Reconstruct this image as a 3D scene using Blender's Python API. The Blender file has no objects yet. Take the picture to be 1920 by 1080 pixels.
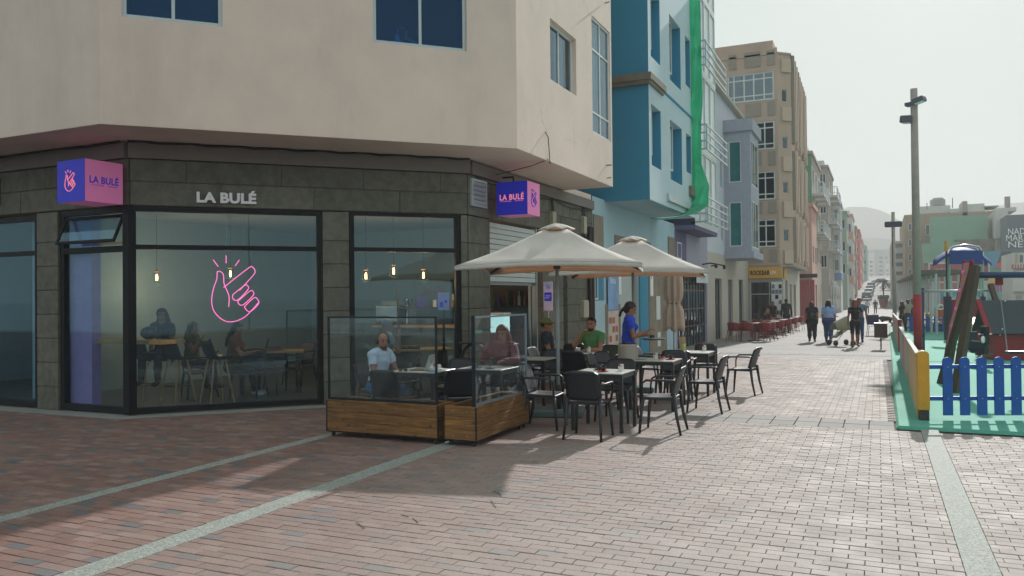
import bpy, bmesh, math, random
import numpy as np
from mathutils import Matrix, Vector, noise

random.seed(7)
R = math.radians
scn = bpy.context.scene
col = scn.collection

# ------------------------------------------------------------------ camera
FPX, HOR = 1500.0, 558.0                     # focal length and eye line for a 1920 px wide picture
YAW = math.atan((1646 - 960) / FPX)
PITCH = math.atan((HOR - 540) / FPX)
ROLL = 0.0105
EYE = Vector((0, 0, 1.7))
_f = Vector((-math.sin(YAW) * math.cos(PITCH), math.cos(YAW) * math.cos(PITCH), math.sin(PITCH)))
_r = Vector((math.cos(YAW), math.sin(YAW), 0)); _u = _r.cross(_f)
_R = _r * math.cos(ROLL) - _u * math.sin(ROLL)
_U = _u * math.cos(ROLL) + _r * math.sin(ROLL)
cam = bpy.data.objects.new('camera', bpy.data.cameras.new('camera'))
col.objects.link(cam)
cam.matrix_world = Matrix(((_R.x, _U.x, -_f.x, EYE.x), (_R.y, _U.y, -_f.y, EYE.y), (_R.z, _U.z, -_f.z, EYE.z), (0, 0, 0, 1)))
cam.data.sensor_width = 36; cam.data.lens = 36 * FPX / 1920
cam.data.clip_start = 0.1; cam.data.clip_end = 9000
scn.camera = cam

# ------------------------------------------------------------------ light
SUN_DIR = Vector((0.125, 1.75, 1.0)).normalized()          # towards the sun: up the street, low
SUN_EL = math.asin(SUN_DIR.z)
world = bpy.data.worlds.new('World'); scn.world = world; world.use_nodes = True
wn = world.node_tree; wn.nodes.clear()
sky = wn.nodes.new('ShaderNodeTexSky'); sky.sky_type = 'NISHITA'; sky.sun_disc = False
sky.sun_elevation = SUN_EL; sky.sun_rotation = math.atan2(SUN_DIR.x, SUN_DIR.y)
sky.air_density = 1.0; sky.dust_density = 2.0; sky.ozone_density = 1.5; sky.altitude = 0
bgn = wn.nodes.new('ShaderNodeBackground'); bgn.inputs['Strength'].default_value = 0.12
wout = wn.nodes.new('ShaderNodeOutputWorld')
# a dusty sky is flatter than clear air: blend the clear model with the even pale veil of the dust
veil = wn.nodes.new('ShaderNodeMix'); veil.data_type = 'RGBA'; veil.inputs['Factor'].default_value = .965
veil.inputs['B'].default_value = (2.44, 2.80, 2.75, 1)
wn.links.new(sky.outputs[0], veil.inputs['A']); wn.links.new(veil.outputs['Result'], bgn.inputs[0]); wn.links.new(bgn.outputs[0], wout.inputs[0])
sl = bpy.data.lights.new('sun', 'SUN'); sl.energy = 2.9; sl.angle = R(1.0); sl.color = (1.0, 0.97, 0.93)
so = bpy.data.objects.new('sun', sl); col.objects.link(so)
so.rotation_mode = 'QUATERNION'; so.rotation_quaternion = SUN_DIR.to_track_quat('Z', 'Y')
so.location = (0, 30, 40)
scn.view_settings.view_transform = 'Standard'; scn.view_settings.look = 'None'
scn.view_settings.exposure = 1.03; scn.view_settings.gamma = 1.0
scn.view_settings.use_curve_mapping = False
scn.cycles.max_bounces = 8; scn.cycles.transparent_max_bounces = 16
scn.cycles.diffuse_bounces = 3; scn.cycles.glossy_bounces = 4; scn.cycles.transmission_bounces = 4
scn.cycles.volume_bounces = 1
scn.cycles.sample_clamp_indirect = 6
HAZE = 0.0010

# ------------------------------------------------------------------ where things are
GY = [-200, 12, 31, 60, 100, 140, 165, 180, 195, 210, 300, 600, 9000]; GZ = [0, 0, -.2, -.42, -.7, -.6, .35, 1.4, 2.2, 3.0, 6.0, 14.0, 14.0]
def gz(y):                                     # the street dips gently, then climbs
    return float(np.interp(y, GY, GZ))
def _ray(px, py): return _f * FPX + _R * (px - 960) - _U * (py - 540)
def G(px, py, z=None):                         # point of the ground (or of a level plane) seen at a pixel
    d = _ray(px, py)
    if z is not None: return EYE + d * ((z - EYE.z) / d.z)
    z = 0.0
    for _ in range(40):
        p = EYE + d * ((z - EYE.z) / d.z); z = .5 * z + .5 * gz(p.y)
    return p
def PX(px, py, x): d = _ray(px, py); return EYE + d * (x / d.x)      # on a wall x = const
def PY(px, py, y): d = _ray(px, py); return EYE + d * (y / d.y)      # on a wall y = const

# ------------------------------------------------------------------ materials
def srgb(h):
    h = h.lstrip('#'); c = [int(h[i:i+2], 16) / 255 for i in (0, 2, 4)]
    return tuple((v / 12.92 if v <= .04045 else ((v + .055) / 1.055) ** 2.4) for v in c)
MC = {}
def mat(name, c, rough=.7, metal=0., var=.12, scale=6., bump=.0, bscale=60., spec=.5, island=0., emit=None, estr=0., coords='Object', coat=0., dirt=0.):
    """a surface: base colour with soft mottling, grain relief and optional wear"""
    if name in MC: return MC[name]
    m = bpy.data.materials.new(name); m.use_nodes = True; MC[name] = m
    n = m.node_tree; b = n.nodes['Principled BSDF']; L = n.links.new
    b.inputs['Roughness'].default_value = rough; b.inputs['Metallic'].default_value = metal
    b.inputs['Specular IOR Level'].default_value = spec
    if coat: b.inputs['Coat Weight'].default_value = coat; b.inputs['Coat Roughness'].default_value = .15
    tc = n.nodes.new('ShaderNodeTexCoord'); co = tc.outputs['Object' if coords == 'World' else coords]
    if coords == 'World':
        g = n.nodes.new('ShaderNodeNewGeometry'); co = g.outputs['Position']
    nz = n.nodes.new('ShaderNodeTexNoise'); nz.inputs['Scale'].default_value = scale; nz.inputs['Detail'].default_value = 6
    nz.inputs['Roughness'].default_value = .62; L(co, nz.inputs['Vector'])
    mr = n.nodes.new('ShaderNodeMapRange'); mr.inputs['From Min'].default_value = .25; mr.inputs['From Max'].default_value = .75
    mr.inputs['To Min'].default_value = 1 - var; mr.inputs['To Max'].default_value = 1 + var; L(nz.outputs['Fac'], mr.inputs['Value'])
    mul = n.nodes.new('ShaderNodeMix'); mul.data_type = 'RGBA'; mul.blend_type = 'MULTIPLY'; mul.inputs['Factor'].default_value = 1
    mul.inputs['A'].default_value = (*c, 1); L(mr.outputs[0], mul.inputs['B'])
    src = mul.outputs['Result']
    if island:
        gi = n.nodes.new('ShaderNodeNewGeometry'); oi = n.nodes.new('ShaderNodeObjectInfo')
        ad = n.nodes.new('ShaderNodeMath'); ad.operation = 'ADD'; L(gi.outputs['Random Per Island'], ad.inputs[0]); L(oi.outputs['Random'], ad.inputs[1])
        fr = n.nodes.new('ShaderNodeMath'); fr.operation = 'FRACT'; L(ad.outputs[0], fr.inputs[0])
        m2 = n.nodes.new('ShaderNodeMapRange'); m2.inputs['To Min'].default_value = 1 - island; m2.inputs['To Max'].default_value = 1 + island
        L(fr.outputs[0], m2.inputs['Value'])
        mu2 = n.nodes.new('ShaderNodeMix'); mu2.data_type = 'RGBA'; mu2.blend_type = 'MULTIPLY'; mu2.inputs['Factor'].default_value = 1
        L(src, mu2.inputs['A']); L(m2.outputs[0], mu2.inputs['B']); src = mu2.outputs['Result']
    if dirt:
        n2 = n.nodes.new('ShaderNodeTexNoise'); n2.inputs['Scale'].default_value = scale * .35; n2.inputs['Detail'].default_value = 9; n2.inputs['Roughness'].default_value = .7
        mp = n.nodes.new('ShaderNodeMapping'); mp.inputs['Scale'].default_value = (1, 1, .22); L(co, mp.inputs[0]); L(mp.outputs[0], n2.inputs['Vector'])
        cr = n.nodes.new('ShaderNodeMapRange'); cr.inputs['From Min'].default_value = .52; cr.inputs['From Max'].default_value = .72
        cr.inputs['To Min'].default_value = 1; cr.inputs['To Max'].default_value = 1 - dirt; L(n2.outputs['Fac'], cr.inputs['Value'])
        mu3 = n.nodes.new('ShaderNodeMix'); mu3.data_type = 'RGBA'; mu3.blend_type = 'MULTIPLY'; mu3.inputs['Factor'].default_value = 1
        L(src, mu3.inputs['A']); L(cr.outputs[0], mu3.inputs['B']); src = mu3.outputs['Result']
    L(src, b.inputs['Base Color'])
    rr = n.nodes.new('ShaderNodeMapRange'); rr.inputs['To Min'].default_value = max(.02, rough - .12); rr.inputs['To Max'].default_value = min(1, rough + .12)
    L(nz.outputs['Fac'], rr.inputs['Value']); L(rr.outputs[0], b.inputs['Roughness'])
    if bump:
        bn = n.nodes.new('ShaderNodeTexNoise'); bn.inputs['Scale'].default_value = bscale; bn.inputs['Detail'].default_value = 5; L(co, bn.inputs['Vector'])
        bp = n.nodes.new('ShaderNodeBump'); bp.inputs['Strength'].default_value = bump; bp.inputs['Distance'].default_value = .01
        L(bn.outputs['Fac'], bp.inputs['Height']); L(bp.outputs[0], b.inputs['Normal'])
    if emit: b.inputs['Emission Color'].default_value = (*emit, 1); b.inputs['Emission Strength'].default_value = estr
    return m

def glass(name, tint=(.8, .88, .9), refl=1.0, rough=.0, dust=0.0, ior=1.5):
    """a thin pane: a clear tinted sheet with Fresnel mirror reflection and a little grime"""
    if name in MC: return MC[name]
    m = bpy.data.materials.new(name); m.use_nodes = True; MC[name] = m
    n = m.node_tree; L = n.links.new; n.nodes.clear(); o = n.nodes.new('ShaderNodeOutputMaterial')
    t = n.nodes.new('ShaderNodeBsdfTransparent'); t.inputs[0].default_value = (*tint, 1)
    g = n.nodes.new('ShaderNodeBsdfGlossy'); g.inputs['Roughness'].default_value = rough; g.inputs['Color'].default_value = (.9, .97, 1, 1)
    fr = n.nodes.new('ShaderNodeFresnel'); fr.inputs['IOR'].default_value = ior
    ml = n.nodes.new('ShaderNodeMath'); ml.operation = 'MULTIPLY'; ml.inputs[1].default_value = refl; ml.use_clamp = True; L(fr.outputs[0], ml.inputs[0])
    mx = n.nodes.new('ShaderNodeMixShader'); L(ml.outputs[0], mx.inputs[0]); L(t.outputs[0], mx.inputs[1]); L(g.outputs[0], mx.inputs[2])
    last = mx.outputs[0]
    if dust:
        d = n.nodes.new('ShaderNodeBsdfDiffuse'); d.inputs[0].default_value = (.55, .58, .58, 1)
        nz = n.nodes.new('ShaderNodeTexNoise'); nz.inputs['Scale'].default_value = 3; nz.inputs['Detail'].default_value = 8
        tc = n.nodes.new('ShaderNodeTexCoord'); L(tc.outputs['Object'], nz.inputs['Vector'])
        mr = n.nodes.new('ShaderNodeMapRange'); mr.inputs['From Min'].default_value = .35; mr.inputs['From Max'].default_value = .8
        mr.inputs['To Min'].default_value = dust * .35; mr.inputs['To Max'].default_value = dust * 2; L(nz.outputs['Fac'], mr.inputs['Value'])
        m2 = n.nodes.new('ShaderNodeMixShader'); L(mr.outputs[0], m2.inputs[0]); L(last, m2.inputs[1]); L(d.outputs[0], m2.inputs[2]); last = m2.outputs[0]
    L(last, o.inputs[0])
    return m

# ------------------------------------------------------------------ mesh building
class MB:
    def __init__(s, M=None): s.v = []; s.f = []; s.M = M or Matrix.Identity(4)
    def add(s, vs, fs):
        k = len(s.v); M = s.M
        s.v += [tuple(M @ Vector(p)) for p in vs]; s.f += [tuple(i + k for i in f) for f in fs]; return s
    def box(s, x0, x1, y0, y1, z0, z1):
        if x0 > x1: x0, x1 = x1, x0
        if y0 > y1: y0, y1 = y1, y0
        if z0 > z1: z0, z1 = z1, z0
        return s.add([(x0, y0, z0), (x1, y0, z0), (x1, y1, z0), (x0, y1, z0), (x0, y0, z1), (x1, y0, z1), (x1, y1, z1), (x0, y1, z1)],
                     [(0, 3, 2, 1), (4, 5, 6, 7), (0, 1, 5, 4), (1, 2, 6, 5), (2, 3, 7, 6), (3, 0, 4, 7)])
    def cbox(s, x0, x1, y0, y1, z0, z1, c=.004):
        """box with chamfered edges"""
        vs = []; 
        for z, k in ((z0, c), (z0 + c, 0), (z1 - c, 0), (z1, c)):
            vs += [(x0 + k, y0 + k, z), (x1 - k, y0 + k, z), (x1 - k, y1 - k, z), (x0 + k, y1 - k, z)]
        fs = [(0, 3, 2, 1), (12, 13, 14, 15)]
        for l in range(3):
            for i in range(4):
                j = (i + 1) % 4; fs.append((l * 4 + i, l * 4 + j, l * 4 + 4 + j, l * 4 + 4 + i))
        return s.add(vs, fs)
    def prism(s, poly, z0, z1):
        """closed upright prism over a counter-clockwise polygon"""
        n = len(poly)
        a = sum(poly[i][0] * poly[(i + 1) % n][1] - poly[(i + 1) % n][0] * poly[i][1] for i in range(n))
        if a < 0: poly = poly[::-1]
        vs = [(p[0], p[1], z0) for p in poly] + [(p[0], p[1], z1) for p in poly]
        fs = [tuple(range(n))[::-1], tuple(range(n, 2 * n))] + [(i, (i + 1) % n, n + (i + 1) % n, n + i) for i in range(n)]
        return s.add(vs, fs)
    def bar(s, a, b, w, h=None, up=(0, 0, 1)):
        """square bar from a to b"""
        a = Vector(a); b = Vector(b); h = h or w; d = (b - a).normalized(); u = Vector(up)
        if abs(d.dot(u)) > .98: u = Vector((0, 1, 0))
        x = d.cross(u).normalized() * w / 2; y = x.cross(d).normalized() * h / 2
        vs = [a - x - y, a + x - y, a + x + y, a - x + y, b - x - y, b + x - y, b + x + y, b - x + y]
        return s.add([tuple(p) for p in vs], [(3, 2, 1, 0), (4, 5, 6, 7), (0, 1, 5, 4), (1, 2, 6, 5), (2, 3, 7, 6), (3, 0, 4, 7)])
    def tube(s, pts, r, n=8, cap=True):
        pts = [Vector(p) for p in pts]; rs = r if isinstance(r, (list, tuple)) else [r] * len(pts)
        vs = []; prev = None
        for i, p in enumerate(pts):
            d = ((pts[i + 1] if i + 1 < len(pts) else p) - (pts[i - 1] if i else p))
            d = d.normalized() if d.length > 1e-9 else Vector((0, 0, 1))
            if prev is None:
                u = Vector((0, 0, 1)) if abs(d.z) < .9 else Vector((1, 0, 0)); x = d.cross(u).normalized()
            else:
                x = prev - d * prev.dot(d)
                x = x.normalized() if x.length > 1e-6 else d.orthogonal().normalized()
            prev = x; y = d.cross(x)
            for k in range(n):
                a = 2 * math.pi * k / n; vs.append(tuple(p + (x * math.cos(a) + y * math.sin(a)) * rs[i]))
        m = len(pts); fs = []
        for i in range(m - 1):
            for k in range(n):
                k2 = (k + 1) % n; fs.append((i * n + k, i * n + k2, (i + 1) * n + k2, (i + 1) * n + k))
        if cap: fs += [tuple(range(n))[::-1], tuple(range((m - 1) * n, m * n))]
        return s.add(vs, fs)
    def lathe(s, prof, n=20, cx=0, cy=0):
        """profile of (radius, z), bottom to top"""
        vs = [(cx + r * math.cos(2 * math.pi * k / n), cy + r * math.sin(2 * math.pi * k / n), z) for r, z in prof for k in range(n)]
        fs = []
        for i in range(len(prof) - 1):
            for k in range(n):
                k2 = (k + 1) % n; fs.append((i * n + k, i * n + k2, (i + 1) * n + k2, (i + 1) * n + k))
        fs += [tuple(range(n))[::-1], tuple(range((len(prof) - 1) * n, len(prof) * n))]
        return s.add(vs, fs)
    def ball(s, c, r, n=10, sz=(1, 1, 1)):
        vs = []; fs = []; h = n // 2 + 1
        for i in range(h + 1):
            t = math.pi * i / h
            for k in range(n):
                a = 2 * math.pi * k / n
                vs.append((c[0] + r * sz[0] * math.sin(t) * math.cos(a), c[1] + r * sz[1] * math.sin(t) * math.sin(a), c[2] - r * sz[2] * math.cos(t)))
        for i in range(h):
            for k in range(n):
                k2 = (k + 1) % n; fs.append((i * n + k, i * n + k2, (i + 1) * n + k2, (i + 1) * n + k))
        return s.add(vs, fs)
    def sheet(s, fn, nu, nv, thick=0.0):
        """grid surface fn(u, v); with thickness it becomes a closed slab"""
        P = [[Vector(fn(i / nu, j / nv)) for j in range(nv + 1)] for i in range(nu + 1)]
        vs = [tuple(P[i][j]) for i in range(nu + 1) for j in range(nv + 1)]; W = nv + 1
        fs = [(i * W + j, (i + 1) * W + j, (i + 1) * W + j + 1, i * W + j + 1) for i in range(nu) for j in range(nv)]
        if thick:
            N = []
            for i in range(nu + 1):
                for j in range(nv + 1):
                    a = P[min(i + 1, nu)][j] - P[max(i - 1, 0)][j]; b = P[i][min(j + 1, nv)] - P[i][max(j - 1, 0)]
                    c = a.cross(b); N.append(c.normalized() if c.length > 1e-12 else Vector((0, 0, 1)))
            k = len(vs); vs += [tuple(Vector(p) - n * thick) for p, n in zip(vs[:k], N)]
            fs += [tuple(q + k for q in f[::-1]) for f in fs[:]]
            for i in range(nu):
                fs.append((i * W, k + i * W, k + (i + 1) * W, (i + 1) * W)); j = nv
                fs.append(((i + 1) * W + j, k + (i + 1) * W + j, k + i * W + j, i * W + j))
            for j in range(nv):
                fs.append((j + 1, k + j + 1, k + j, j)); q = nu * W
                fs.append((q + j, k + q + j, k + q + j + 1, q + j + 1))
        return s.add(vs, fs)
    def mesh(s, name, m, smooth=False):
        me = bpy.data.meshes.new(name); me.from_pydata(s.v, [], s.f)
        if m: me.materials.append(m)
        if smooth: me.polygons.foreach_set('use_smooth', [True] * len(me.polygons))
        me.update(); return me
    def build(s, name, m, parent=None, smooth=False, local=None):
        o = bpy.data.objects.new(name, s.mesh(name, m, smooth)); col.objects.link(o)
        adopt(o, parent)
        if smooth == 'auto':
            try: o.data.set_sharp_from_angle(angle=R(40))
            except Exception: pass
        return o

WINV = {}
def adopt(o, parent):
    if parent is None: return
    o.parent = parent
    if parent.name in WINV: o.matrix_parent_inverse = WINV[parent.name]
def at(x=0, y=0, z=0, rz=0, s=1): return Matrix.Translation((x, y, z)) @ Matrix.Rotation(rz, 4, 'Z') @ Matrix.Scale(s, 4)
def thing(name, label, cat, loc=(0, 0, 0), rz=0, group=None, world=False):
    o = bpy.data.objects.new(name, None); col.objects.link(o); o.location = loc; o.rotation_euler = (0, 0, rz)
    o.empty_display_size = .1; o['label'] = label; o['category'] = cat
    if group: o['group'] = group
    if world: WINV[o.name] = (Matrix.Translation(loc) @ Matrix.Rotation(rz, 4, 'Z')).inverted()
    return o
def tag(o, label, cat, group=None):
    o['label'] = label; o['category'] = cat
    if group: o['group'] = group
    return o
def structure(o, label=None): 
    o['kind'] = 'structure'
    if label: o['label'] = label
    return o
def stuff(o): o['kind'] = 'stuff'; return o
def dup(root, loc, rz, label, group=None):
    def cp(o, parent):
        c = o.copy(); col.objects.link(c); c.parent = parent
        for ch in TREE.get(o.name, []): cp(ch, c)
        return c
    c = cp(root, None); c.location = loc; c.rotation_euler = (0, 0, rz); c['label'] = label
    if group: c['group'] = group
    return c
TREE = {}
def remember(root):
    def walk(o):
        TREE[o.name] = [c for c in bpy.data.objects if c.parent == o]
        for c in TREE[o.name]: walk(c)
    walk(root); return root
def place(me, name, parent, loc, rz=0, scale=(1, 1, 1)):
    """one more piece from a shared mesh"""
    o = bpy.data.objects.new(name, me); col.objects.link(o); adopt(o, parent)
    o.location = loc; o.rotation_euler = (0, 0, rz); o.scale = scale; return o
def text(body, name, m, M, size, parent=None, ext=.01, off=0., align='CENTER', space=1., bevel=0):
    c = bpy.data.curves.new(name, 'FONT'); c.body = body; c.size = size; c.extrude = ext; c.offset = off
    c.align_x = align; c.align_y = 'CENTER'; c.space_character = space; c.resolution_u = 3; c.bevel_depth = bevel
    c.materials.append(m)
    o = bpy.data.objects.new(name, c); col.objects.link(o)
    adopt(o, parent); o.matrix_basis = M
    return o
def facing(p, out, up=(0, 0, 1)):
    """matrix whose XY plane stands on a wall: Z looks along out"""
    z = Vector(out).normalized(); y = Vector(up); x = y.cross(z).normalized()
    return Matrix(((x.x, y.x, z.x, p[0]), (x.y, y.y, z.y, p[1]), (x.z, y.z, z.z, p[2]), (0, 0, 0, 1)))
# ================================================================== SETTING
# ---- ground: one sheet to the horizon, the street's dip and rise in it
def terrain():
    ys = [-14, -5, 0, 6, 12, 18, 24, 31, 45, 60, 80, 100, 120, 140, 150, 165, 180, 195, 210, 250, 300, 400, 600, 800, 1600, 4000]
    xs = [-2500, -600, -150, -40, -12, 0, 12, 40, 150, 600, 2500]
    vs = [(x, y, gz(y) - .03) for y in ys for x in xs]; n = len(xs)
    fs = [(j * n + i, j * n + i + 1, (j + 1) * n + i + 1, (j + 1) * n + i) for j in range(len(ys) - 1) for i in range(n - 1)]
    return MB().add(vs, fs)
m_bed = mat('joint_sand', srgb('463b37'), .95, var=.25, scale=9, coords='World')
structure(terrain().build('ground', m_bed))
structure(MB().box(-2500, 2500, -16, -14, -3, 0).build('quay_wall', mat('quay_concrete', (.25, .24, .22), .9)))
m_sea = mat('sea_water', (.012, .05, .065), .12, spec=.6, var=.3, scale=.4, bump=.8, bscale=2.2, coords='World')
structure(MB().add([(-4000, -4000, -2.2), (4000, -4000, -2.2), (4000, -16, -2.2), (-4000, -16, -2.2)], [(0, 1, 2, 3)]).build('sea', m_sea))

# ---- brick paving
def brick_mat():
    m = bpy.data.materials.new('clay_paver'); m.use_nodes = True; n = m.node_tree; L = n.links.new; b = n.nodes['Principled BSDF']
    g = n.nodes.new('ShaderNodeNewGeometry'); oi = n.nodes.new('ShaderNodeObjectInfo')
    ad = n.nodes.new('ShaderNodeMath'); L(g.outputs['Random Per Island'], ad.inputs[0]); L(oi.outputs['Random'], ad.inputs[1])
    fr = n.nodes.new('ShaderNodeMath'); fr.operation = 'FRACT'; L(ad.outputs[0], fr.inputs[0])
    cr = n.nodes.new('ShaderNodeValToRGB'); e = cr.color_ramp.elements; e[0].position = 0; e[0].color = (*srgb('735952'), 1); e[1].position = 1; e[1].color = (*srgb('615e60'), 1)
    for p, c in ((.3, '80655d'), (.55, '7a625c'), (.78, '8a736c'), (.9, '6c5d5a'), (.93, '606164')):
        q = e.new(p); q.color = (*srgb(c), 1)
    L(fr.outputs[0], cr.inputs[0])
    def nz(scale, det=6, ro=.6):
        t = n.nodes.new('ShaderNodeTexNoise'); t.inputs['Scale'].default_value = scale; t.inputs['Detail'].default_value = det; t.inputs['Roughness'].default_value = ro
        L(g.outputs['Position'], t.inputs['Vector']); return t.outputs['Fac']
    def mr(v, a, b2, c, d):
        t = n.nodes.new('ShaderNodeMapRange'); L(v, t.inputs['Value']); t.inputs['From Min'].default_value = a; t.inputs['From Max'].default_value = b2
        t.inputs['To Min'].default_value = c; t.inputs['To Max'].default_value = d; return t.outputs[0]
    def mixc(f, a, c, bt='MIX'):
        t = n.nodes.new('ShaderNodeMix'); t.data_type = 'RGBA'; t.blend_type = bt
        (L(f, t.inputs['Factor']) if not isinstance(f, (int, float)) else setattr(t.inputs['Factor'], 'default_value', f))
        (L(a, t.inputs['A']) if not isinstance(a, tuple) else setattr(t.inputs['A'], 'default_value', a))
        (L(c, t.inputs['B']) if not isinstance(c, tuple) else setattr(t.inputs['B'], 'default_value', c)); return t.outputs['Result']
    # the pavers turn paler and greyer along x, away from the facade
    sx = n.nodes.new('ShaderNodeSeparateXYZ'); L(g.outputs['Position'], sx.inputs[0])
    pale_x = mr(sx.outputs['X'], -5.6, -.3, 0, .92)
    c = mixc(pale_x, cr.outputs[0], (*srgb('a49c97'), 1))
    c = mixc(1, c, mr(nz(.7), .3, .7, .92, 1.08), 'MULTIPLY')
    c = mixc(1, c, mr(nz(60, 8), .3, .7, .85, 1.15), 'MULTIPLY')
    spots = mr(nz(5, 10, .75), .62, .72, 0, .35); c = mixc(spots, c, (*srgb('4a4340'), 1))
    L(c, b.inputs['Base Color']); L(mr(nz(3, 6), .3, .7, .66, .88), b.inputs['Roughness']); b.inputs['Specular IOR Level'].default_value = .25
    bp = n.nodes.new('ShaderNodeBump'); bp.inputs['Strength'].default_value = .35; bp.inputs['Distance'].default_value = .004; L(nz(220, 3), bp.inputs['Height']); L(bp.outputs[0], b.inputs['Normal'])
    return m
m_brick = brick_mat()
pave = structure(thing('pavement', 'brick', 'x')); del pave['category']; pave['label'] = 'brick paved promenade of running bond clay pavers'
def brick_verts(L=.2, W=.1, j=.0045, c=.003, h=.012):
    a, b = L / 2 - j / 2, W / 2 - j * .8
    vs = [(-a, -b, -h), (a, -b, -h), (a, b, -h), (-a, b, -h), (-a, -b, -c), (a, -b, -c), (a, b, -c), (-a, b, -c),
          (-a + c, -b + c, 0), (a - c, -b + c, 0), (a - c, b - c, 0), (-a + c, b - c, 0)]
    fs = [(8, 9, 10, 11)] + [(i, (i + 1) % 4, 4 + (i + 1) % 4, 4 + i) for i in range(4)] + [(4 + i, 4 + (i + 1) % 4, 8 + (i + 1) % 4, 8 + i) for i in range(4)]
    return vs, fs
BV, BF = brick_verts()
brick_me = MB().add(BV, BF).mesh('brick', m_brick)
def inside(x, y):
    if y > 24.6: return False
    if 10.97 < y < 11.84 and x > -6.2: return False                   # cross band of square slabs
    if x > .16 and y > 11.28: return False
    if y < 12.2:
        if y > 8.1 and x < -10.3: return False
        if y > 8.14 and x - y < -18.35: return False
    elif x < -6.2: return False
    # only what the camera could see from about here
    v = Vector((x, y, 0)) - EYE; d = v.dot(_f)
    if d < 1.2: return False
    px = 960 + FPX * v.dot(_R) / d; py = 540 - FPX * v.dot(_U) / d
    return -420 < px < 2350 and py < 1300
L_, W_ = .2, .0985
allb = []
for r in range(-10, 250):
    y = r * W_ + .02
    for k in range(-75, 30):
        x = k * L_ + (r % 2) * .1
        if not inside(x, y): continue
        segs = [(x - L_ / 2, x + L_ / 2)]
        if y < 11.05:
            for p, q in ((-6.387, -6.223), (-4.687, -4.463), (.458, .657)):
                segs = [t_ for s_ in segs for t_ in ((s_[0], min(s_[1], p)), (max(s_[0], q), s_[1])) if t_[1] - t_[0] > .02]
        for s_ in segs: allb.append(((s_[0] + s_[1]) / 2, y, s_[1] - s_[0]))
def big(b):
    v = Vector((b[0], b[1], 0)) - EYE; d = v.dot(_f); px = 960 + FPX * v.dot(_R) / d; py = 540 - FPX * v.dot(_U) / d
    return d if (0 < px < 1920 and 0 < py < 1075) else d + 1000
allb.sort(key=big)
rb = random.Random(3)
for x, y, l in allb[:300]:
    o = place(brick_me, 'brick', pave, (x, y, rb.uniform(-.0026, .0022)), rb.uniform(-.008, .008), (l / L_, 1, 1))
mb = MB()
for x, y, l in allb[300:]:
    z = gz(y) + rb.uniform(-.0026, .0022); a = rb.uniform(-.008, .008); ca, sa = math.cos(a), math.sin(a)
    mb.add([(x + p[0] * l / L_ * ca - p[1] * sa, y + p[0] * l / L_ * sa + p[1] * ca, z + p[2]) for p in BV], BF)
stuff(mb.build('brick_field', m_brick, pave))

m_slab = mat('pale_slab', srgb('868280'), .85, var=.18, scale=2.5, island=.12, bump=.25, bscale=90, coords='World')
def slab_mesh(w, d):
    vs, fs = brick_verts(w, d, .012, .003); return MB().add(vs, fs).mesh('paving_slab', m_slab)
sm1 = slab_mesh(.3, .4)
for row, yc in enumerate((11.2, 11.6)):
    for k in range(-20, 1):
        place(sm1, 'paving_slab', pave, (k * .3 + (0.02), yc, .0 + rb.uniform(-.001, .001)))
# ---- flush strips of pale stone chippings
m_strip = mat('washed_aggregate', srgb('90958f'), .75, var=.1, scale=40, bump=.6, bscale=160, coords='World')
def speckle(m):
    n = m.node_tree; b = n.nodes['Principled BSDF']; src = b.inputs['Base Color'].links[0].from_socket
    g = n.nodes.new('ShaderNodeNewGeometry'); v = n.nodes.new('ShaderNodeTexVoronoi'); v.inputs['Scale'].default_value = 85; n.links.new(g.outputs['Position'], v.inputs['Vector'])
    r = n.nodes.new('ShaderNodeMapRange'); r.inputs['From Max'].default_value = 1; r.inputs['To Min'].default_value = .62; r.inputs['To Max'].default_value = 1.3
    s = n.nodes.new('ShaderNodeSeparateColor'); n.links.new(v.outputs['Color'], s.inputs[0]); n.links.new(s.outputs[0], r.inputs['Value'])
    x = n.nodes.new('ShaderNodeMix'); x.data_type = 'RGBA'; x.blend_type = 'MULTIPLY'; x.inputs['Factor'].default_value = 1
    n.links.new(src, x.inputs['A']); n.links.new(r.outputs[0], x.inputs['B']); n.links.new(x.outputs['Result'], b.inputs['Base Color'])
speckle(m_strip)
for a, b, y0, y1 in ((-6.385, -6.225, -8, 10.98), (-4.685, -4.465, -8, 10.98), (.46, .655, -8, 11.24)):
    structure(MB().cbox(a, b, y0, y1, -.02, .001, .002).build('paving_strip', m_strip))
structure(MB().prism([(-14, 8.16), (-10.0, 8.16), (-6.35, 11.84), (-6.1, 12.1), (-6.1, 24.6), (-6.6, 24.6), (-6.6, 12.3), (-10.2, 8.6), (-14, 8.6)], -.02, .004)
          .build('kerb_strip', mat('kerb_concrete', srgb('8a8d88'), .85, var=.2, scale=5, bump=.3, coords='World')))
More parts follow.
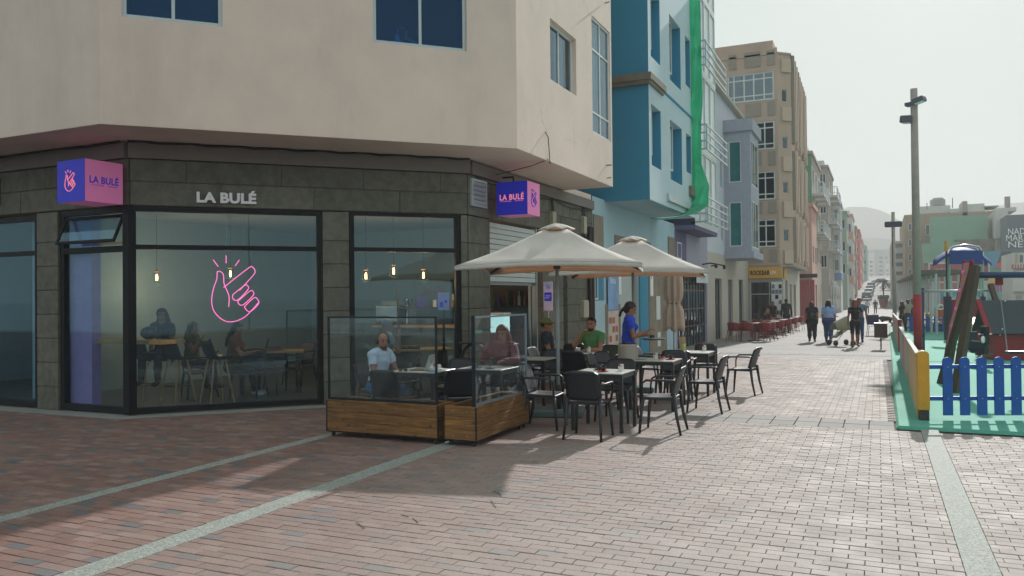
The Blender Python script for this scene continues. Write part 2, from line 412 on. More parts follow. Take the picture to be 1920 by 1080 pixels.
# ---- further up the street the paving is a sheet with the same bond in its material
def far_paving():
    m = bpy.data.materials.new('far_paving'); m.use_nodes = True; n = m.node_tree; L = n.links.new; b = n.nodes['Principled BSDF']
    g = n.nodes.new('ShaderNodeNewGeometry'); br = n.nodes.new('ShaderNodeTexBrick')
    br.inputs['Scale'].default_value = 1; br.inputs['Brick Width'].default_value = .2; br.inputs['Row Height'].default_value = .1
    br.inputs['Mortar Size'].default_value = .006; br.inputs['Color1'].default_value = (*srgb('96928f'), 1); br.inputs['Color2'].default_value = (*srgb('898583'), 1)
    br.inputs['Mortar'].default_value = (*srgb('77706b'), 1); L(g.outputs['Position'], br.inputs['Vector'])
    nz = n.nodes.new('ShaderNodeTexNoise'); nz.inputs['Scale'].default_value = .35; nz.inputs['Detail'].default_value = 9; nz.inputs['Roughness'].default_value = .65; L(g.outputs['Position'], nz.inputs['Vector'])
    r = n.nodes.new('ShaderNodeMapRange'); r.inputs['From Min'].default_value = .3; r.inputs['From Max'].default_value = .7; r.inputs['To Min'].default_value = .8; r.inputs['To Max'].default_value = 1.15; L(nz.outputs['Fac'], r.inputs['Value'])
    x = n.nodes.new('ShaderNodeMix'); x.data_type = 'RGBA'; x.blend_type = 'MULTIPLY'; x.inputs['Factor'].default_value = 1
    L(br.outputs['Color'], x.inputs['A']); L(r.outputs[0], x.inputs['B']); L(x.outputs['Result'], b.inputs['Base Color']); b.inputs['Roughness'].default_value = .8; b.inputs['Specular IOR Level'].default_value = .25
    return m
def street(x0, x1, ys, dz, m, name):
    xs = [x0, x1]; vs = [(x, y, gz(y) + dz) for y in ys for x in xs]
    return structure(MB().add(vs, [(j * 2, j * 2 + 1, j * 2 + 3, j * 2 + 2) for j in range(len(ys) - 1)]).build(name, m))
m_far = far_paving()
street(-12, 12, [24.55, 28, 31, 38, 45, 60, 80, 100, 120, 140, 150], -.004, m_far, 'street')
for yb in (26.2, 46.0, 66.0):
    mb = MB()
    for k in range(-20, 2):
        for q in range(2):
            v, f = brick_verts(.3, .4, .014, .002, .004); mb.add([(p[0] + k * .3, p[1] + yb + q * .4, p[2] + gz(yb + q * .4) + .003) for p in v], f)
    structure(mb.build('slab_band', m_slab))
m_road = mat('asphalt', (.16, .155, .15), .9, var=.2, scale=1.2, coords='World')
street(-14, 40, [150, 165, 180, 195, 210, 250, 300, 420], .01, m_road, 'road')
m_kerb = mat('kerb_stone', (.42, .41, .39), .85)
mb = MB(); mb.box(-4.2, -3.9, 152, 165, gz(158) - .8, gz(165) + .12); mb.box(-4.2, -3.9, 165, 166, gz(165) - .2, gz(165) + .13)
structure(mb.build('kerb', m_kerb))
# ---- railing along the quay and the sea behind the camera
m_gal = mat('galvanised_steel', (.5, .52, .53), .4, .8, var=.1)
ql = thing('quay_lamp', 'tall pale lamp post on the quay behind the camera', 'street lamp', (15.2, -12.6, 0)); MB().tube([(0, 0, 0), (0, 0, 8.5)], [.1, .06], 10).build('pole', m_gal, ql); MB().tube([(0, 0, 8.4), (1.4, 0, 8.6)], .05, 8).build('arm', m_gal, ql)
rl = thing('quay_railing', 'galvanised railing along the quay above the sea', 'railing', (0, -13.6, 0), world=True)
for z in (.3, .6, .9, 1.1): MB().tube([(-30, -13.6, z), (45, -13.6, z)], .022 if z < 1 else .03, 6).build('rail', m_gal, rl)
pm = MB().tube([(0, 0, 0), (0, 0, 1.12)], .03, 6).mesh('post', m_gal)
for k in range(26): place(pm, 'post', rl, (-30 + 3 * k, -13.6, 0))
# ================================================================== CORNER BUILDING WITH THE CAFE
m_stucco = mat('beige_stucco', srgb('e4d1c4'), .9, var=.07, scale=1.3, bump=.25, bscale=45, dirt=.14, coords='World')
m_crack = mat('cracked_beige_stucco', srgb('e4d0c4'), .9, var=.09, scale=1.1, bump=.35, bscale=30, dirt=.14, coords='World')
def cracks(m):
    n = m.node_tree; L = n.links.new; b = n.nodes['Principled BSDF']; src = b.inputs['Base Color'].links[0].from_socket; g = n.nodes.new('ShaderNodeNewGeometry')
    nz = n.nodes.new('ShaderNodeTexNoise'); nz.inputs['Scale'].default_value = 2.5; nz.inputs['Detail'].default_value = 6; L(g.outputs['Position'], nz.inputs['Vector'])
    ad = n.nodes.new('ShaderNodeMix'); ad.data_type = 'RGBA'; ad.inputs['Factor'].default_value = .28; L(g.outputs['Position'], ad.inputs['A']); L(nz.outputs['Color'], ad.inputs['B'])
    v = n.nodes.new('ShaderNodeTexVoronoi'); v.feature = 'DISTANCE_TO_EDGE'; v.inputs['Scale'].default_value = 1.3; L(ad.outputs['Result'], v.inputs['Vector'])
    r = n.nodes.new('ShaderNodeMapRange'); r.inputs['From Min'].default_value = .0; r.inputs['From Max'].default_value = .012; r.inputs['To Min'].default_value = .72; r.inputs['To Max'].default_value = 1; L(v.outputs['Distance'], r.inputs['Value'])
    mk = n.nodes.new('ShaderNodeMapRange'); mk.inputs['From Min'].default_value = .5; mk.inputs['From Max'].default_value = .62; n2 = n.nodes.new('ShaderNodeTexNoise'); n2.inputs['Scale'].default_value = .8; L(g.outputs['Position'], n2.inputs['Vector']); L(n2.outputs['Fac'], mk.inputs['Value'])
    x = n.nodes.new('ShaderNodeMix'); x.data_type = 'RGBA'; x.blend_type = 'MULTIPLY'; L(mk.outputs[0], x.inputs['Factor']); L(src, x.inputs['A']); L(r.outputs[0], x.inputs['B']); L(x.outputs['Result'], b.inputs['Base Color'])
cracks(m_crack)
m_conc = mat('board_marked_concrete', srgb('6a6a60'), .9, var=.34, scale=7, bump=.7, bscale=55, island=.16, dirt=.35, coords='World')
m_concb = mat('concrete_joint', srgb('5b5850'), .95, coords='World')
m_fascia = mat('grey_fascia', srgb('7d7671'), .8, var=.1, coords='World', dirt=.15)
m_black = mat('black_frame_paint', (.006, .009, .014), .5, var=.1, spec=.2)
m_alu = mat('pale_aluminium', srgb('b7c2c4'), .4, .3, var=.06)
m_white = mat('white_frame', srgb('d8dcda'), .45, var=.05)
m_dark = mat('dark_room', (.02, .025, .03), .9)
def shade_glass(name, tint, f0=.04, dust=0., mirror=(.8, .93, 1)):
    if name in MC: return MC[name]
    m = bpy.data.materials.new(name); m.use_nodes = True; MC[name] = m
    n = m.node_tree; L = n.links.new; n.nodes.clear(); o = n.nodes.new('ShaderNodeOutputMaterial')
    t = n.nodes.new('ShaderNodeBsdfTransparent'); t.inputs[0].default_value = (*tint, 1)
    g = n.nodes.new('ShaderNodeBsdfGlossy'); g.inputs['Roughness'].default_value = .0; g.inputs['Color'].default_value = (*mirror, 1)
    ge = n.nodes.new('ShaderNodeNewGeometry'); dt = n.nodes.new('ShaderNodeVectorMath'); dt.operation = 'DOT_PRODUCT'
    L(ge.outputs['Normal'], dt.inputs[0]); L(ge.outputs['Incoming'], dt.inputs[1])
    def M(op, a, b=None):
        q = n.nodes.new('ShaderNodeMath'); q.operation = op
        for i, v in enumerate((a, b)):
            if v is None: continue
            if isinstance(v, (int, float)): q.inputs[i].default_value = v
            else: L(v, q.inputs[i])
        return q.outputs[0]
    c = M('ABSOLUTE', dt.outputs['Value']); s5 = M('POWER', M('SUBTRACT', 1.0, c), 5.0); F = M('ADD', M('MULTIPLY', s5, 1 - f0), f0)
    mx = n.nodes.new('ShaderNodeMixShader'); L(F, mx.inputs[0]); L(t.outputs[0], mx.inputs[1]); L(g.outputs[0], mx.inputs[2]); last = mx.outputs[0]
    if dust:
        d = n.nodes.new('ShaderNodeBsdfDiffuse'); d.inputs[0].default_value = (.5, .53, .53, 1)
        nz = n.nodes.new('ShaderNodeTexNoise'); nz.inputs['Scale'].default_value = 2.5; nz.inputs['Detail'].default_value = 9; nz.inputs['Roughness'].default_value = .7
        L(ge.outputs['Position'], nz.inputs['Vector']); mr = n.nodes.new('ShaderNodeMapRange'); mr.inputs['From Min'].default_value = .4; mr.inputs['From Max'].default_value = .8
        mr.inputs['To Min'].default_value = dust * .3; mr.inputs['To Max'].default_value = dust * 2.2; L(nz.outputs['Fac'], mr.inputs['Value'])
        m2 = n.nodes.new('ShaderNodeMixShader'); L(mr.outputs[0], m2.inputs[0]); L(last, m2.inputs[1]); L(d.outputs[0], m2.inputs[2]); last = m2.outputs[0]
    L(last, o.inputs[0]); return m
g_shop = shade_glass('shop_glass', (.82, .91, .95), .055, .010, (.55, .82, .95))
g_win = shade_glass('window_glass', (.55, .68, .75), .05)
g_up = shade_glass('upper_window_glass', (.3, .5, .7), .06, 0, (.25, .55, .95))
g_far = shade_glass('street_window_glass', (.5, .6, .65), .16)
g_screen = shade_glass('screen_glass', (.90, .94, .95), .04, .035)
g_clear = shade_glass('clear_glass', (.93, .96, .96), .04)

def wall(M, u0, u1, z0, z1, holes=(), reveal=.18):
    """outer skin of a wall with openings and their reveals; u along the wall, y inwards"""
    us = sorted({u0, u1, *[h[0] for h in holes], *[h[1] for h in holes]}); zs = sorted({z0, z1, *[h[2] for h in holes], *[h[3] for h in holes]})
    b = MB(M)
    for i in range(len(us) - 1):
        for k in range(len(zs) - 1):
            cu, cz = (us[i] + us[i + 1]) / 2, (zs[k] + zs[k + 1]) / 2
            if any(h[0] < cu < h[1] and h[2] < cz < h[3] for h in holes): continue
            b.add([(us[i], 0, zs[k]), (us[i + 1], 0, zs[k]), (us[i + 1], 0, zs[k + 1]), (us[i], 0, zs[k + 1])], [(0, 1, 2, 3)])
    for a, c, z, w in holes:
        r = reveal
        b.add([(a, 0, z), (c, 0, z), (c, 0, w), (a, 0, w), (a, r, z), (c, r, z), (c, r, w), (a, r, w)], [(0, 4, 5, 1), (1, 5, 6, 2), (2, 6, 7, 3), (3, 7, 4, 0)])
    return b
def window(parent, M, u0, u1, z0, z1, y=.1, fw=.05, fd=.05, us=(), zs=(), fm=None, gm=None, name='window', label=None, tm=None):
    """a frame (part) with its panes (sub-parts)"""
    fm = fm or m_white; gm = gm or g_win; tm = tm or fw * .8
    b = MB(M)
    b.box(u0, u1, y, y + fd, z0, z0 + fw); b.box(u0, u1, y, y + fd, z1 - fw, z1)
    b.box(u0, u0 + fw, y, y + fd, z0 + fw, z1 - fw); b.box(u1 - fw, u1, y, y + fd, z0 + fw, z1 - fw)
    U = [u0 + fw, *us, u1 - fw]; Z = [z0 + fw, *zs, z1 - fw]
    for q in zs: b.box(u0 + fw, u1 - fw, y + .002, y + fd - .002, q - tm / 2, q + tm / 2)
    for q in us: b.box(q - tm / 2, q + tm / 2, y + .004, y + fd - .004, z0 + fw, z1 - fw)
    w = b.build(name, fm, parent)
    if label: w['label'] = label
    for i in range(len(U) - 1):
        for k in range(len(Z) - 1):
            a = U[i] + (tm / 2 if i else 0); c = U[i + 1] - (tm / 2 if i + 2 < len(U) else 0)
            d = Z[k] + (tm / 2 if k else 0); e = Z[k + 1] - (tm / 2 if k + 2 < len(Z) else 0)
            MB(M).box(a, c, y + fd / 2 - .004, y + fd / 2 + .004, d, e).build('pane', gm, w)
    return w
def fit_text(body, name, m, M, width=None, height=None, depth=.02, parent=None, off=0., space=1., shear=0.):
    """raised lettering scaled to the wanted width and height, standing on M's XY plane"""
    c = bpy.data.curves.new(name, 'FONT'); c.body = body; c.size = 1; c.extrude = .5; c.offset = off; c.resolution_u = 3; c.space_character = space; c.shear = shear
    t = bpy.data.objects.new(name, c); col.objects.link(t); me = bpy.data.meshes.new_from_object(t); col.objects.unlink(t); bpy.data.objects.remove(t)
    a = np.array([v.co[:] for v in me.vertices]); lo, hi = a.min(0), a.max(0); w, h = hi[0] - lo[0], hi[1] - lo[1]
    sx = width / w if width else height / h; sy = height / h if height else sx
    a -= (lo + hi) / 2; a[:, 0] *= sx; a[:, 1] *= sy; a[:, 2] *= depth / max(hi[2] - lo[2], 1e-6)
    for v, q in zip(me.vertices, a): v.co = M @ Vector(q)
    me.materials.clear(); me.materials.append(m); me.name = name
    o = bpy.data.objects.new(name, me); col.objects.link(o); adopt(o, parent); return o

MA = at(-10.14, 8.46, 0, R(45)); LA = 5.29           # glazed chamfer, u from 0 to LA
MBx = at(0, 8.46, 0, 0)                              # left facade, u is x
MCx = at(-6.4, 0, 0, R(90))                          # street facade, u is y
UA = at(-9.49, 7.47, 0, R(45)); UAL = 6.01
UB = at(0, 7.47, 0, 0); UC = at(-5.24, 0, 0, R(90))
TOP = 12.5
bld = thing('corner_building', 'beige stucco corner building with overhanging upper floors above a glazed concrete cafe front', 'building', (-12, 14, 0), world=True)
holesA = [(.27, 1.56, 5.58, 7.0), (3.70, 5.18, 5.58, 7.0)]
b = wall(UA, 0, UAL, 4.1, TOP, holesA, .16); w2 = wall(UB, -26, -9.49, 4.1, TOP); w3 = wall(UC, 11.72, 16.8, 4.1, TOP, [(13.2, 14.55, 5.58, 6.68), (15.5, 16.72, 5.06, 7.46)], .16)
for q in (w2,): k = len(b.v); b.v += q.v; b.f += [tuple(i + k for i in f) for f in q.f]
MB().box(-6.6, -5.24, 16.8, 16.82, 4.1, TOP).build('end_wall', m_stucco, bld)
b.build('upper_wall', m_stucco, bld); w3.build('street_side_wall', m_crack, bld)
MB().prism([(-26, 7.476), (-9.492, 7.476), (-5.246, 11.722), (-5.246, 16.795), (-6.42, 16.8), (-6.42, 18.8), (-8, 18.8), (-8, 16), (-11, 11), (-26, 11)], 4.095, 4.22).build('soffit', m_stucco, bld)
MB().prism([(-26, 7.4), (-9.45, 7.4), (-5.17, 11.7), (-5.17, 16.85), (-6.3, 16.85), (-6.3, 18.8), (-26, 18.8)], TOP, TOP + .25).build('roof', m_stucco, bld)
MB().prism([(-26, 8.2), (-9.8, 8.2), (-5.9, 12.1), (-5.9, 16.6), (-6.6, 16.6), (-6.6, 18.7), (-26, 18.7)], 4.4, TOP - .05).build('core_wall', m_dark, bld)
# upper windows
for (a, c, d, e), lb in zip(holesA, ('sliding window above the lettering', 'sliding window with a lamp on its sill')):
    window(bld, UA, a, c, d, e, .05, .055, .06, us=((a + c) / 2,), fm=m_alu, gm=g_up, label=lb)
w = window(bld, UC, 13.2, 14.55, 5.58, 6.68, .09, .05, .05, us=(13.85,), fm=m_white)
w = window(bld, UC, 15.5, 16.72, 5.06, 7.46, .03, .045, .05, us=(16.1,), zs=(5.5, 6.8), fm=m_white)
m_curt = mat('white_curtain', (.72, .73, .7), .9, var=.05)
def curtain(parent, M, u0, u1, z0, z1, y=.2):
    n = 26; b = MB(M)
    b.sheet(lambda s, t: (u0 + (u1 - u0) * s, y + .02 * math.sin(s * 40), z0 + (z1 - z0) * t), n, 1, .004); return b.build('curtain', m_curt, parent)
for a, c, d, e in ((13.22, 13.62, 5.6, 6.66), (13.86, 14.34, 5.6, 6.66), (15.52, 16.3, 5.08, 7.44), (16.36, 16.66, 5.08, 7.44)): curtain(bld, UC, a, c, d, e)
# ---- ground floor: block-patterned concrete
bl = 0
def blocks(M, u0, u1, zs, splits=None, proud=.0):
    MB(M).box(u0 + .01, u1 - .01, .015, .3, zs[0], zs[-1] - .005).build('wall_core', m_concb, bld)
    for k in range(len(zs) - 1):
        U = [u0] + (splits[k % len(splits)] if splits else []) + [u1]
        for i in range(len(U) - 1):
            MB(M).cbox(U[i] + .006, U[i + 1] - .006, -.002 * ((k + i) % 2) - proud, .2, zs[k] + .006, zs[k + 1] - .006, .008).build('concrete_block', m_conc, bld)
rows = [.0, .37, .75, 1.13, 1.51, 1.89, 2.27, 2.65, 3.13]
ZT = [3.14, 3.5, 3.84]
blocks(MA, 2.83, 3.26, rows); blocks(MA, 5.16, 5.28, rows)
blocks(MA, 0.02, 5.28, ZT, [[1.3, 2.7, 4.1], [.8, 2.2, 3.5, 4.8]])
blocks(MBx, -12.21, -11.71, rows); blocks(MBx, -26, -10.15, ZT, [[-14, -12.6, -11.3], [-13.3, -12, -10.9]])
blocks(MBx, -26, -16.5, rows, [[-20, -18]])
blocks(MCx, 12.21, 13.05, rows); blocks(MCx, 15.55, 16.75, rows, [[16.2], []]); blocks(MCx, 17.0, 18.3, rows, [[], [17.6]])
blocks(MCx, 12.21, 18.8, ZT, [[13.6, 15, 16.6, 18], [12.9, 14.4, 16, 17.2]])
blocks(MCx, 18.3, 18.8, [0, 1.0, 2.0, 3.13])
MB(MCx).box(16.75, 17.0, .12, .14, 0, 3.1).build('side_pane', mat('frosted_pane', srgb('8fa3a8'), .3), bld)
# fascia band below the soffit
b = MB(MA).box(-.0, 5.32, -.06, .25, 3.845, 4.08); b.M = MBx; b.box(-26, -10.17, -.06, .25, 3.845, 4.08); b.M = MCx; b.box(12.28, 18.8, -.06, .25, 3.845, 4.06)
b.build('fascia', m_fascia, bld)
for M, a, c in ((MA, 0, 5.3), (MBx, -26, -10.2)):
    MB(M).tube([(a + (c - a) * t / 24, -.1, 4.075 + .012 * math.sin(t * 2.1)) for t in range(25)], .018, 5).build('cable', m_black, bld)
# shop windows
window(bld, MA, 0.0, 2.82, 0.03, 3.13, .03, .075, .10, zs=(2.52,), fm=m_black, gm=g_shop, name='shop_window', tm=.07)
window(bld, MA, 3.27, 5.15, 0.03, 3.15, .03, .075, .10, zs=(2.52,), fm=m_black, gm=g_shop, name='shop_window', tm=.07)
b1 = window(bld, MBx, -11.70, -10.14, 0.03, 3.13, .03, .085, .10, zs=(2.50,), fm=m_black, gm=g_shop, name='shop_window', tm=.09, label='narrow window with its top light tilted open')
window(bld, MBx, -16.4, -12.22, 0.03, 3.10, .03, .085, .10, us=(-14.3,), zs=(2.50,), fm=m_black, gm=g_shop, name='shop_window', tm=.07)
b = MB(MBx @ Matrix.Translation((0, .02, 3.02)) @ Matrix.Rotation(R(-24), 4, 'X'))
b.box(-11.55, -10.26, 0, .03, -.46, -.42); b.box(-11.55, -10.26, 0, .03, -.04, 0); b.box(-11.55, -11.51, 0, .03, -.42, -.04); b.box(-10.3, -10.26, 0, .03, -.42, -.04)
tl = b.build('tilted_top_light', m_black, bld)
MB(b.M).box(-11.51, -10.3, .01, .016, -.42, -.04).build('pane', g_shop, tl)
MB().box(-10.2, -10.08, 8.40, 8.52, .03, 3.13).build('corner_post', m_black, bld)
# ---- doorway on the street side with a half-lowered shutter
m_shut = mat('white_shutter', srgb('bcc7c4'), .5, var=.08, island=.04)
for k in range(11):
    MB(MCx).cbox(13.08, 15.3, .06, .085, 2.0 + k * .1, 2.0 + k * .1 + .092, .008).build('shutter_slat', m_shut, bld)
b = MB(MCx); b.box(13.05, 13.12, .04, .14, 0, 3.13); b.box(15.3, 15.36, .04, .14, 0, 3.13); b.box(13.12, 15.3, .1, .14, 1.94, 2.0); b.box(15.1, 15.14, .1, .14, 0, 1.94)
b.build('door_frame', mat('grey_door_frame', srgb('7f8b90'), .4, .4), bld)
# vent, pipes and wiring on the street side
b = MB(MCx); b.box(12.28, 12.86, -.05, 0, 3.3, 3.34); b.box(12.28, 12.86, -.05, 0, 3.74, 3.78); b.box(12.28, 12.33, -.05, 0, 3.34, 3.74); b.box(12.81, 12.86, -.05, 0, 3.34, 3.74)
vt = b.build('vent', m_alu, bld)
for k in range(5): MB(MCx @ Matrix.Translation((0, -.03, 3.38 + k * .08)) @ Matrix.Rotation(R(35), 4, 'X')).box(12.33, 12.81, -.004, .004, -.035, .035).build('louvre', m_alu, vt)
MB(MBx).box(-14.0, -13.1, -.04, 0, 3.3, 3.75).build('vent', mat('dark_vent', (.06, .07, .07), .6), bld)
m_pipe = mat('brown_pipe', (.03, .015, .014), .45)
for u in (18.42, 18.62): MB(MCx).tube([(u, -.06, 0), (u, -.06, 3.4)], .05, 10).build('downpipe', m_pipe, bld)
m_jb = mat('junction_box_plastic', srgb('a9a792'), .6)
MB(MCx).cbox(17.85, 18.2, -.1, 0, 1.2, 1.62, .02).build('junction_box', m_jb, bld)
m_cab = mat('black_cable', (.015, .015, .016), .6)
rr = random.Random(5)
for u in (16.0, 16.08, 18.0, 18.1, 18.15):
    z1 = rr.uniform(2.5, 2.9); MB(MCx).tube([(u, -.03, 3.84), (u + .02, -.05, 3.5), (u - .03, -.04, 3.2), (u + .02, -.06, z1), (u + .08, -.07, z1 - .12), (u + .12, -.05, z1 + .1)], .014, 5).build('cable', m_cab, bld)
MB(MCx).cbox(15.95, 16.15, -.09, 0, 3.2, 3.55, .02).build('junction_box', m_jb, bld); MB(MCx).cbox(17.95, 18.15, -.09, 0, 3.2, 3.62, .02).build('junction_box', m_jb, bld)
MB(MCx).tube([(12.5 + t * .3, -.03, 3.80 - .03 * math.sin(t * .9) - .002 * t) for t in range(21)], .012, 5).build('cable', m_cab, bld)
def pipe(pts, r=.008, nm='wire', parent=bld, m=m_cab): return MB().tube(pts, r, 5).build(nm, m, parent)
pc = PX(1022, 252, -5.24); pe = PX(1010, 345, -5.8)
pipe([pc + Vector((.0, 0, .05)), pc + Vector((.05, .02, -.05)), pc + Vector((.04, .12, -.5)), Vector((-5.22, 13.0, 4.12)), Vector((-5.5, 12.95, 4.02)), Vector((-6.2, 12.9, 3.9))])
MB().tube([PX(1137, 310, -5.24) + Vector((0, 0, 0)), PX(1137, 310, -5.24) + Vector((.12, 0, .0))], .02, 6).build('pipe_stub', m_jb, bld)
for q in range(2): MB().tube([(-5.22, 16.35 - q * .0, 7.98 - q * 3.75), (-5.12, 16.33, 7.98 - q * 3.75)], .018, 6).build('pipe_stub', m_jb, bld)

# ---- inside the cafe
room = thing('cafe_interior', 'dim cafe room with blue-grey walls behind the shop windows', 'room', (-10, 12, 0), world=True)
m_rw = mat('blue_grey_wall', srgb('8fa6b0'), .8, var=.05, coords='World'); m_rf = mat('dark_tile', srgb('4d5457'), .4, var=.15)
m_lilac = mat('lilac_wall', srgb('a68bc0'), .8)
MB().prism([(-17, 8.62), (-10.25, 8.62), (-6.6, 12.3), (-6.6, 18.6), (-17, 18.6)], -.02, .03).build('floor', m_rf, room)
MB().prism([(-17, 8.62), (-10.25, 8.62), (-6.6, 12.3), (-6.6, 18.6), (-17, 18.6)], 3.35, 3.45).build('ceiling', mat('ceiling_paint', (.35, .38, .4), .9), room)
b = MB(); b.box(-17, -6.6, 16.5, 16.6, .03, 3.35); b.box(-17.1, -17, 8.62, 16.6, .03, 3.35); b.build('wall', m_rw, room)
MB().box(-11.75, -11.15, 8.62, 8.78, .03, 3.1).build('lilac_column', m_lilac, room)
MB().box(-13.4, -13.2, 9.2, 16.5, .03, 3.35).build('partition', m_rw, room)
m_oak = mat('oak_board', srgb('b08a5a'), .5, var=.2, scale=3, bump=.1)
MB().cbox(-11.68, -9.75, 8.7, 9.15, 1.05, 1.11, .006).build('window_bar', m_oak, room)
MB().box(-9.6, -6.9, 14.2, 14.8, .03, 1.1).build('serving_counter', mat('counter_front', srgb('56666c'), .5), room)
MB().cbox(-9.7, -6.85, 14.1, 14.9, 1.1, 1.15, .005).build('counter_top', m_oak, room)
sh = thing('bottle_shelf', 'dark back-bar shelf with bottles seen through the second shop window', 'shelf', (-7.6, 15.9, 1.5))
MB().box(-.9, .9, .3, .34, 0, 1.5).build('back_panel', mat('dark_wood', (.04, .03, .025), .6), sh)
for z in (.0, .5, 1.0, 1.48): MB().box(-.9, .9, 0, .3, z, z + .03).build('shelf_board', MC['dark_wood'], sh)
bt = [mat('green_bottle', (.02, .09, .03), .15), mat('amber_bottle', (.16, .06, .01), .15), mat('clear_bottle', (.4, .45, .45), .12), mat('blue_bottle', (.02, .06, .3), .15)]
bme = [MB().lathe([(.034, 0), (.036, .02), (.036, .17), (.014, .22), (.013, .29), (.016, .3)], 10).mesh('bottle', m, True) for m in bt]
rr = random.Random(11)
for z in (1.53, 2.03, 2.53):
    for k in range(13):
        o = place(bme[rr.randrange(4)], 'bottle', None, (-8.4 + k * .125, 15.95 + rr.uniform(0, .12), z), 0, (1, 1, rr.uniform(.8, 1.1)))
        tag(o, 'glass bottle standing on the dark back-bar shelf inside the cafe', 'bottle', 'bottles on the back-bar shelf')
# ================================================================== SIGNS
m_blue = mat('sign_blue', srgb('161cb4'), .45, var=.03, emit=srgb('1a22c8'), estr=.08)
m_pink = mat('sign_pink', srgb('e07ab4'), .45, var=.03, emit=srgb('e07ab4'), estr=.05)
m_coral = mat('sign_coral', srgb('ff8f9a'), .5, emit=srgb('ff8f9a'), estr=.25)
m_letter = mat('white_letter', srgb('f2f4f5'), .4, var=.02)
# the snapping-hand emblem, as drawn lines (x, y) in a 1 x 1.3 box
HAND = [
 [(.20, 1.03), (.26, 1.03), (.31, .98), (.32, .86), (.37, .76), (.41, .66), (.40, .52)],
 [(.31, .80), (.76, 1.08), (.84, 1.09), (.88, 1.04), (.85, .98), (.60, .76)],
 [(.20, 1.03), (.19, .92), (.13, .78), (.10, .62), (.13, .48), (.24, .37), (.38, .31), (.54, .32), (.70, .38), (.84, .49), (.94, .58)],
 [(.48, .70), (.69, .83), (.75, .82), (.75, .77), (.58, .63), (.50, .62), (.47, .66), (.48, .70)],
 [(.56, .60), (.79, .75), (.85, .73), (.84, .68), (.68, .56), (.60, .55), (.56, .60)],
 [(.68, .52), (.86, .65), (.93, .62), (.94, .56), (.81, .46), (.74, .46), (.68, .52)],
 [(.13, 1.20), (.22, 1.10)], [(.36, 1.26), (.36, 1.15)], [(.60, 1.20), (.52, 1.11)]]
def smooth_path(p, n=4):
    if len(p) < 3: return [Vector((a, b, 0)) for a, b in p]
    P = [Vector((a, b, 0)) for a, b in p]; P = [P[0] * 2 - P[1]] + P + [P[-1] * 2 - P[-2]]; out = []
    for i in range(1, len(P) - 2):
        for k in range(n):
            t = k / n; a, b, c, d = P[i - 1:i + 3]
            out.append(.5 * ((2 * b) + (c - a) * t + (2 * a - 5 * b + 4 * c - d) * t * t + (3 * b - a - 3 * c + d) * t ** 3))
    return out + [P[-2]]
def hand(M, w, r, m, name, parent, sy=1.2):
    b = MB(M @ Matrix.Scale(w, 4))
    for p in HAND: b.tube([(q.x - .52, (q.y - .75) * sy, 0) for q in smooth_path(p)], r / w, 6)
    return b.build(name, m, parent, smooth=True)
def light_box(name, label, x, y, z, w, d, h, rz, front, side, front_art, side_art):
    t = thing(name, label, 'sign', (x, y, z), rz); WINV[t.name] = Matrix.Identity(4)
    # local: x along the front (to the left of the near corner is negative), y backwards
    b = MB(); b.cbox(-w + .004, -.004, .004, d, .004, h - .004, .004); b.build('casing', side, t)
    MB().box(-w, 0, -.004, .002, 0, h).build('front_panel', front, t)
    MB().box(-.002, .004, .004, d, 0, h).build('side_panel', side, t)
    return t
# left box: blue face with the hand, pink face with the name
q = PY(159, 376, 7.78)
sg = light_box('cube_sign', 'cube sign with blue hand-emblem face and pink lettered face left of the corner window', q.x, q.y, q.z, .62, .60, .60, R(-3), m_blue, m_pink, 0, 0)
hand(facing((-.32, -.008, .30), (0, -1, 0)), .27, .0065, m_coral, 'hand_emblem', sg)
fit_text('LA BULÉ', 'lettering', m_blue, facing((.006, .30, .33), (1, 0, 0)), .46, .13, .004, sg, off=.02, space=1.05)
fit_text('COFFEE    SHOP', 'small_lettering', m_blue, facing((.006, .30, .24), (1, 0, 0)), .42, .016, .003, sg)
MB().tube([(-.3, d, .5) for d in (.6, .72)], .03, 8).build('bracket', m_black, sg)
q = PY(989, 401, 12.95)
sg = light_box('cube_sign', 'cube sign with blue lettered face and pink emblem face above the doorway', q.x, q.y, q.z, .60, .56, .59, 0, m_blue, m_pink, 0, 0)
fit_text('LA BULÉ', 'lettering', m_coral, facing((-.30, -.008, .33), (0, -1, 0)), .47, .13, .004, sg, off=.02, space=1.1)
fit_text('COFFEE    SHOP', 'small_lettering', m_coral, facing((-.30, -.008, .245), (0, -1, 0)), .45, .016, .003, sg)
hand(facing((.008, .28, .30), (1, 0, 0)), .28, .006, m_blue, 'hand_emblem', sg)
MB().tube([(-.4, .3, .62), (-.4, .3, .72), (-.62, .3, .72)], .02, 6).build('bracket', m_black, sg)
# raised name over the window
u = 1.30
lt = fit_text('LA BULÉ', 'shop_name_letters', m_letter, MA @ Matrix.Translation((1.38, -.035, 3.305)) @ Matrix.Rotation(R(90), 4, 'X'), 0.87, .205, .05, None, off=.045, space=1.02)
tag(lt, 'raised white letters reading LA BULÉ on the concrete above the corner window', 'lettering')
# neon hand inside the window
m_neon = mat('pink_neon', srgb('ff7fb8'), .4, emit=srgb('ff62a8'), estr=.9)
ng = thing('neon_hand_sign', 'pink neon line drawing of a snapping hand hanging inside the corner window', 'neon sign', (-9, 9.7, 1.5), world=True)
hand(MA @ Matrix.Translation((1.50, .20, 1.85)) @ Matrix.Rotation(R(90), 4, 'X'), .83, .0068, m_neon, 'neon_tube', ng, 1.32)
for du in (-.1, .2): MB(MA).tube([(1.46 + du, .2, 2.4), (1.46 + du * .6, .2, 3.34)], .002, 4).build('hanging_wire', m_alu, ng)
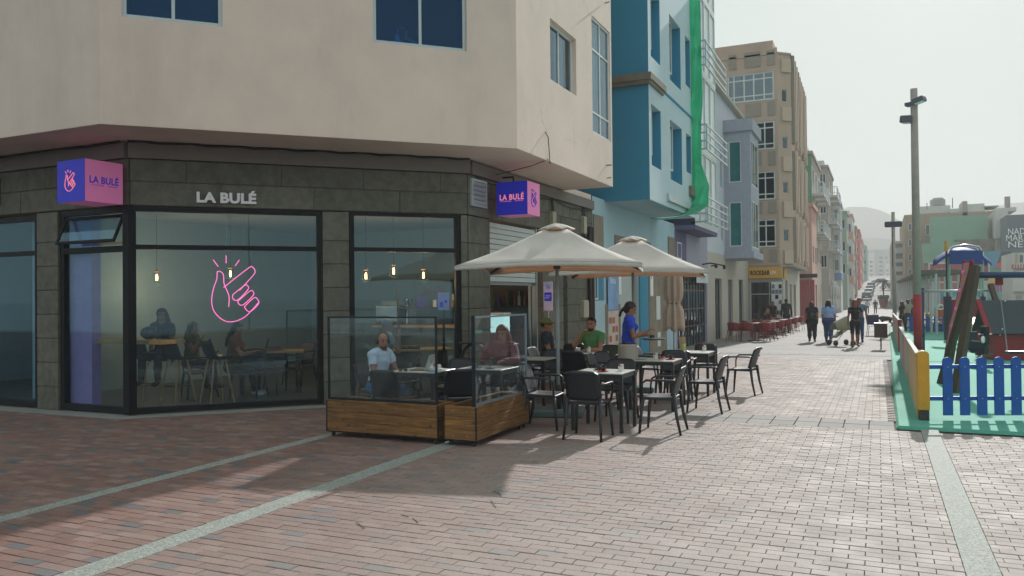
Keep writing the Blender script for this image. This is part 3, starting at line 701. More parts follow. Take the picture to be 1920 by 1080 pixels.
# ================================================================== TERRACE FURNITURE
m_chair = mat('anthracite_plastic', srgb('1f232b'), .45, var=.08, spec=.55)
m_top = mat('speckled_table_top', srgb('b9bcb5'), .35, var=.08, scale=30)
m_tleg = mat('black_table_metal', (.018, .019, .022), .4)
def make_chair(name, label, m, group, W=.50, H=.82, leg=.0195, red=False):
    t = thing(name, label, 'chair', (0, 0, 0), 0, group)            # faces +y; the backrest is at -y
    sw, sd, sh = .22, .21, .45
    def seat(u, v):
        x = (u - .5) * 2; y = (v - .5) * 2
        return (x * sw * (1 - .06 * (1 - v)), y * sd, sh - .018 * (1 - x * x) * (1 - y * y) - .012 * (v > .9) + .01 * (1 - v) ** 2)
    MB().sheet(seat, 8, 8, .022).build('seat', m, t, True)
    def back(u, v):
        x = (u - .5) * 2; w = sw * (1.0 - .10 * v ** 3)
        r = .05 * max(0, (v - .86) / .14) ** 2 * abs(x) ** 6
        return (x * w, -sd + .005 - .075 * v - .03 * v * v + .03 * x * x * (1 - .5 * v), sh + .02 + (H - sh - .02) * v - r - .05 * (1 - v) * 0)
    MB().sheet(back, 8, 10, .018).build('backrest', m, t, True)
    for sx in (-1, 1):
        MB().tube([(sx * .205, .18, sh - .015), (sx * .222, .205, .22), (sx * .235, .225, 0)], [leg * 1.25, leg, leg * .8], 8).build('leg', m, t, True)
        MB().tube([(sx * .20, -.20, sh + .05), (sx * .215, -.235, .22), (sx * .235, -.285, 0)], [leg * 1.35, leg, leg * .8], 8).build('leg', m, t, True)
        MB().tube([(sx * .215, -.245, .66), (sx * .255, -.20, .665), (sx * .262, 0, .665), (sx * .262, .13, .66), (sx * .258, .175, .63), (sx * .245, .185, .55), (sx * .225, .18, .44)], [.012, .013, .014, .014, .013, .012, .012], 8).build('armrest', m, t, True)
    b = MB()
    for sx in (-1, 1): b.bar((sx * .20, -.2, sh - .02), (sx * .20, .19, sh - .02), .02, .03)
    b.bar((-.2, .18, sh - .02), (.2, .18, sh - .02), .02, .03); b.bar((-.2, -.19, sh - .02), (.2, -.19, sh - .02), .02, .03)
    b.build('seat_rail', m, t)
    return remember(t)
def make_table(name, label, group, s=.33, h=.74):
    t = thing(name, label, 'table', (0, 0, 0), 0, group)
    MB().cbox(-s, s, -s * .92, s * .92, h - .014, h, .003).build('table_top', m_top, t)
    b = MB(); k = s - .012; j = s * .92 - .012
    b.bar((-k, -j, h - .04), (k, -j, h - .04), .024, .05); b.bar((-k, j, h - .04), (k, j, h - .04), .024, .05); b.bar((-k, -j, h - .04), (-k, j, h - .04), .024, .05); b.bar((k, -j, h - .04), (k, j, h - .04), .024, .05)
    b.build('apron', m_tleg, t)
    for x in (-k - .002, k + .002):
        for y in (-j, j): MB().bar((x, y, 0), (x, y, h - .016), .042).build('leg', m_tleg, t)
    return remember(t)
CG = 'dark plastic armchairs of the cafe terrace'; TG = 'square cafe terrace tables'
used = {}
def put(proto, loc, rz, label, group=None):
    x, y = loc; z = gz(y)
    if proto.name not in used:
        used[proto.name] = 1; proto.location = (x, y, z); proto.rotation_euler = (0, 0, rz); proto['label'] = label
        if group: proto['group'] = group
        return proto
    return dup(proto, (x, y, z), rz, label, group)
chair0 = make_chair('terrace_chair', 'x', m_chair, CG); table0 = make_table('terrace_table', 'x', TG)
def chair(x, y, deg, label): return put(chair0, (x, y), R(deg), label)
def table(x, y, deg, label): return put(table0, (x, y), R(deg), label)
# tables (centre), chairs (centre, where they face: 0 = up the street, 90 = towards the cafe wall)
table(-3.24, 9.91, 0, 'nearest terrace table with black and red coffee cups')
table(-3.08, 11.96, 0, 'middle terrace table with a red saucer and a folded red napkin')
table(-2.98, 14.1, 0, 'farthest terrace table on the open side with a yellow glass of menus')
table(-4.68, 13.3, 0, 'terrace table between the man in green and the man in the cap')
table(-5.0, 11.66, 0, 'empty terrace table beside the pole of the front parasol')
table(-5.58, 9.30, 0, 'terrace table with an open laptop behind the front glass screen')
table(-4.90, 9.92, 0, 'terrace table behind the side glass screen where the woman in red pattern sits')
table(-5.15, 15.6, 0, 'small terrace table behind the waitress by the cafe wall')
chair(-3.21, 9.22, 2, 'terrace chair seen from behind at the nearest table')
chair(-2.50, 9.94, 92, 'terrace chair on the street side of the nearest table')
chair(-3.98, 9.70, -84, 'terrace chair between the side planter and the nearest table')
chair(-3.30, 10.62, 180, 'terrace chair behind the nearest table facing the viewer')
chair(-2.32, 11.92, 86, 'terrace chair on the street side of the middle table')
chair(-3.78, 11.75, -88, 'terrace chair on the cafe side of the middle table')
chair(-3.02, 12.72, 184, 'terrace chair behind the middle table facing the viewer')
chair(-3.80, 12.25, 250, 'terrace chair turned askew beside the waitress')
chair(-2.18, 14.42, 82, 'lone terrace chair farthest out on the street side')
chair(-2.95, 14.95, 182, 'terrace chair behind the farthest table facing the viewer')
chair(-3.05, 13.40, 6, 'terrace chair with its back to us at the farthest table')
chair(-3.72, 14.1, -92, 'terrace chair on the cafe side of the farthest table')
chair(-4.52, 12.58, -8, 'pale-lit empty terrace chair in front of the man in green')
chair(-5.42, 13.25, -95, 'terrace chair under the man in the cap')
chair(-4.55, 14.02, 172, 'terrace chair under the man in the green t-shirt')
chair(-5.0, 12.36, 180, 'terrace chair behind the empty table by the parasol pole')
chair(-5.02, 10.98, -3, 'terrace chair with its back to us by the parasol pole')
chair(-5.58, 8.62, -2, 'terrace chair seen from behind through the front glass screen')
chair(-6.32, 9.35, -88, 'terrace chair under the man with headphones')
chair(-4.86, 8.95, 40, 'terrace chair turned towards the cafe between the two planters')
chair(-5.55, 10.05, 178, 'terrace chair on the far side of the laptop table')
chair(-4.95, 10.62, 182, 'terrace chair under the woman in the red pattern')
chair(-5.55, 15.1, 20, 'terrace chair at the small table by the cafe wall')

# ---- planters with glass screens
m_plank = mat('stained_pine', srgb('7c5528'), .6, var=.3, scale=4.5, bump=.25, bscale=30, island=.14)
def grainy(m, sc=(1.2, 1.2, 26)):
    n = m.node_tree; b = n.nodes['Principled BSDF']; src = b.inputs['Base Color'].links[0].from_socket
    tc = n.nodes.new('ShaderNodeTexCoord'); mp = n.nodes.new('ShaderNodeMapping'); mp.inputs['Scale'].default_value = sc
    n.links.new(tc.outputs['Object'], mp.inputs[0]); nz = n.nodes.new('ShaderNodeTexNoise'); nz.inputs['Scale'].default_value = 2.2; nz.inputs['Detail'].default_value = 7; nz.inputs['Distortion'].default_value = .6
    n.links.new(mp.outputs[0], nz.inputs['Vector']); r = n.nodes.new('ShaderNodeMapRange'); r.inputs['From Min'].default_value = .3; r.inputs['From Max'].default_value = .7; r.inputs['To Min'].default_value = .38; r.inputs['To Max'].default_value = 1.45
    n.links.new(nz.outputs['Fac'], r.inputs['Value'])
    v = n.nodes.new('ShaderNodeTexVoronoi'); v.inputs['Scale'].default_value = 5.5; mp2 = n.nodes.new('ShaderNodeMapping'); mp2.inputs['Scale'].default_value = (1, 1, 1.6)
    n.links.new(tc.outputs['Object'], mp2.inputs[0]); n.links.new(mp2.outputs[0], v.inputs['Vector'])
    k = n.nodes.new('ShaderNodeMapRange'); k.inputs['From Min'].default_value = .05; k.inputs['From Max'].default_value = .19; k.inputs['To Min'].default_value = .3; n.links.new(v.outputs['Distance'], k.inputs['Value'])
    mm = n.nodes.new('ShaderNodeMath'); mm.operation = 'MULTIPLY'; n.links.new(r.outputs[0], mm.inputs[0]); n.links.new(k.outputs[0], mm.inputs[1])
    x = n.nodes.new('ShaderNodeMix'); x.data_type = 'RGBA'; x.blend_type = 'MULTIPLY'; x.inputs['Factor'].default_value = 1
    n.links.new(src, x.inputs['A']); n.links.new(mm.outputs[0], x.inputs['B']); n.links.new(x.outputs['Result'], b.inputs['Base Color'])
grainy(m_plank)
m_iron = mat('dark_screen_frame', srgb('26323a'), .35, .7, var=.2)
m_edge = mat('screen_edge_metal', srgb('8a98a0'), .35, .6)
m_cast = mat('caster_rubber', (.03, .03, .03), .6)
def planter(name, label, x0, x1, y0, y1, glass_side):
    t = thing(name, label, 'planter', ((x0 + x1) / 2, (y0 + y1) / 2, 0), world=True)
    zs = [.075, .19, .31, .44]; c = .018
    for i in range(3):
        for (a, b_, cc, d) in ((x0 + .012, x1 - .012, y0, y0 + c), (x0 + .012, x1 - .012, y1 - c, y1), (x0, x0 + c, y0 + c + .002, y1 - c - .002), (x1 - c, x1, y0 + c + .002, y1 - c - .002)):
            MB().cbox(a, b_, cc, d, zs[i] + .0015, zs[i + 1] - .0015, .003).build('plank', m_plank, t)
    b = MB(); b.box(x0 + .02, x1 - .02, y0 + .02, y1 - .02, .09, .30); b.build('soil', mat('dark_soil', (.03, .025, .02), .95), t)
    b = MB(); w = .05
    for (a, b_, cc, d) in ((x0, x1, y0, y0 + w), (x0, x1, y1 - w, y1), (x0, x0 + w, y0 + w, y1 - w), (x1 - w, x1, y0 + w, y1 - w)): b.box(a, b_, cc, d, .441, .458)
    b.build('top_rim', m_plank, t)
    b = MB(); b.box(x0 + .01, x1 - .01, y0 + .01, y1 - .01, .06, .076)
    for x in (x0 - .004, x1 - .011):
        for y in (y0 - .004, y1 - .011): b.box(x, x + .015, y, y + .015, .062, .45)
    b.build('steel_frame', m_iron, t)
    for x in (x0 + .06, x1 - .06):
        for y in (y0 + .06, y1 - .06):
            MB(at(x, y, .03) @ Matrix.Rotation(R(90), 4, 'Y')).lathe([(.012, -.014), (.028, -.011), (.028, .011), (.012, .014)], 12).build('caster', m_cast, t, True)
    for x in np.linspace(x0 + .12, x1 - .12, 4 if x1 - x0 > 1 else 2):
        for z in (.12, .40): MB(at(float(x), y0, z) @ Matrix.Rotation(R(90), 4, 'X')).lathe([(.006, -.002), (.006, .003)], 8).build('bolt', m_edge, t)
    if glass_side == 'front': a, e, M = x0 + .01, x1 - .02, at(0, y0 + .03, 0)
    else: a, e, M = y0 + .01, y1 - .02, at(x1 - .03, 0, 0, R(90))
    z0, z1, f = .46, 1.49, .022
    b = MB(M); b.box(a, e, -f / 2, f / 2, z1 - f, z1); b.box(a, a + f, -f / 2, f / 2, z0, z1 - f); b.box(e - f, e, -f / 2, f / 2, z0, z1 - f); b.box(a + f, e - f, -f / 2, f / 2, z0, z0 + f * 1.4)
    fr = b.build('screen_frame', m_iron if glass_side == 'front' else m_edge, t)
    MB(M).box(a + f, e - f, -.003, .003, z0 + f * 1.4, z1 - f).build('pane', g_screen, fr)
    if glass_side != 'front':
        b = MB(M); b.box(a - .012, a + .012, -.02, .02, .46, 1.5); b.build('screen_post', m_iron, t)
    return t
planter('planter_screen', 'long wooden planter box with a framed glass screen in front of the laptop table', -6.26, -4.67, 8.1, 8.5, 'front')
planter('planter_screen', 'wooden planter box with a clear glass screen running along the street side', -4.59, -4.17, 8.1, 9.63, 'side')

# ---- parasols
m_canvas = bpy.data.materials.new('cream_canvas'); m_canvas.use_nodes = True
def canvas(m):
    n = m.node_tree; L = n.links.new; n.nodes.clear(); o = n.nodes.new('ShaderNodeOutputMaterial')
    g = n.nodes.new('ShaderNodeNewGeometry'); nz = n.nodes.new('ShaderNodeTexNoise'); nz.inputs['Scale'].default_value = 2.2; nz.inputs['Detail'].default_value = 7; L(g.outputs['Position'], nz.inputs['Vector'])
    cr = n.nodes.new('ShaderNodeValToRGB'); cr.color_ramp.elements[0].position = .3; cr.color_ramp.elements[0].color = (*srgb('d0d0cb'), 1); cr.color_ramp.elements[1].position = .7; cr.color_ramp.elements[1].color = (*srgb('e3e3de'), 1); L(nz.outputs['Fac'], cr.inputs[0])
    d = n.nodes.new('ShaderNodeBsdfDiffuse'); L(cr.outputs[0], d.inputs[0]); t = n.nodes.new('ShaderNodeBsdfTranslucent'); t.inputs[0].default_value = (*srgb('f0c088'), 1)
    w = n.nodes.new('ShaderNodeTexNoise'); w.inputs['Scale'].default_value = 5; w.inputs['Detail'].default_value = 4; L(g.outputs['Position'], w.inputs['Vector'])
    bp = n.nodes.new('ShaderNodeBump'); bp.inputs['Strength'].default_value = .25; bp.inputs['Distance'].default_value = .02; L(w.outputs['Fac'], bp.inputs['Height']); L(bp.outputs[0], d.inputs['Normal'])
    mx = n.nodes.new('ShaderNodeMixShader'); mx.inputs[0].default_value = .27; L(d.outputs[0], mx.inputs[1]); L(t.outputs[0], mx.inputs[2]); L(mx.outputs[0], o.inputs[0])
canvas(m_canvas)
m_pole = mat('parasol_pole', srgb('97a3a6'), .45, 0); m_rib = mat('wooden_rib', srgb('5c4030'), .6)
m_base = mat('concrete_base', srgb('5d6a6c'), .8, var=.15)
def parasol(label, x, y, rz, half, ze, za, base=True):
    t = thing('parasol', label, 'parasol', (x, y, gz(y)), rz, 'open cream parasols over the terrace')
    n = 10; apex = .17
    # four triangular gores between the corners, sagging a little; and a hanging hem
    cs = [(half, half), (-half, half), (-half, -half), (half, -half)]
    b = MB()
    for i in range(4):
        a, c = Vector((*cs[i], ze)), Vector((*cs[(i + 1) % 4], ze))
        def f(u, v, a=a, c=c):
            s = apex / half + (1 - apex / half) * v
            p = a.lerp(c, u); p = Vector((p.x * s, p.y * s, za + (ze - za) * v))
            sag = math.sin(math.pi * u) * v; p.z -= .03 * math.sin(math.pi * v) ** 1 ; m_ = (a + c) / 2; inward = -Vector((m_.x, m_.y, 0)).normalized()
            p += inward * .07 * sag * v; p.z += .045 * sag * v; return p
        b.sheet(f, 14, 8, .003)
    b.build('canopy', m_canvas, t, True)
    b = MB()
    for i in range(4):
        a, c = Vector((*cs[i], ze)), Vector((*cs[(i + 1) % 4], ze)); m_ = (a + c) / 2; inward = -Vector((m_.x, m_.y, 0)).normalized()
        def g(u, v, a=a, c=c, inward=inward):
            p = a.lerp(c, u); s = math.sin(math.pi * u); p += inward * (.07 * s + .004); p.z += .045 * s - .002 - .055 * v * (1 - .2 * math.sin(u * 40) * .3); return p
        b.sheet(g, 20, 2, .003)
    b.build('hem', m_canvas, t, True)
    def cap(u, v):
        a = u * 2 * math.pi; r = .24 * v * (1 + .12 * math.cos(4 * a)) + .001
        return (r * math.cos(a), r * math.sin(a), za + .10 - .085 * v ** 1.5 + .014 * math.sin(a * 7) * v)
    MB().sheet(cap, 28, 6, .004).build('vent_cap', m_canvas, t, True)
    for i in range(4):
        a = Vector(cs[i]); MB().bar((0, 0, za - .03), (a.x * .985, a.y * .985, ze - .02), .02, .03).build('rib', m_rib, t)
        m_ = (Vector(cs[i]) + Vector(cs[(i + 1) % 4])) / 2
        MB().bar((0, 0, za - .5), (a.x * .5, a.y * .5, (za + ze) / 2 - .045), .015, .02).build('strut', m_rib, t)
    MB().tube([(0, 0, .1), (0, 0, za - .02)], .026, 12).build('pole', m_pole, t, True)
    MB().lathe([(.03, za - .56), (.05, za - .55), (.05, za - .48), (.03, za - .47)], 12).build('runner', m_rib, t)
    if base:
        bs = MB(); bs.cbox(-.36, .36, -.27, .27, 0, .10, .02); bs.build('base', m_base, t); MB().lathe([(.045, .10), (.045, .42), (.035, .44)], 12).build('pole_socket', m_tleg, t, True)
    return t
parasol('open cream parasol in front, its pole beside the nearest table', -4.2, 10.75, R(15), 1.22, 2.12, 2.66)
parasol('open cream parasol behind, its pole beside the waitress', -4.05, 14.15, R(12), 1.32, 2.13, 2.72)

def closed_parasol(label, x, y, h, m, cat='parasol', group=None, s=1.):
    t = thing('closed_parasol', label, cat, (x, y, gz(y)), random.random(), group)
    def f(u, v):
        a = u * 2 * math.pi; z = h - .05 - v * (h - .95); fold = math.cos(a * 8) 
        r = (.05 + .17 * min(1, v * 5) - .07 * math.exp(-((v - .62) / .07) ** 2) + .07 * max(0, v - .65)) * (1 + .26 * fold * min(1, v * 3)) * s
        return (r * math.cos(a), r * math.sin(a), z - .10 * max(0, v - .9) * 10 * (.5 + .5 * math.cos(a * 4)))
    MB().sheet(f, 64, 22, .003).build('folded_canopy', m, t, True)
    def cp(u, v):
        a = u * 2 * math.pi; r = .26 * v * (1 + .08 * math.cos(8 * a)) + .002; return (r * math.cos(a), r * math.sin(a), h + .06 - .30 * v ** .8)
    MB().sheet(cp, 32, 5, .003).build('vent_cap', m, t, True)
    zt = h - .05 - .62 * (h - .95); MB().lathe([(.165 * s, zt - .012), (.17 * s, zt), (.165 * s, zt + .012)], 18).build('tie', m_rib, t)
    MB().tube([(0, 0, .06), (0, 0, h)], .024, 8).build('pole', m_pole, t); MB().lathe([(.26, 0), (.26, .05), (.05, .09)], 16).build('base', m_base, t)
    return t
m_canv2 = mat('tan_canvas', srgb('b3a08e'), .9, var=.12, scale=5)
p = PX(1250, 600, -5.45)
closed_parasol('tied tan parasol standing closed against the shopfront of the blue building', -5.25, p.y, 2.78, m_canv2)

# ---- small things on the tables
m_cup = mat('black_ceramic', (.015, .015, .018), .15); m_wcup = mat('white_ceramic', (.7, .7, .68), .2); m_redc = mat('red_ceramic', (.5, .02, .03), .25); m_foam = mat('milk_coffee', (.55, .42, .3), .6)
m_red = mat('red_paper', (.55, .03, .05), .7); m_paper = mat('white_paper', (.75, .75, .73), .8)
def cup(label, x, y, z, mc, ms, cat='cup', scale=1.):
    t = thing('coffee_cup', label, cat, (x, y, z), rr.random() * 6); s = scale
    MB().lathe([(.03 * s, 0), (.07 * s, .005), (.075 * s, .012), (.03 * s, .006)], 20).build('saucer', ms, t, True)
    MB().lathe([(.022 * s, .008), (.036 * s, .03), (.043 * s, .065 * s), (.04 * s, .066 * s), (.034 * s, .03), (.02 * s, .014)], 18).build('cup', mc, t, True)
    MB().lathe([(.002, .055 * s), (.039 * s, .056 * s)], 16).build('drink', m_foam, t)
    MB().tube([(.04 * s, 0, .055 * s), (.062 * s, 0, .05 * s), (.06 * s, 0, .03 * s), (.036 * s, 0, .025 * s)], .005, 6).build('handle', mc, t)
    MB().tube([(-.05 * s, -.03, .016), (-.02, .02 * s, .075 * s)], .0025, 4).build('spoon', m_alu, t)
    return t
ZT_ = .741
cup('black coffee cup on a red saucer at the front of the nearest table', -3.21, 9.80, ZT_, m_cup, m_redc)
cup('black coffee cup on a dark saucer at the back of the nearest table', -3.33, 10.02, ZT_, m_cup, m_cup)
cup('black coffee cup on a red saucer on the middle table', -2.86, 11.98, ZT_, m_cup, m_redc)
cup('white cup and saucer in front of the man in the green t-shirt', -4.82, 13.32, ZT_, m_wcup, m_wcup)
cup('white cup beside the open laptop', -5.42, 9.42, ZT_, m_wcup, m_wcup)
cup('black cup on the table of the woman in the red pattern', -4.80, 9.75, ZT_, m_cup, m_cup)
cup('second black cup on the table of the woman in the red pattern', -4.98, 9.70, ZT_, m_cup, m_cup)
def sachets(label, x, y):
    t = thing('sachet_holder', label, 'holder', (x, y, ZT_), rr.random())
    b = MB(); b.lathe([(.034, 0), (.038, .06), (.036, .06), (.032, .004)], 12).build('tub', m_wcup, t)
    for k in range(5):
        a = k * 1.3; MB(at(.016 * math.cos(a), .016 * math.sin(a), .045, a) @ Matrix.Rotation(.25, 4, 'X')).box(-.016, .016, -.002, .002, 0, .045).build('sachet', m_red if k % 2 else m_paper, t)
sachets('white tub of red sugar sachets on the nearest table', -3.02, 9.95)
sachets('white tub of sugar sachets on the farthest table', -2.80, 14.25)
sachets('tub of sugar sachets between the laptop and the table edge', -5.34, 9.22)
sachets('tub of sugar sachets in front of the man in green', -4.60, 13.25)
sachets('tub of sugar sachets beside the menus of the middle table', -3.12, 12.1)
b = MB(); b.sheet(lambda u, v: (-3.0 + (u - .5) * .09 + .02 * math.sin(v * 5), 12.0 + (v - .5) * .12, ZT_ + .03 * math.sin(u * 6) ** 2 + .01), 8, 8, .002)
tag(b.build('crumpled_napkin', m_red, None, True), 'crumpled red paper napkin on the middle table', 'napkin')
t = tag(MB().lathe([(.05, 0), (.085, .006), (.09, .016), (.05, .01)], 22, -3.28, 11.86).build('plate', mat('pale_plate', srgb('a9b8b0'), .3), None, True), 'pale plate lying on the waitress side of the middle table', 'plate'); t.location.z = ZT_
t = thing('menu_glass', 'yellow glass holding folded brown menus on the farthest table', 'glass', (-3.12, 14.02, ZT_ - .03))
MB().lathe([(.036, .03), (.042, .15), (.039, .15), (.033, .036)], 14).build('glass', mat('yellow_glass', srgb('b5b84a'), .2), t, True)
for k in range(4): MB(at(0, 0, .05, k * .7) @ Matrix.Rotation(.12 * (k - 1.5), 4, 'Y')).box(-.05, .05, -.003, .003, 0, .22).build('menu_card', mat('kraft_card', srgb('c0a888'), .8), t)
t = thing('laptop', 'open grey tablet laptop with a square logo on its raised lid', 'laptop', (-5.62, 9.30, ZT_), R(-80))
MB().cbox(-.15, .15, -.10, .11, .002, .012, .003).build('keyboard', mat('laptop_black', (.03, .03, .035), .5), t)
ml = mat('laptop_grey', srgb('b9bdb6'), .45, .2)
LM = at(0, .11, .012) @ Matrix.Rotation(R(-20), 4, 'X'); MB(LM).cbox(-.15, .15, 0, .008, 0, .21, .003).build('screen_lid', ml, t)
b = MB(LM)
for i in (0, 1):
    for j in (0, 1): b.box(-.017 + i * .018, -.001 + i * .018, .0085, .0095, .09 + j * .018, .106 + j * .018)
b.build('logo', mat('logo_grey', (.12, .12, .12), .4), t)
t = thing('sunglasses', 'pair of dark sunglasses lying by the laptop', 'sunglasses', (-5.72, 9.02, ZT_ + .015), .3)
for s in (-1, 1): MB(Matrix.Rotation(R(80), 4, 'X')).lathe([(.002, -.001), (.027, 0), (.002, .002)], 14, s * .033, 0).build('lens', mat('olive_lens', (.05, .05, .01), .1), t); 
for s in (-1, 1): MB().bar((s * .062, 0, 0), (s * .06, .12, -.005), .004).build('temple', m_cup, t)
MB().bar((-.062, -.002, .008), (.062, -.002, .008), .005).build('browline', m_cup, t)
tag(MB().cbox(-5.42, -5.28, 9.10, 9.19, ZT_, ZT_ + .009, .002).build('phone', mat('phone_blue', srgb('7088c0'), .2), None), 'phone lying face up at the edge of the laptop table', 'phone')
# ================================================================== PEOPLE
def surface_net(V, org, h):
    """closed surface of a sampled distance field"""
    sh = tuple(s - 1 for s in V.shape); acc = np.zeros(sh + (3,), np.float32); cnt = np.zeros(sh, np.int32); quads = []
    ins = V < 0
    for ax in range(3):
        o1, o2 = [a for a in range(3) if a != ax]
        def sl(v, ax=ax): 
            s = [slice(None)] * 3; s[ax] = v; return tuple(s)
        a = V[sl(slice(0, -1))]; b = V[sl(slice(1, None))]; m = (ins[sl(slice(0, -1))] != ins[sl(slice(1, None))])
        idx = np.argwhere(m); 
        ok = (idx[:, o1] > 0) & (idx[:, o2] > 0) & (idx[:, o1] < V.shape[o1] - 1) & (idx[:, o2] < V.shape[o2] - 1); idx = idx[ok]
        if len(idx) == 0: continue
        va = a[tuple(idx.T)]; vb = b[tuple(idx.T)]; t = va / (va - vb)
        pos = idx.astype(np.float32); pos[:, ax] += t
        cells = []
        for d1, d2 in ((0, 0), (-1, 0), (-1, -1), (0, -1)):
            c = idx.copy(); c[:, o1] += d1; c[:, o2] += d2; cells.append(c)
            np.add.at(acc, tuple(c.T), pos); np.add.at(cnt, tuple(c.T), 1)
        flip = (va < 0) ^ (ax == 1)
        q = np.stack([np.ravel_multi_index(tuple(c.T), sh) for c in cells], 1)
        q[~flip] = q[~flip][:, ::-1]; quads.append(q)
    Q = np.concatenate(quads); ids = np.unique(Q); P = acc.reshape(-1, 3)[ids] / cnt.reshape(-1)[ids][:, None]
    remap = np.zeros(np.prod(sh), np.int64); remap[ids] = np.arange(len(ids))
    return P * h + org, remap[Q]
def field(prims, h, pad=.05, k=.02):
    """prims: ('c', a, b, ra, rb, tag) tapered capsule | ('e', centre, radii, tag[, 3x3]) ellipsoid"""
    lo = np.full(3, 9.); hi = -lo; bx = []
    for p in prims:
        if p[0] == 'c': a, b = np.array(p[1]), np.array(p[2]); r = max(p[3], p[4]); l, u = np.minimum(a, b) - r, np.maximum(a, b) + r
        else: r = max(p[2]) if len(p) > 4 else np.array(p[2]); l, u = np.array(p[1]) - r, np.array(p[1]) + r
        bx.append((l, u)); lo = np.minimum(lo, l); hi = np.maximum(hi, u)
    lo -= pad; hi += pad; n = np.ceil((hi - lo) / h).astype(int) + 1
    D = np.full(n, 1., np.float32); T = np.zeros(n, np.int16); B = np.full(n, 9., np.float32)
    for p, (l, u) in zip(prims, bx):
        kk = p[-1]['k'] if isinstance(p[-1], dict) else k
        i0 = np.maximum(((l - lo - kk * 1.6 - 2 * h) / h).astype(int), 0); i1 = np.minimum(((u - lo + kk * 1.6 + 2 * h) / h).astype(int) + 2, n)
        S = tuple(slice(a, b) for a, b in zip(i0, i1))
        g = np.stack(np.meshgrid(*[lo[a] + h * np.arange(i0[a], i1[a]) for a in range(3)], indexing='ij'), -1).astype(np.float32)
        if p[0] == 'c':
            a, b, ra, rb, tg = np.array(p[1]), np.array(p[2]), p[3], p[4], p[5]; ab = b - a; t = np.clip(((g - a) @ ab) / max(ab @ ab, 1e-9), 0, 1)
            d = np.linalg.norm(g - a - t[..., None] * ab, axis=-1) - (ra + (rb - ra) * t)
        else:
            c, r, tg = np.array(p[1]), np.array(p[2]), p[3]; q = g - c
            if len(p) > 4 and not isinstance(p[4], dict): q = q @ np.array(p[4])
            k0 = np.linalg.norm(q / r, axis=-1); k1 = np.linalg.norm(q / (r * r), axis=-1); d = k0 * (k0 - 1) / np.maximum(k1, 1e-6)
        d = d.astype(np.float32); c0 = D[S]; hh = np.clip(.5 + .5 * (c0 - d) / kk, 0, 1)
        D[S] = c0 * (1 - hh) + d * hh - kk * hh * (1 - hh)
        m = d < B[S]; B[S] = np.where(m, d, B[S]); T[S] = np.where(m, tg, T[S])
    return D, T, lo
def sdf_mesh(prims, h, k=.02):
    D, T, lo = field(prims, h, k=k); P, Q = surface_net(D, lo, h)
    ij = np.clip(np.rint((P - lo) / h).astype(int), 0, np.array(T.shape) - 1)
    return P, Q, T[tuple(ij.T)]
def np_obj(name, P, Q, m, parent, smooth=True):
    me = bpy.data.meshes.new(name); me.from_pydata(P.tolist(), [], Q.tolist()); me.materials.append(m)
    if smooth: me.polygons.foreach_set('use_smooth', [True] * len(me.polygons))
    me.update(); o = bpy.data.objects.new(name, me); col.objects.link(o); adopt(o, parent); return o
def normals(P, Q):
    a = P[Q[:, 2]] - P[Q[:, 0]]; b = P[Q[:, 3]] - P[Q[:, 1]]; n = np.cross(a, b); N = np.zeros_like(P)
    for i in range(4): np.add.at(N, Q[:, i], n)
    return N / np.maximum(np.linalg.norm(N, axis=1, keepdims=True), 1e-9)
HEAD, NECK, CHEST, BELLY, HIP, UARM, FARM, HAND_, THIGH, SHIN, FOOT, UARM2, SHIN2 = range(1, 14)
m_eye = mat('eye', (.02, .015, .01), .2); m_brow = mat('brow_hair', (.03, .02, .015), .8)
def V3(*a): v = np.array(a, float); return v / np.linalg.norm(v)
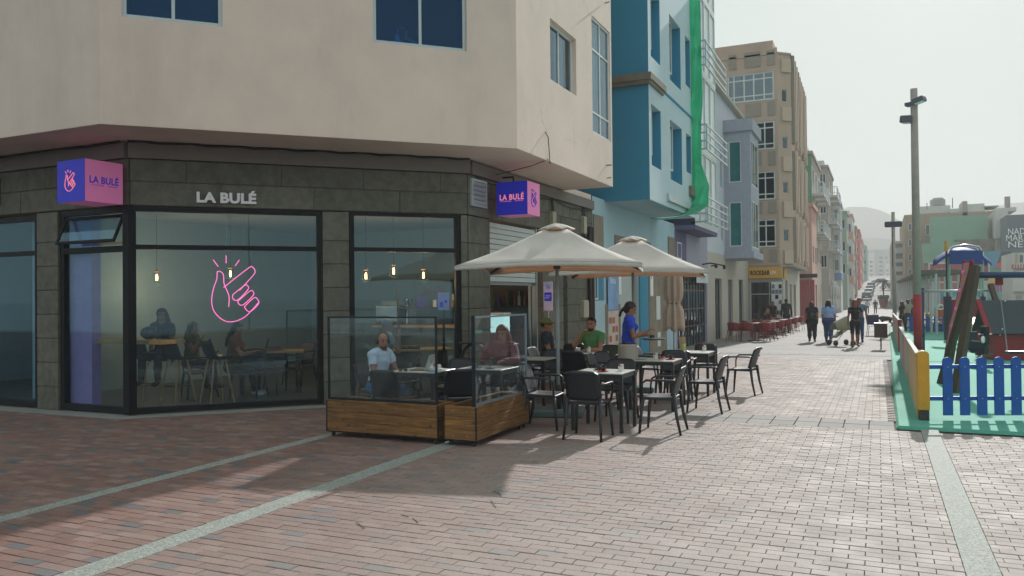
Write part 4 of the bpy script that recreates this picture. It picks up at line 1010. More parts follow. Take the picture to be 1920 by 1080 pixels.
def person(label, loc, rz, hgt=1.7, pose=None, skin='a5765c', hair=None, hair_col='1d1714', shirt=None, shirt_tags=(CHEST, BELLY, UARM), trousers=None, tr_tags=(HIP, THIGH, SHIN, SHIN2),
           shoes='1a1a1c', h=.012, build=1., female=False, beard=None, group=None, z=None, extra=None, folds=.011, pelvis=None):
    p = dict(lean=V3(0, .02, 1), ua_r=V3(.12, 0, -1), fa_r=V3(.05, .15, -1), ua_l=V3(-.12, 0, -1), fa_l=V3(-.05, .15, -1), th_r=V3(.02, .05, -1), sh_r=V3(0, -.05, -1), th_l=V3(-.02, .05, -1), sh_l=V3(0, -.05, -1),
             head=(0, 0), feet=True); p.update(pose or {})
    for k_ in p:
        if isinstance(p[k_], tuple) and len(p[k_]) == 3: p[k_] = V3(*p[k_])
    H = hgt; t = thing('person', label, 'person', (loc[0], loc[1], (gz(loc[1]) if z is None else z)), rz, group)
    hip = np.array([0, 0, .52 * H if pelvis is None else pelvis]); L = p['lean']; s = H / 1.7; w = build
    chest = hip + L * .21 * H; sh = hip + L * .30 * H; neck = hip + L * .325 * H; head = neck + L * .05 * H + np.array([0, .02, .045]) * s
    hw = (.088 if female else .102) * H; hj = .052 * H
    yaw, pit = p['head']; ch, shn = math.cos(yaw), math.sin(yaw); cp_, sp_ = math.cos(pit), math.sin(pit)
    Rz = np.array([[ch, -shn, 0], [shn, ch, 0], [0, 0, 1]]); Rx = np.array([[1, 0, 0], [0, cp_, -sp_], [0, sp_, cp_]]); HR = Rz @ Rx
    def hp(x, y, z_): return head + HR @ np.array([x, y, z_]) * s
    pr = [('e', hp(0, -.008, .02), (.074 * s, .092 * s, .098 * s), HEAD, HR, {'k': .02}), ('e', hp(0, .028, -.045), (.055 * s, .062 * s, .066 * s), HEAD, HR, {'k': .03}),
          ('c', hp(0, .083, .01), hp(0, .103, -.022), .010 * s, .014 * s, HEAD, {'k': .012}), ('e', hp(0, .082, -.058), (.026 * s, .012 * s, .009 * s), HEAD, HR, {'k': .008}), ('e', hp(0, .07, -.09), (.024 * s, .022 * s, .016 * s), HEAD, HR, {'k': .015}),
          ('e', hp(.078, -.005, -.012), (.010 * s, .02 * s, .03 * s), HEAD, HR, {'k': .006}), ('e', hp(-.078, -.005, -.012), (.010 * s, .02 * s, .03 * s), HEAD, HR, {'k': .006}),
          ('c', neck - L * .03, head + HR @ np.array([0, -.015, -.045]) * s, .056 * s * w ** .5, .05 * s, NECK, {'k': .03})]
    fr = np.array([0, 1., 0]); fr = fr - L * (fr @ L); fr /= np.linalg.norm(fr); rt = np.cross(fr, L)
    TB = np.stack([rt, fr, L], 1)
    pr += [('e', chest + fr * .01, (.155 * s * w if not female else .135 * s * w, .105 * s * w, .19 * s), CHEST, TB, {'k': .05}), ('e', hip + L * .10 * H, (.135 * s * w if not female else .115 * s * w, .10 * s * w, .16 * s), BELLY, TB, {'k': .05}),
           ('e', hip + np.array([0, -.005, .01]), ((.15 if not female else .16) * s * w, .115 * s * w, .12 * s), HIP, np.eye(3), {'k': .05}),
           ('c', sh - rt * hw * .75, sh + rt * hw * .75, .055 * s * w, .055 * s * w, CHEST, {'k': .05}), ('c', sh + L * .01, neck, .07 * s, .05 * s, CHEST, {'k': .03})]
    if female: pr += [('e', chest + fr * .095 * s + rt * sx * .065 * s + L * .02, (.058 * s, .05 * s, .058 * s), CHEST, TB, {'k': .03}) for sx in (-1, 1)]
    hands = {}
    for sx, ua, fa, nm in ((1, p['ua_r'], p['fa_r'], 'r'), (-1, p['ua_l'], p['fa_l'], 'l')):
        a = sh + rt * sx * hw * 1.08 - L * .012 * H; e = a + ua * .172 * H; wr = e + fa * .148 * H
        m1 = a + ua * .09 * H
        pr += [('c', a, m1, .052 * s * w, .043 * s * w, UARM, {'k': .03}), ('c', m1, e, .043 * s * w, .036 * s * w ** .5, UARM2, {'k': .012}), ('c', e, e + fa * .06 * H, .038 * s * w ** .5, .036 * s, FARM, {'k': .015}), ('c', e + fa * .06 * H, wr, .036 * s, .025 * s, FARM, {'k': .012})]
        hd = fa; palm = wr + hd * .042 * s; side = np.cross(hd, np.array([0, 0, 1.])); side = side / max(np.linalg.norm(side), .01) if abs(hd[2]) < .95 else np.array([0, 1., 0]) * (1 if sx > 0 else 1)
        up_ = np.cross(side, hd); HB = np.stack([side, hd, up_], 1); hands[nm] = palm
        pr += [('e', palm, (.038 * s, .05 * s, .018 * s), HAND_, HB, {'k': .012})]
        curl = p.get('curl', .5)
        for q, ln in zip((-.028, -.0095, .0095, .028), (.062, .075, .072, .058)):
            b0 = palm + hd * .04 * s + side * q * s; b1 = b0 + (hd * math.cos(curl * .6) - up_ * math.sin(curl * .6)) * ln * .5 * s; b2 = b1 + (hd * math.cos(curl * 1.6) - up_ * math.sin(curl * 1.6)) * ln * .5 * s
            pr += [('c', b0, b1, .0085 * s, .008 * s, HAND_, {'k': .004}), ('c', b1, b2, .008 * s, .0065 * s, HAND_, {'k': .004})]
        tb = palm - hd * .02 * s - side * .03 * s * sx; pr += [('c', tb, tb + (hd * .8 - side * sx * .55 - up_ * .3) * .055 * s, .011 * s, .008 * s, HAND_, {'k': .006})]
    feet = {}
    for sx, th, sn, nm in ((1, p['th_r'], p['sh_r'], 'r'), (-1, p['th_l'], p['sh_l'], 'l')):
        a = hip + np.array([sx * hj, 0, 0]); kn = a + th * .245 * H; an = kn + sn * .235 * H
        pr += [('c', a, kn, .084 * s * w, .056 * s * w, THIGH, {'k': .035}), ('c', kn, kn + sn * .11 * H, .056 * s * w ** .7, .052 * s * w, SHIN, {'k': .02}), ('c', kn + sn * .11 * H, an, .05 * s * w, .036 * s, SHIN2, {'k': .02}),
               ('c', an + np.array([0, -.02 * s, -.012 * s]), an + np.array([sx * .012, .13 * s, -.045 * s]), .036 * s, .03 * s, FOOT, {'k': .02}), ('e', an + np.array([sx * .014, .12 * s, -.045 * s]), (.042 * s, .06 * s, .026 * s), FOOT, np.eye(3), {'k': .02})]
        feet[nm] = an
    P, Q, T = sdf_mesh(pr, h, k=.02)
    ms = mat('skin_' + skin, srgb(skin), .5, var=.06, spec=.35)
    body = np_obj('body', P, Q, ms, t)
    N = normals(P, Q)
    def cloth(name, colr, tags, off, rough=.85, mm=None, fold=folds):
        sel = np.isin(T, tags); f = sel[Q].all(1)
        if not f.any(): return
        q = Q[f]; ids = np.unique(q); rm = np.zeros(len(P), int); rm[ids] = np.arange(len(ids)); v = P[ids]; n = N[ids]
        ns = np.array([noise.noise(Vector((a[0] * 10, a[1] * 10, a[2] * 14))) + .55 * abs(noise.noise(Vector((a[0] * 20, a[1] * 20, a[2] * 26)))) for a in v]) if h < .02 else 0
        v = v + n * (off + fold * ns)[..., None] if h < .02 else v + n * off
        return np_obj(name, v, rm[q], mm or mat('cloth_' + colr, srgb(colr), rough, var=.09, scale=20, bump=.2, bscale=400), t)
    if trousers: cloth('trousers' if SHIN in tr_tags else 'shorts', trousers, tr_tags, .010)
    if shirt: cloth('shirt', shirt, shirt_tags, .014)
    if shoes: cloth('shoe_pair', shoes, (FOOT,), .006, .5, fold=0)
    if h < .02:
        for sx in (-1, 1):
            MB().ball(tuple(hp(sx * .03, .077, .012)), .011 * s, 6).build('eye', m_eye, t, True)
            MB().tube([tuple(hp(sx * .014, .09, .034)), tuple(hp(sx * .032, .09, .04)), tuple(hp(sx * .05, .078, .034))], .0045 * s, 5).build('eyebrow', m_brow, t)
        MB().tube([tuple(hp(-.022, .089, -.058)), tuple(hp(0, .096, -.056)), tuple(hp(.022, .089, -.058))], .005 * s, 5).build('mouth', mat('lips', srgb('8a4a44'), .5), t)
    mh = mat('hair_' + hair_col, srgb(hair_col), .55, var=.35, scale=30, bump=.5, bscale=120)
    hpz = []
    if hair in ('short', 'long', 'bun', 'plait', 'wavy', 'crop'):
        th_ = .006 if hair == 'crop' else .016
        hpz = [('e', hp(0, -.02, .035), ((.078 + th_) * s, (.09 + th_) * s, (.088 + th_) * s), 1, HR, {'k': .01})]
        if hair != 'crop': hpz += [('e', hp(0, -.055, -.02), (.078 * s, .06 * s, .075 * s), 1, HR, {'k': .03})]
        if hair in ('long', 'wavy'):
            for sx in (-1, 0, 1):
                pts = [hp(sx * .06, -.05, .0), hp(sx * .075, -.07, -.10), hp(sx * .08, -.085, -.20), hp(sx * .06, -.10, -.30 if hair == 'long' else -.24)]
                for a, b_ in zip(pts[:-1], pts[1:]): hpz.append(('c', a, b_, .045 * s, .042 * s, 1, {'k': .03}))
        if hair == 'bun': hpz += [('e', hp(0, -.11, .06), (.04 * s, .035 * s, .04 * s), 1, HR, {'k': .01})]
        if hair == 'plait':
            pts = [hp(0, -.09, .02), hp(.0, -.125, -.05), hp(.0, -.13, -.12), hp(0, -.12, -.20)]
            for i, (a, b_) in enumerate(zip(pts[:-1], pts[1:])):
                for q in range(3): c0 = a + (b_ - a) * q / 3; hpz.append(('e', c0, (.026 * s * (1 - .1 * i), .026 * s, .02 * s), 1, np.eye(3), {'k': .01}))
    if hpz:
        D, T2, lo = field(hpz, h * (.8 if h < .02 else 1), k=.02)
        P2, Q2 = surface_net(D, lo, h * (.8 if h < .02 else 1))
        # keep the face clear
        loc_ = (P2 - head) @ HR / s
        keep = ~((loc_[:, 1] > .035) & (loc_[:, 2] < .062)) & ~((loc_[:, 1] > .0) & (loc_[:, 2] < .02) & (abs(loc_[:, 0]) < .1) & (hair in ('short', 'crop', 'bun', 'plait')))
        f = keep[Q2].all(1); q = Q2[f]; ids = np.unique(q); rm = np.zeros(len(P2), int); rm[ids] = np.arange(len(ids))
        np_obj('hair', P2[ids], rm[q], mh, t)
    if beard:
        bz = [('e', hp(0, .035, -.075), (.052 * s, .06 * s, .042 * s), 1, HR, {'k': .01}), ('e', hp(0, .075, -.088), (.03 * s, .026 * s, .026 * s), 1, HR, {'k': .01})]
        D, T2, lo = field(bz, h, k=.01); P2, Q2 = surface_net(D, lo, h); np_obj('beard', P2, Q2, mat('beard_' + beard, srgb(beard), .9, var=.3, scale=60), t)
    if extra: extra(t, hp, dict(hip=hip, chest=chest, sh=sh, neck=neck, L=L, fr=fr, rt=rt, s=s, hands=hands, HR=HR, head=head, feet=feet))
    return t
def tube_in(t, name, pts, r, m, n=8): return MB().tube([tuple(p) for p in pts], r, n).build(name, m, t, True)
# ---- waitress with a tray
def waitress_bits(t, hp, d):
    c = d['hip']
    MB().sheet(lambda u, v: ((.188 + .012 * v) * math.sin((u - .5) * 2 * math.pi * .98), (.160 + .01 * v) * math.cos((u - .5) * 2 * math.pi * .98), c[2] + .085 - .27 * v), 30, 6, .004).build('apron', mat('grey_apron', srgb('b3aca2'), .85, var=.1, scale=8), t, True)
wt = person('waitress in a bright blue t-shirt and grey apron looking down at a tray she carries', (-3.78, 12.85), R(-72), 1.62,
    dict(lean=(0, .05, 1), ua_r=(.15, .25, -.95), fa_r=(-.10, .92, .42), ua_l=(-.15, .22, -.97), fa_l=(.10, .98, .10), head=(0, -.42), th_r=(.03, .0, -1), th_l=(-.03, .0, -1), curl=1.0),
    skin='9c6b50', hair='plait', hair_col='15100f', shirt='2147c4', trousers='15161a', h=.010, female=True, extra=waitress_bits)
wc = Vector((-3.78, 12.85, 0)); fwd = Vector((math.sin(R(72)), math.cos(R(72)), 0)); tp = wc + fwd * .43 + Vector((0, 0, .98))
tr = thing('tray', 'round brown-black serving tray held by the waitress', 'tray', tp)
MB().lathe([(.0, 0), (.17, 0), (.195, .022), (.19, .024), (.165, .006), (.0, .006)], 32).build('tray_plate', mat('tray_brown', (.03, .022, .02), .35), tr, True)
MB().lathe([(.188, .02), (.199, .022), (.197, .03), (.188, .028)], 32).build('tray_rim', m_gal, tr, True)
cup('black cup and saucer standing on the tray of the waitress', tp.x - .03, tp.y + .0, tp.z + .008, m_cup, m_cup)
sit = dict(th_r=(.12, 1, -.06), sh_r=(.02, .08, -1), th_l=(-.12, 1, -.06), sh_l=(-.02, .08, -1))
# ---- man in green, hand at his mouth
person('bearded man in a green t-shirt sitting with his fist at his mouth', (-4.72, 13.92), R(166), 1.76, dict(sit, lean=(0, .12, 1), ua_r=(.12, .66, -.50), fa_r=(-.62, .02, .80), ua_l=(-.2, .55, -.8), fa_l=(.55, .80, -.02), head=(.25, -.12), curl=1.4),
    skin='a87a60', hair='crop', hair_col='1a1412', beard='3a2a20', shirt='57905a', trousers='a59680', h=.010, build=1.08, pelvis=.52)
# ---- man in a cap
def capbits(t, hp, d):
    s = d['s']; HR = d['HR']; h_ = d['head']; mc = mat('olive_cap', srgb('6b6a34'), .85, var=.1)
    def f(u, v):
        a = u * 2 * math.pi; b_ = v * math.pi * .52; q = np.array([.094 * math.sin(b_) * math.cos(a), -.008 + .108 * math.sin(b_) * math.sin(a), .035 + .095 * math.cos(b_)])
        return tuple(h_ + HR @ q * s)
    o = MB().sheet(f, 24, 8, .003).build('cap', mc, t, True)
    MB().sheet(lambda u, v: tuple(h_ + HR @ np.array([(u - .5) * .13 * (1 - .3 * v), .085 + .07 * v, .05 - .012 * v - .02 * (2 * u - 1) ** 2]) * s), 8, 5, .003).build('peak', mc, o, True)
    tube_in(t, 'glasses', [hp(-.075, .01, .012), hp(-.06, .085, .012), hp(0, .10, .008), hp(.06, .085, .012), hp(.075, .01, .012)], .006, m_cup)
person('man in an olive cap and dark patterned t-shirt sitting side-on at the table', (-5.34, 13.25), R(-80), 1.75, dict(sit, lean=(0, -.10, 1), ua_r=(.15, .35, -.9), fa_r=(-.1, .9, -.25), ua_l=(-.15, .35, -.9), fa_l=(.1, .85, -.35), head=(0, .0)),
    skin='9a6c54', hair='crop', hair_col='2a201a', shirt='1f2530', trousers='22252c', h=.010, pelvis=.52, extra=capbits)
# ---- man with headphones
def phones(t, hp, d):
    m = mat('headphone_black', (.015, .015, .017), .4)
    for sx in (-1, 1): MB().ball(tuple(hp(sx * .092, -.005, -.005)), .036 * d['s'], 12, (.55, 1, 1.15)).build('ear_cup', m, t, True)
    tube_in(t, 'headband', [hp(.1 * math.cos(a), -.01, .012 + .112 * math.sin(a)) for a in np.linspace(0, math.pi, 14)], .011, m)
person('bald bearded man in a white t-shirt wearing headphones at the laptop table', (-6.32, 9.28), R(-95), 1.62, dict(sit, lean=(0, .16, 1), ua_r=(.18, .30, -.9), fa_r=(-.15, .95, -.10), ua_l=(-.18, .35, -.9), fa_l=(.15, .95, -.05), head=(-.45, -.18)),
    skin='a2705a', hair=None, shirt='b9cbe0', trousers='2b5a86', h=.010, build=1.02, beard='4a3a30', pelvis=.48, extra=phones)
# ---- woman in red behind the side screen
def redbits(t, hp, d): pass
person('woman in a red patterned top with a pale headscarf behind the side glass screen', (-4.95, 10.55), R(185), 1.66, dict(sit, lean=(0, .15, 1), ua_r=(.3, .5, -.7), fa_r=(-.3, .5, .7), ua_l=(-.35, .6, -.6), fa_l=(.4, .85, .05), head=(.1, -.25), curl=1.),
    skin='9a6a58', hair='wavy', hair_col='6d4a3c', shirt='66303a', trousers='1c1c22', shirt_tags=(CHEST, BELLY, UARM, UARM2, FARM), h=.012, female=True, pelvis=.52)
# ---- pushchair beside her
t = thing('pushchair', 'black folded-hood pushchair parked between the glass screens and the cafe', 'pushchair', (-5.7, 11.05, 0), R(20)); mp_ = mat('pushchair_fabric', (.02, .02, .022), .9)
for sx in (-1, 1):
    for sy in (-1, 1):
        w_ = MB(at(sx * .24, sy * .33, .12) @ Matrix.Rotation(R(90), 4, 'Y')).lathe([(.03, -.02), (.11, -.02), (.12, 0), (.11, .02), (.03, .02)], 18).build('wheel', m_cast, t, True)
    MB().tube([(sx * .24, .33, .12), (sx * .22, .1, .5), (sx * .2, -.25, .95), (sx * .18, -.38, 1.02)], .013, 7).build('frame_tube', m_tleg, t); MB().tube([(sx * .24, -.33, .12), (sx * .22, 0, .48)], .013, 7).build('frame_tube', m_tleg, t)
MB().tube([(-.18, -.38, 1.02), (0, -.42, 1.03), (.18, -.38, 1.02)], .017, 8).build('handle', m_tleg, t)
MB().sheet(lambda u, v: (.2 * math.cos(u * math.pi), -.1 + .30 * (v - .3) + .02 * math.sin(u * 3), .60 + .42 * math.sin(u * math.pi) ** .6 * (1 - .35 * (v - .4) ** 2)), 14, 8, .006).build('hood', mp_, t, True)
MB().sheet(lambda u, v: ((u - .5) * .38, -.2 + .42 * v, .62 - .20 * math.sin(v * 2.4)), 8, 8, .02).build('seat', mp_, t, True)
MB().cbox(-.17, .17, -.2, .2, .2, .38, .03).build('basket', mp_, t)
# ---- people inside the cafe
ST = 'wooden-legged bar stools inside the cafe'
def stool(label, x, y, rz, mcol=m_chair):
    t = thing('bar_stool', label, 'stool', (x, y, .03), rz, ST)
    MB().sheet(lambda u, v: ((u - .5) * .42, (v - .5) * .40, .72 + .05 * (2 * u - 1) ** 2 + (.30 * max(0, v - .72) / .28 if v > .72 else 0)), 10, 12, .02).build('seat_shell', mcol, t, True)
    for sx in (-1, 1):
        for sy in (-1, 1): MB().tube([(sx * .10, sy * .10, .72), (sx * .2, sy * .2, 0)], [.016, .011], 7).build('leg', m_oak, t)
    MB().tube([(.15, .15, .28), (.15, -.15, .28), (-.15, -.15, .28), (-.15, .15, .28), (.15, .15, .28)], .007, 5).build('footrest', m_tleg, t)
for i, (px, yy, rz, lb) in enumerate(((370, 10.35, 150, 'dark armchair inside the corner window left of the neon hand'), (465, 10.6, 200, 'dark armchair inside the corner window below the neon hand'), (528, 11.3, 250, 'dark armchair inside the corner window at the far end of the table'), (560, 12.6, 180, 'dark armchair deep inside the corner window near the concrete pillar'), (760, 12.2, 200, 'dark armchair inside the second window'))):
    c_ = dup(chair0, (PY(px, 560, yy).x, yy, .03), R(rz), lb, 'dark armchairs inside the cafe')
person('dark-haired person sitting behind the window bar beside the helmet', (-10.9, 9.75), R(200), 1.62, dict(sit), skin='8e6450', hair='long', hair_col='15110f', shirt='20222a', trousers='15151a', h=.016, female=True, pelvis=.78, z=.03)
stool('wooden-legged bar stool behind the narrow window beside the lilac column', -11.15, 9.6, R(180)); stool('wooden-legged bar stool under the end of the window bar', -10.45, 9.65, R(175)); stool('dark bar stool just inside the corner window', -9.85, 9.9, R(160))
inner = table0
def tbl_in(label, x, y, rz, s=1):
    t = thing('cafe_table', label, 'table', (x, y, .03), rz, 'wooden tables inside the cafe')
    MB().cbox(-.75 * s, .75 * s, -.35, .35, .72, .75, .005).build('table_top', m_oak, t)
    for sx in (-1, 1): MB().bar((sx * .6 * s, 0, 0), (sx * .6 * s, 0, .72), .06, .5).build('leg', m_tleg, t)
tbl_in('long wooden table inside the corner window where two women sit', PY(505, 560, 11.4).x, 11.4, R(40), .8); tbl_in('wooden table inside the second shop window', -7.75, 12.7, R(45), .8)
isit = dict(sit); 
person('seated woman in black with long dark hair inside the corner window', (PY(432, 560, 10.7).x, 10.7), R(-62), 1.66, dict(isit, lean=(0, .16, 1), ua_r=(.1, .5, -.8), fa_r=(0, .95, .2), ua_l=(-.1, .5, -.8), fa_l=(0, .95, .2), head=(-.3, -.25)), skin='a0705c', hair='long', hair_col='120e0d', shirt='6b4634', trousers='111114', shoes='b0b4b8', h=.014, female=True, pelvis=.50, z=.03)
person('seated woman in dark clothes farther back inside the corner window', (PY(355, 560, 11.2).x, 11.2), R(-75), 1.64, dict(isit, lean=(0, .1, 1), ua_r=(.2, .5, -.7), fa_r=(-.2, .5, .8), head=(0, -.1)), skin='8e6450', hair='long', hair_col='17110f', shirt='3d4434', trousers='15151a', h=.014, female=True, pelvis=.50, z=.03)
person('grey-haired man in a pale shirt talking on a phone inside the second window', (-7.95, 11.95), R(-40), 1.74, dict(isit, lean=(0, .05, 1), ua_r=(.3, .4, -.7), fa_r=(-.25, .1, .95), head=(-.2, 0)), skin='a87c68', hair='crop', hair_col='8c8a88', shirt='9ba6ae', trousers='22252c', h=.014, pelvis=.50, z=.03)
person('cafe worker in blue standing behind the serving counter', (-7.9, 15.2), R(170), 1.7, dict(ua_r=(.2, .4, -.9), fa_r=(-.2, .9, 0), head=(0, -.2)), skin='8e6450', hair='bun', hair_col='17110f', shirt='223a80', trousers='15151a', h=.016, female=True, z=.03)
t = thing('open_laptop', 'black open laptop on the table inside the corner window', 'laptop', (PY(485, 560, 11.2).x, 11.2, .78), R(-55))
MB().cbox(-.16, .16, -.11, .11, 0, .014, .003).build('keyboard', m_cup, t); MB(at(0, .11, .014) @ Matrix.Rotation(R(-15), 4, 'X')).cbox(-.16, .16, 0, .008, 0, .22, .003).build('screen_lid', m_cup, t)
tag(MB().ball((-10.35, 9.0, 1.21), .13, 14, (1, 1, .8)).build('motorcycle_helmet', mat('helmet_black', (.01, .01, .012), .12), None, True), 'black motorcycle helmet on the window bar', 'helmet')
# pendants
m_bulb = mat('warm_filament', (1, .6, .2), .4, emit=(1.0, .42, .10), estr=9.); m_cage = mat('pendant_glass', (.05, .07, .07), .2)
def pendant(label, px, py, d):
    o = _ray(px, py); q = EYE + o * (d / FPX)
    t = thing('pendant_lamp', label, 'lamp', q)
    MB().tube([(0, 0, .12), (0, 0, 3.34 - q.z)], .004, 5).build('cord', m_black, t); MB().lathe([(.045, .10), (.05, .12), (.03, .14)], 12).build('cap', m_oak, t, True)
    pl_ = bpy.data.lights.new('bulb_light', 'POINT'); pl_.energy = 9; pl_.color = (1, .62, .3); pl_.shadow_soft_size = .05; po_ = bpy.data.objects.new('bulb_light', pl_); col.objects.link(po_); po_.parent = t; po_.location = (0, 0, -.12)
    MB().lathe([(.012, -.06), (.02, -.03), (.02, .02), (.01, .06)], 10).build('bulb', m_bulb, t, True)
    b = MB()
    for k in range(6):
        a = k * math.pi / 3; b.tube([(.045 * math.cos(a), .045 * math.sin(a), .11), (.085 * math.cos(a), .085 * math.sin(a), .04), (.085 * math.cos(a), .085 * math.sin(a), -.09)], .003, 4)
    b.tube([(.085 * math.cos(a), .085 * math.sin(a), -.09) for a in np.linspace(0, 2 * math.pi, 13)], .004, 4); b.build('cage', m_black, t)
pendant('lit filament pendant left of the neon hand', 294, 520, 15.2); pendant('lit filament pendant behind the neon hand', 432, 513, 15.6)
pendant('lit filament pendant at the left of the second window', 686, 517, 15.5); pendant('lit filament pendant with a wooden cap in the middle of the second window', 738, 508, 14.6); pendant('lit filament pendant at the right of the second window', 794, 516, 15.6)
# counter-top things seen through the second window
m_tap = mat('polished_steel', (.5, .52, .53), .2, .9)
t = thing('beer_tap', 'steel beer tap column on the counter inside the second window', 'beer tap', (-9.0, 14.35, 1.15))
MB().lathe([(.06, 0), (.04, .05), (.04, .5), (.05, .52), (.02, .56)], 14).build('column', m_tap, t, True); MB().tube([(0, 0, .4), (.14, -.04, .4), (.2, -.06, .4)], .014, 7).build('spout', m_tap, t)
for dx in (.08, .15): MB().tube([(dx, -.03, .4), (dx, -.03, .55)], .013, 7).build('tap_handle', m_black, t)
t = thing('coffee_machine', 'steel coffee machine with stacked glasses on the serving counter', 'coffee machine', (-9.45, 14.5, 1.15))
MB().cbox(-.28, .28, -.2, .2, .06, .42, .02).build('body', m_tap, t); MB().cbox(-.25, .25, -.25, .15, 0, .06, .01).build('drip_tray', m_black, t)
for k in range(8): MB().lathe([(.03, .42), (.035, .50)], 8, -.24 + .07 * k, 0).build('glass', bt[2], t)
t = thing('display_fridge', 'glass-fronted counter display fridge inside the second window', 'fridge', (-7.0, 13.7, .03), R(0))
MB().cbox(-.5, .5, 0, .45, 0, 1.0, .01).build('cabinet', mat('steel_cabinet', (.12, .13, .14), .4, .4), t); MB().add([(-.5, -.02, 1.0), (.5, -.02, 1.0), (.5, .15, 1.35), (-.5, .15, 1.35)], [(0, 1, 2, 3)]).build('glass_front', g_clear, t)
MB().cbox(-.5, .5, .15, .45, 1.34, 1.38, .005).build('top', m_white, t); MB().box(-.48, .48, .40, .43, 1.0, 1.34).build('lit_back', mat('lit_panel', (.6, .8, .8), .5, emit=(.5, .8, .8), estr=.5), t)
t = thing('drinks_fridge', 'tall drinks fridge with red script lettering at the back of the cafe', 'fridge', (-9.2, 16.1, .03))
MB().cbox(-.45, .45, -.3, .3, 0, 2.1, .01).build('cabinet', mat('fridge_blue', srgb('5b7580'), .4), t)
fit_text('Coca-Cola', 'lettering', mat('red_script', srgb('a8344a'), .5), facing((0, -.305, 1.85), (0, -1, 0)), .6, .16, .004, t, shear=.3)
q = MA @ Vector((4.87, .10, 0)); t = thing('menu_stand', 'lilac leaflet stand inside the second window', 'leaflet', (q.x, q.y, 1.50), R(45)); m_lil = mat('lilac_print', srgb('b9a3d6'), .6)
MB().box(-.10, .10, 0, .006, 0, .30).build('card', m_lil, t); MB().box(-.07, -.01, -.002, 0, .05, .14).build('picture', m_blue, t); MB().box(.02, .06, -.002, 0, .12, .17).build('picture', m_blue, t); MB().box(-.02, .02, 0, .02, -1.5, 0).build('stand', m_black, t)
# street doorway: sign on a stick and shelf of boxes
t = thing('door_sign', 'small lilac and blue cafe sign on a post beside the doorway', 'sign', (-6.2, 15.35, 0))
MB().cbox(-.10, .10, -.01, .01, 1.42, 2.02, .008).build('panel', mat('pale_lilac', srgb('d9c6e6'), .5), t); MB().tube([(0, 0.012, 0), (0, .012, 1.8)], .012, 8).build('post', m_gal, t)
MB().box(-.08, .08, -.014, -.01, 1.62, 1.80).build('blue_field', m_blue, t); fit_text('COFFEE\nSHOP', 'lettering', m_letter, facing((0, -.016, 1.71), (0, -1, 0)), .12, .07, .003, t)
hand(facing((0, -.013, 1.91), (0, -1, 0)), .10, .002, m_blue, 'hand_emblem', t)
t = thing('display_shelf', 'dark shelf unit seen through the street doorway', 'shelf', (-8.2, 14.6, .03), R(35))
for z in (.9, 1.45): MB().box(-1.0, 1.0, 0, .4, z, z + .04).build('shelf_board', MC['dark_wood'], t)
for x in (-1, .96): MB().box(x, x + .04, 0, .4, 0, 1.9).build('side_panel', MC['dark_wood'], t)
MM = at(-8.2, 14.6, .03, R(35)); mk = mat('kraft_box', srgb('a5714a'), .8); mpb = mat('purple_box', srgb('3b2f8e'), .6)
for k, (x, z, w_, h_, m_, lb) in enumerate([(-.5, 1.49, .22, .22, mpb, 'large purple box on the shelf in the doorway'), (-.22, 1.49, .07, .15, m_wcup, 'white packet beside the large purple box'), (-.12, 1.49, .07, .15, m_wcup, 'white packet nearer the purple carton on the doorway shelf'), (0, 1.49, .1, .17, mpb, 'narrow purple carton on the doorway shelf'),
        (.2, 1.49, .14, .14, mk, 'brown box at the left of its stack on the doorway shelf'), (.36, 1.49, .14, .14, mk, 'brown box at the foot of the stack on the doorway shelf'), (.36, 1.63, .12, .14, mk, 'brown box on top of another on the doorway shelf'), (.54, 1.49, .14, .14, mk, 'brown box at the right end of the doorway shelf'), (.2, 1.63, .09, .13, m_wcup, 'white tin standing on a brown box in the doorway')]):
    q = MM @ Vector((x, .2, z)); o = MB().cbox(-w_ / 2, w_ / 2, -.1, .1, 0, h_, .004).build('box', m_, None); o.location = q; o.rotation_euler = (0, 0, R(35)); tag(o, lb, 'box', 'boxes on the doorway shelf')
# desk lamp on the upstairs sill
q = UA @ Vector((4.12, .26, 5.60)); t = thing('desk_lamp', 'white articulated desk lamp behind the upstairs window', 'lamp', q, R(45))
MB().lathe([(.11, 0), (.10, .05), (.045, .14), (.035, .2), (.0, .21)], 14).build('lamp_shade', m_letter, t, True); MB().tube([(0, 0, .2), (.02, 0, .3), (.1, 0, .34), (.16, 0, .28), (.14, 0, .2)], .008, 6).build('cord', m_letter, t)
for dz in (0, .03): MB().tube([(.12, 0, .17 + dz), (.62, 0, -.02 + dz)], .009, 6).build('arm', m_letter, t)
# ================================================================== BUILDINGS UP THE STREET (left side)
def wx(px, py, x): q = PX(px, py, x); return q.y, q.z
def W90(x): return at(x, 0, 0, R(90))                                # u = y, inwards = -x
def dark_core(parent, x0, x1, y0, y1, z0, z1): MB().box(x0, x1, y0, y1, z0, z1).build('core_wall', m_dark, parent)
# ---- blue building
m_lb = mat('light_blue_render', srgb('abc6d1'), .85, var=.06, scale=1.5, dirt=.12, coords='World'); m_db = mat('deep_blue_render', srgb('3a8fb0'), .85, var=.05, scale=1.5, coords='World')
m_pb = mat('pale_blue_render', srgb('bfd0d8'), .85, var=.06, scale=1.2, dirt=.12, coords='World')
m_stone = mat('stone_cornice', srgb('7c7669'), .9, var=.25, scale=4, bump=.5, coords='World'); m_slabw = mat('stone_cladding', srgb('8b8172'), .9, var=.2, scale=3, dirt=.2, island=.1, coords='World')
BL = thing('blue_building', 'blue rendered building with projecting upper floors and stone cornice next to the beige corner building', 'building', (-8, 23, 0), world=True)
X0, XO = -6.4, -5.2
def rect(pa, pb, x):                                               # opening from two picture corners on a wall x = const
    a, b = wx(*pa, x), wx(*pb, x); return (a[0], b[0], min(a[1], b[1]), max(a[1], b[1]))
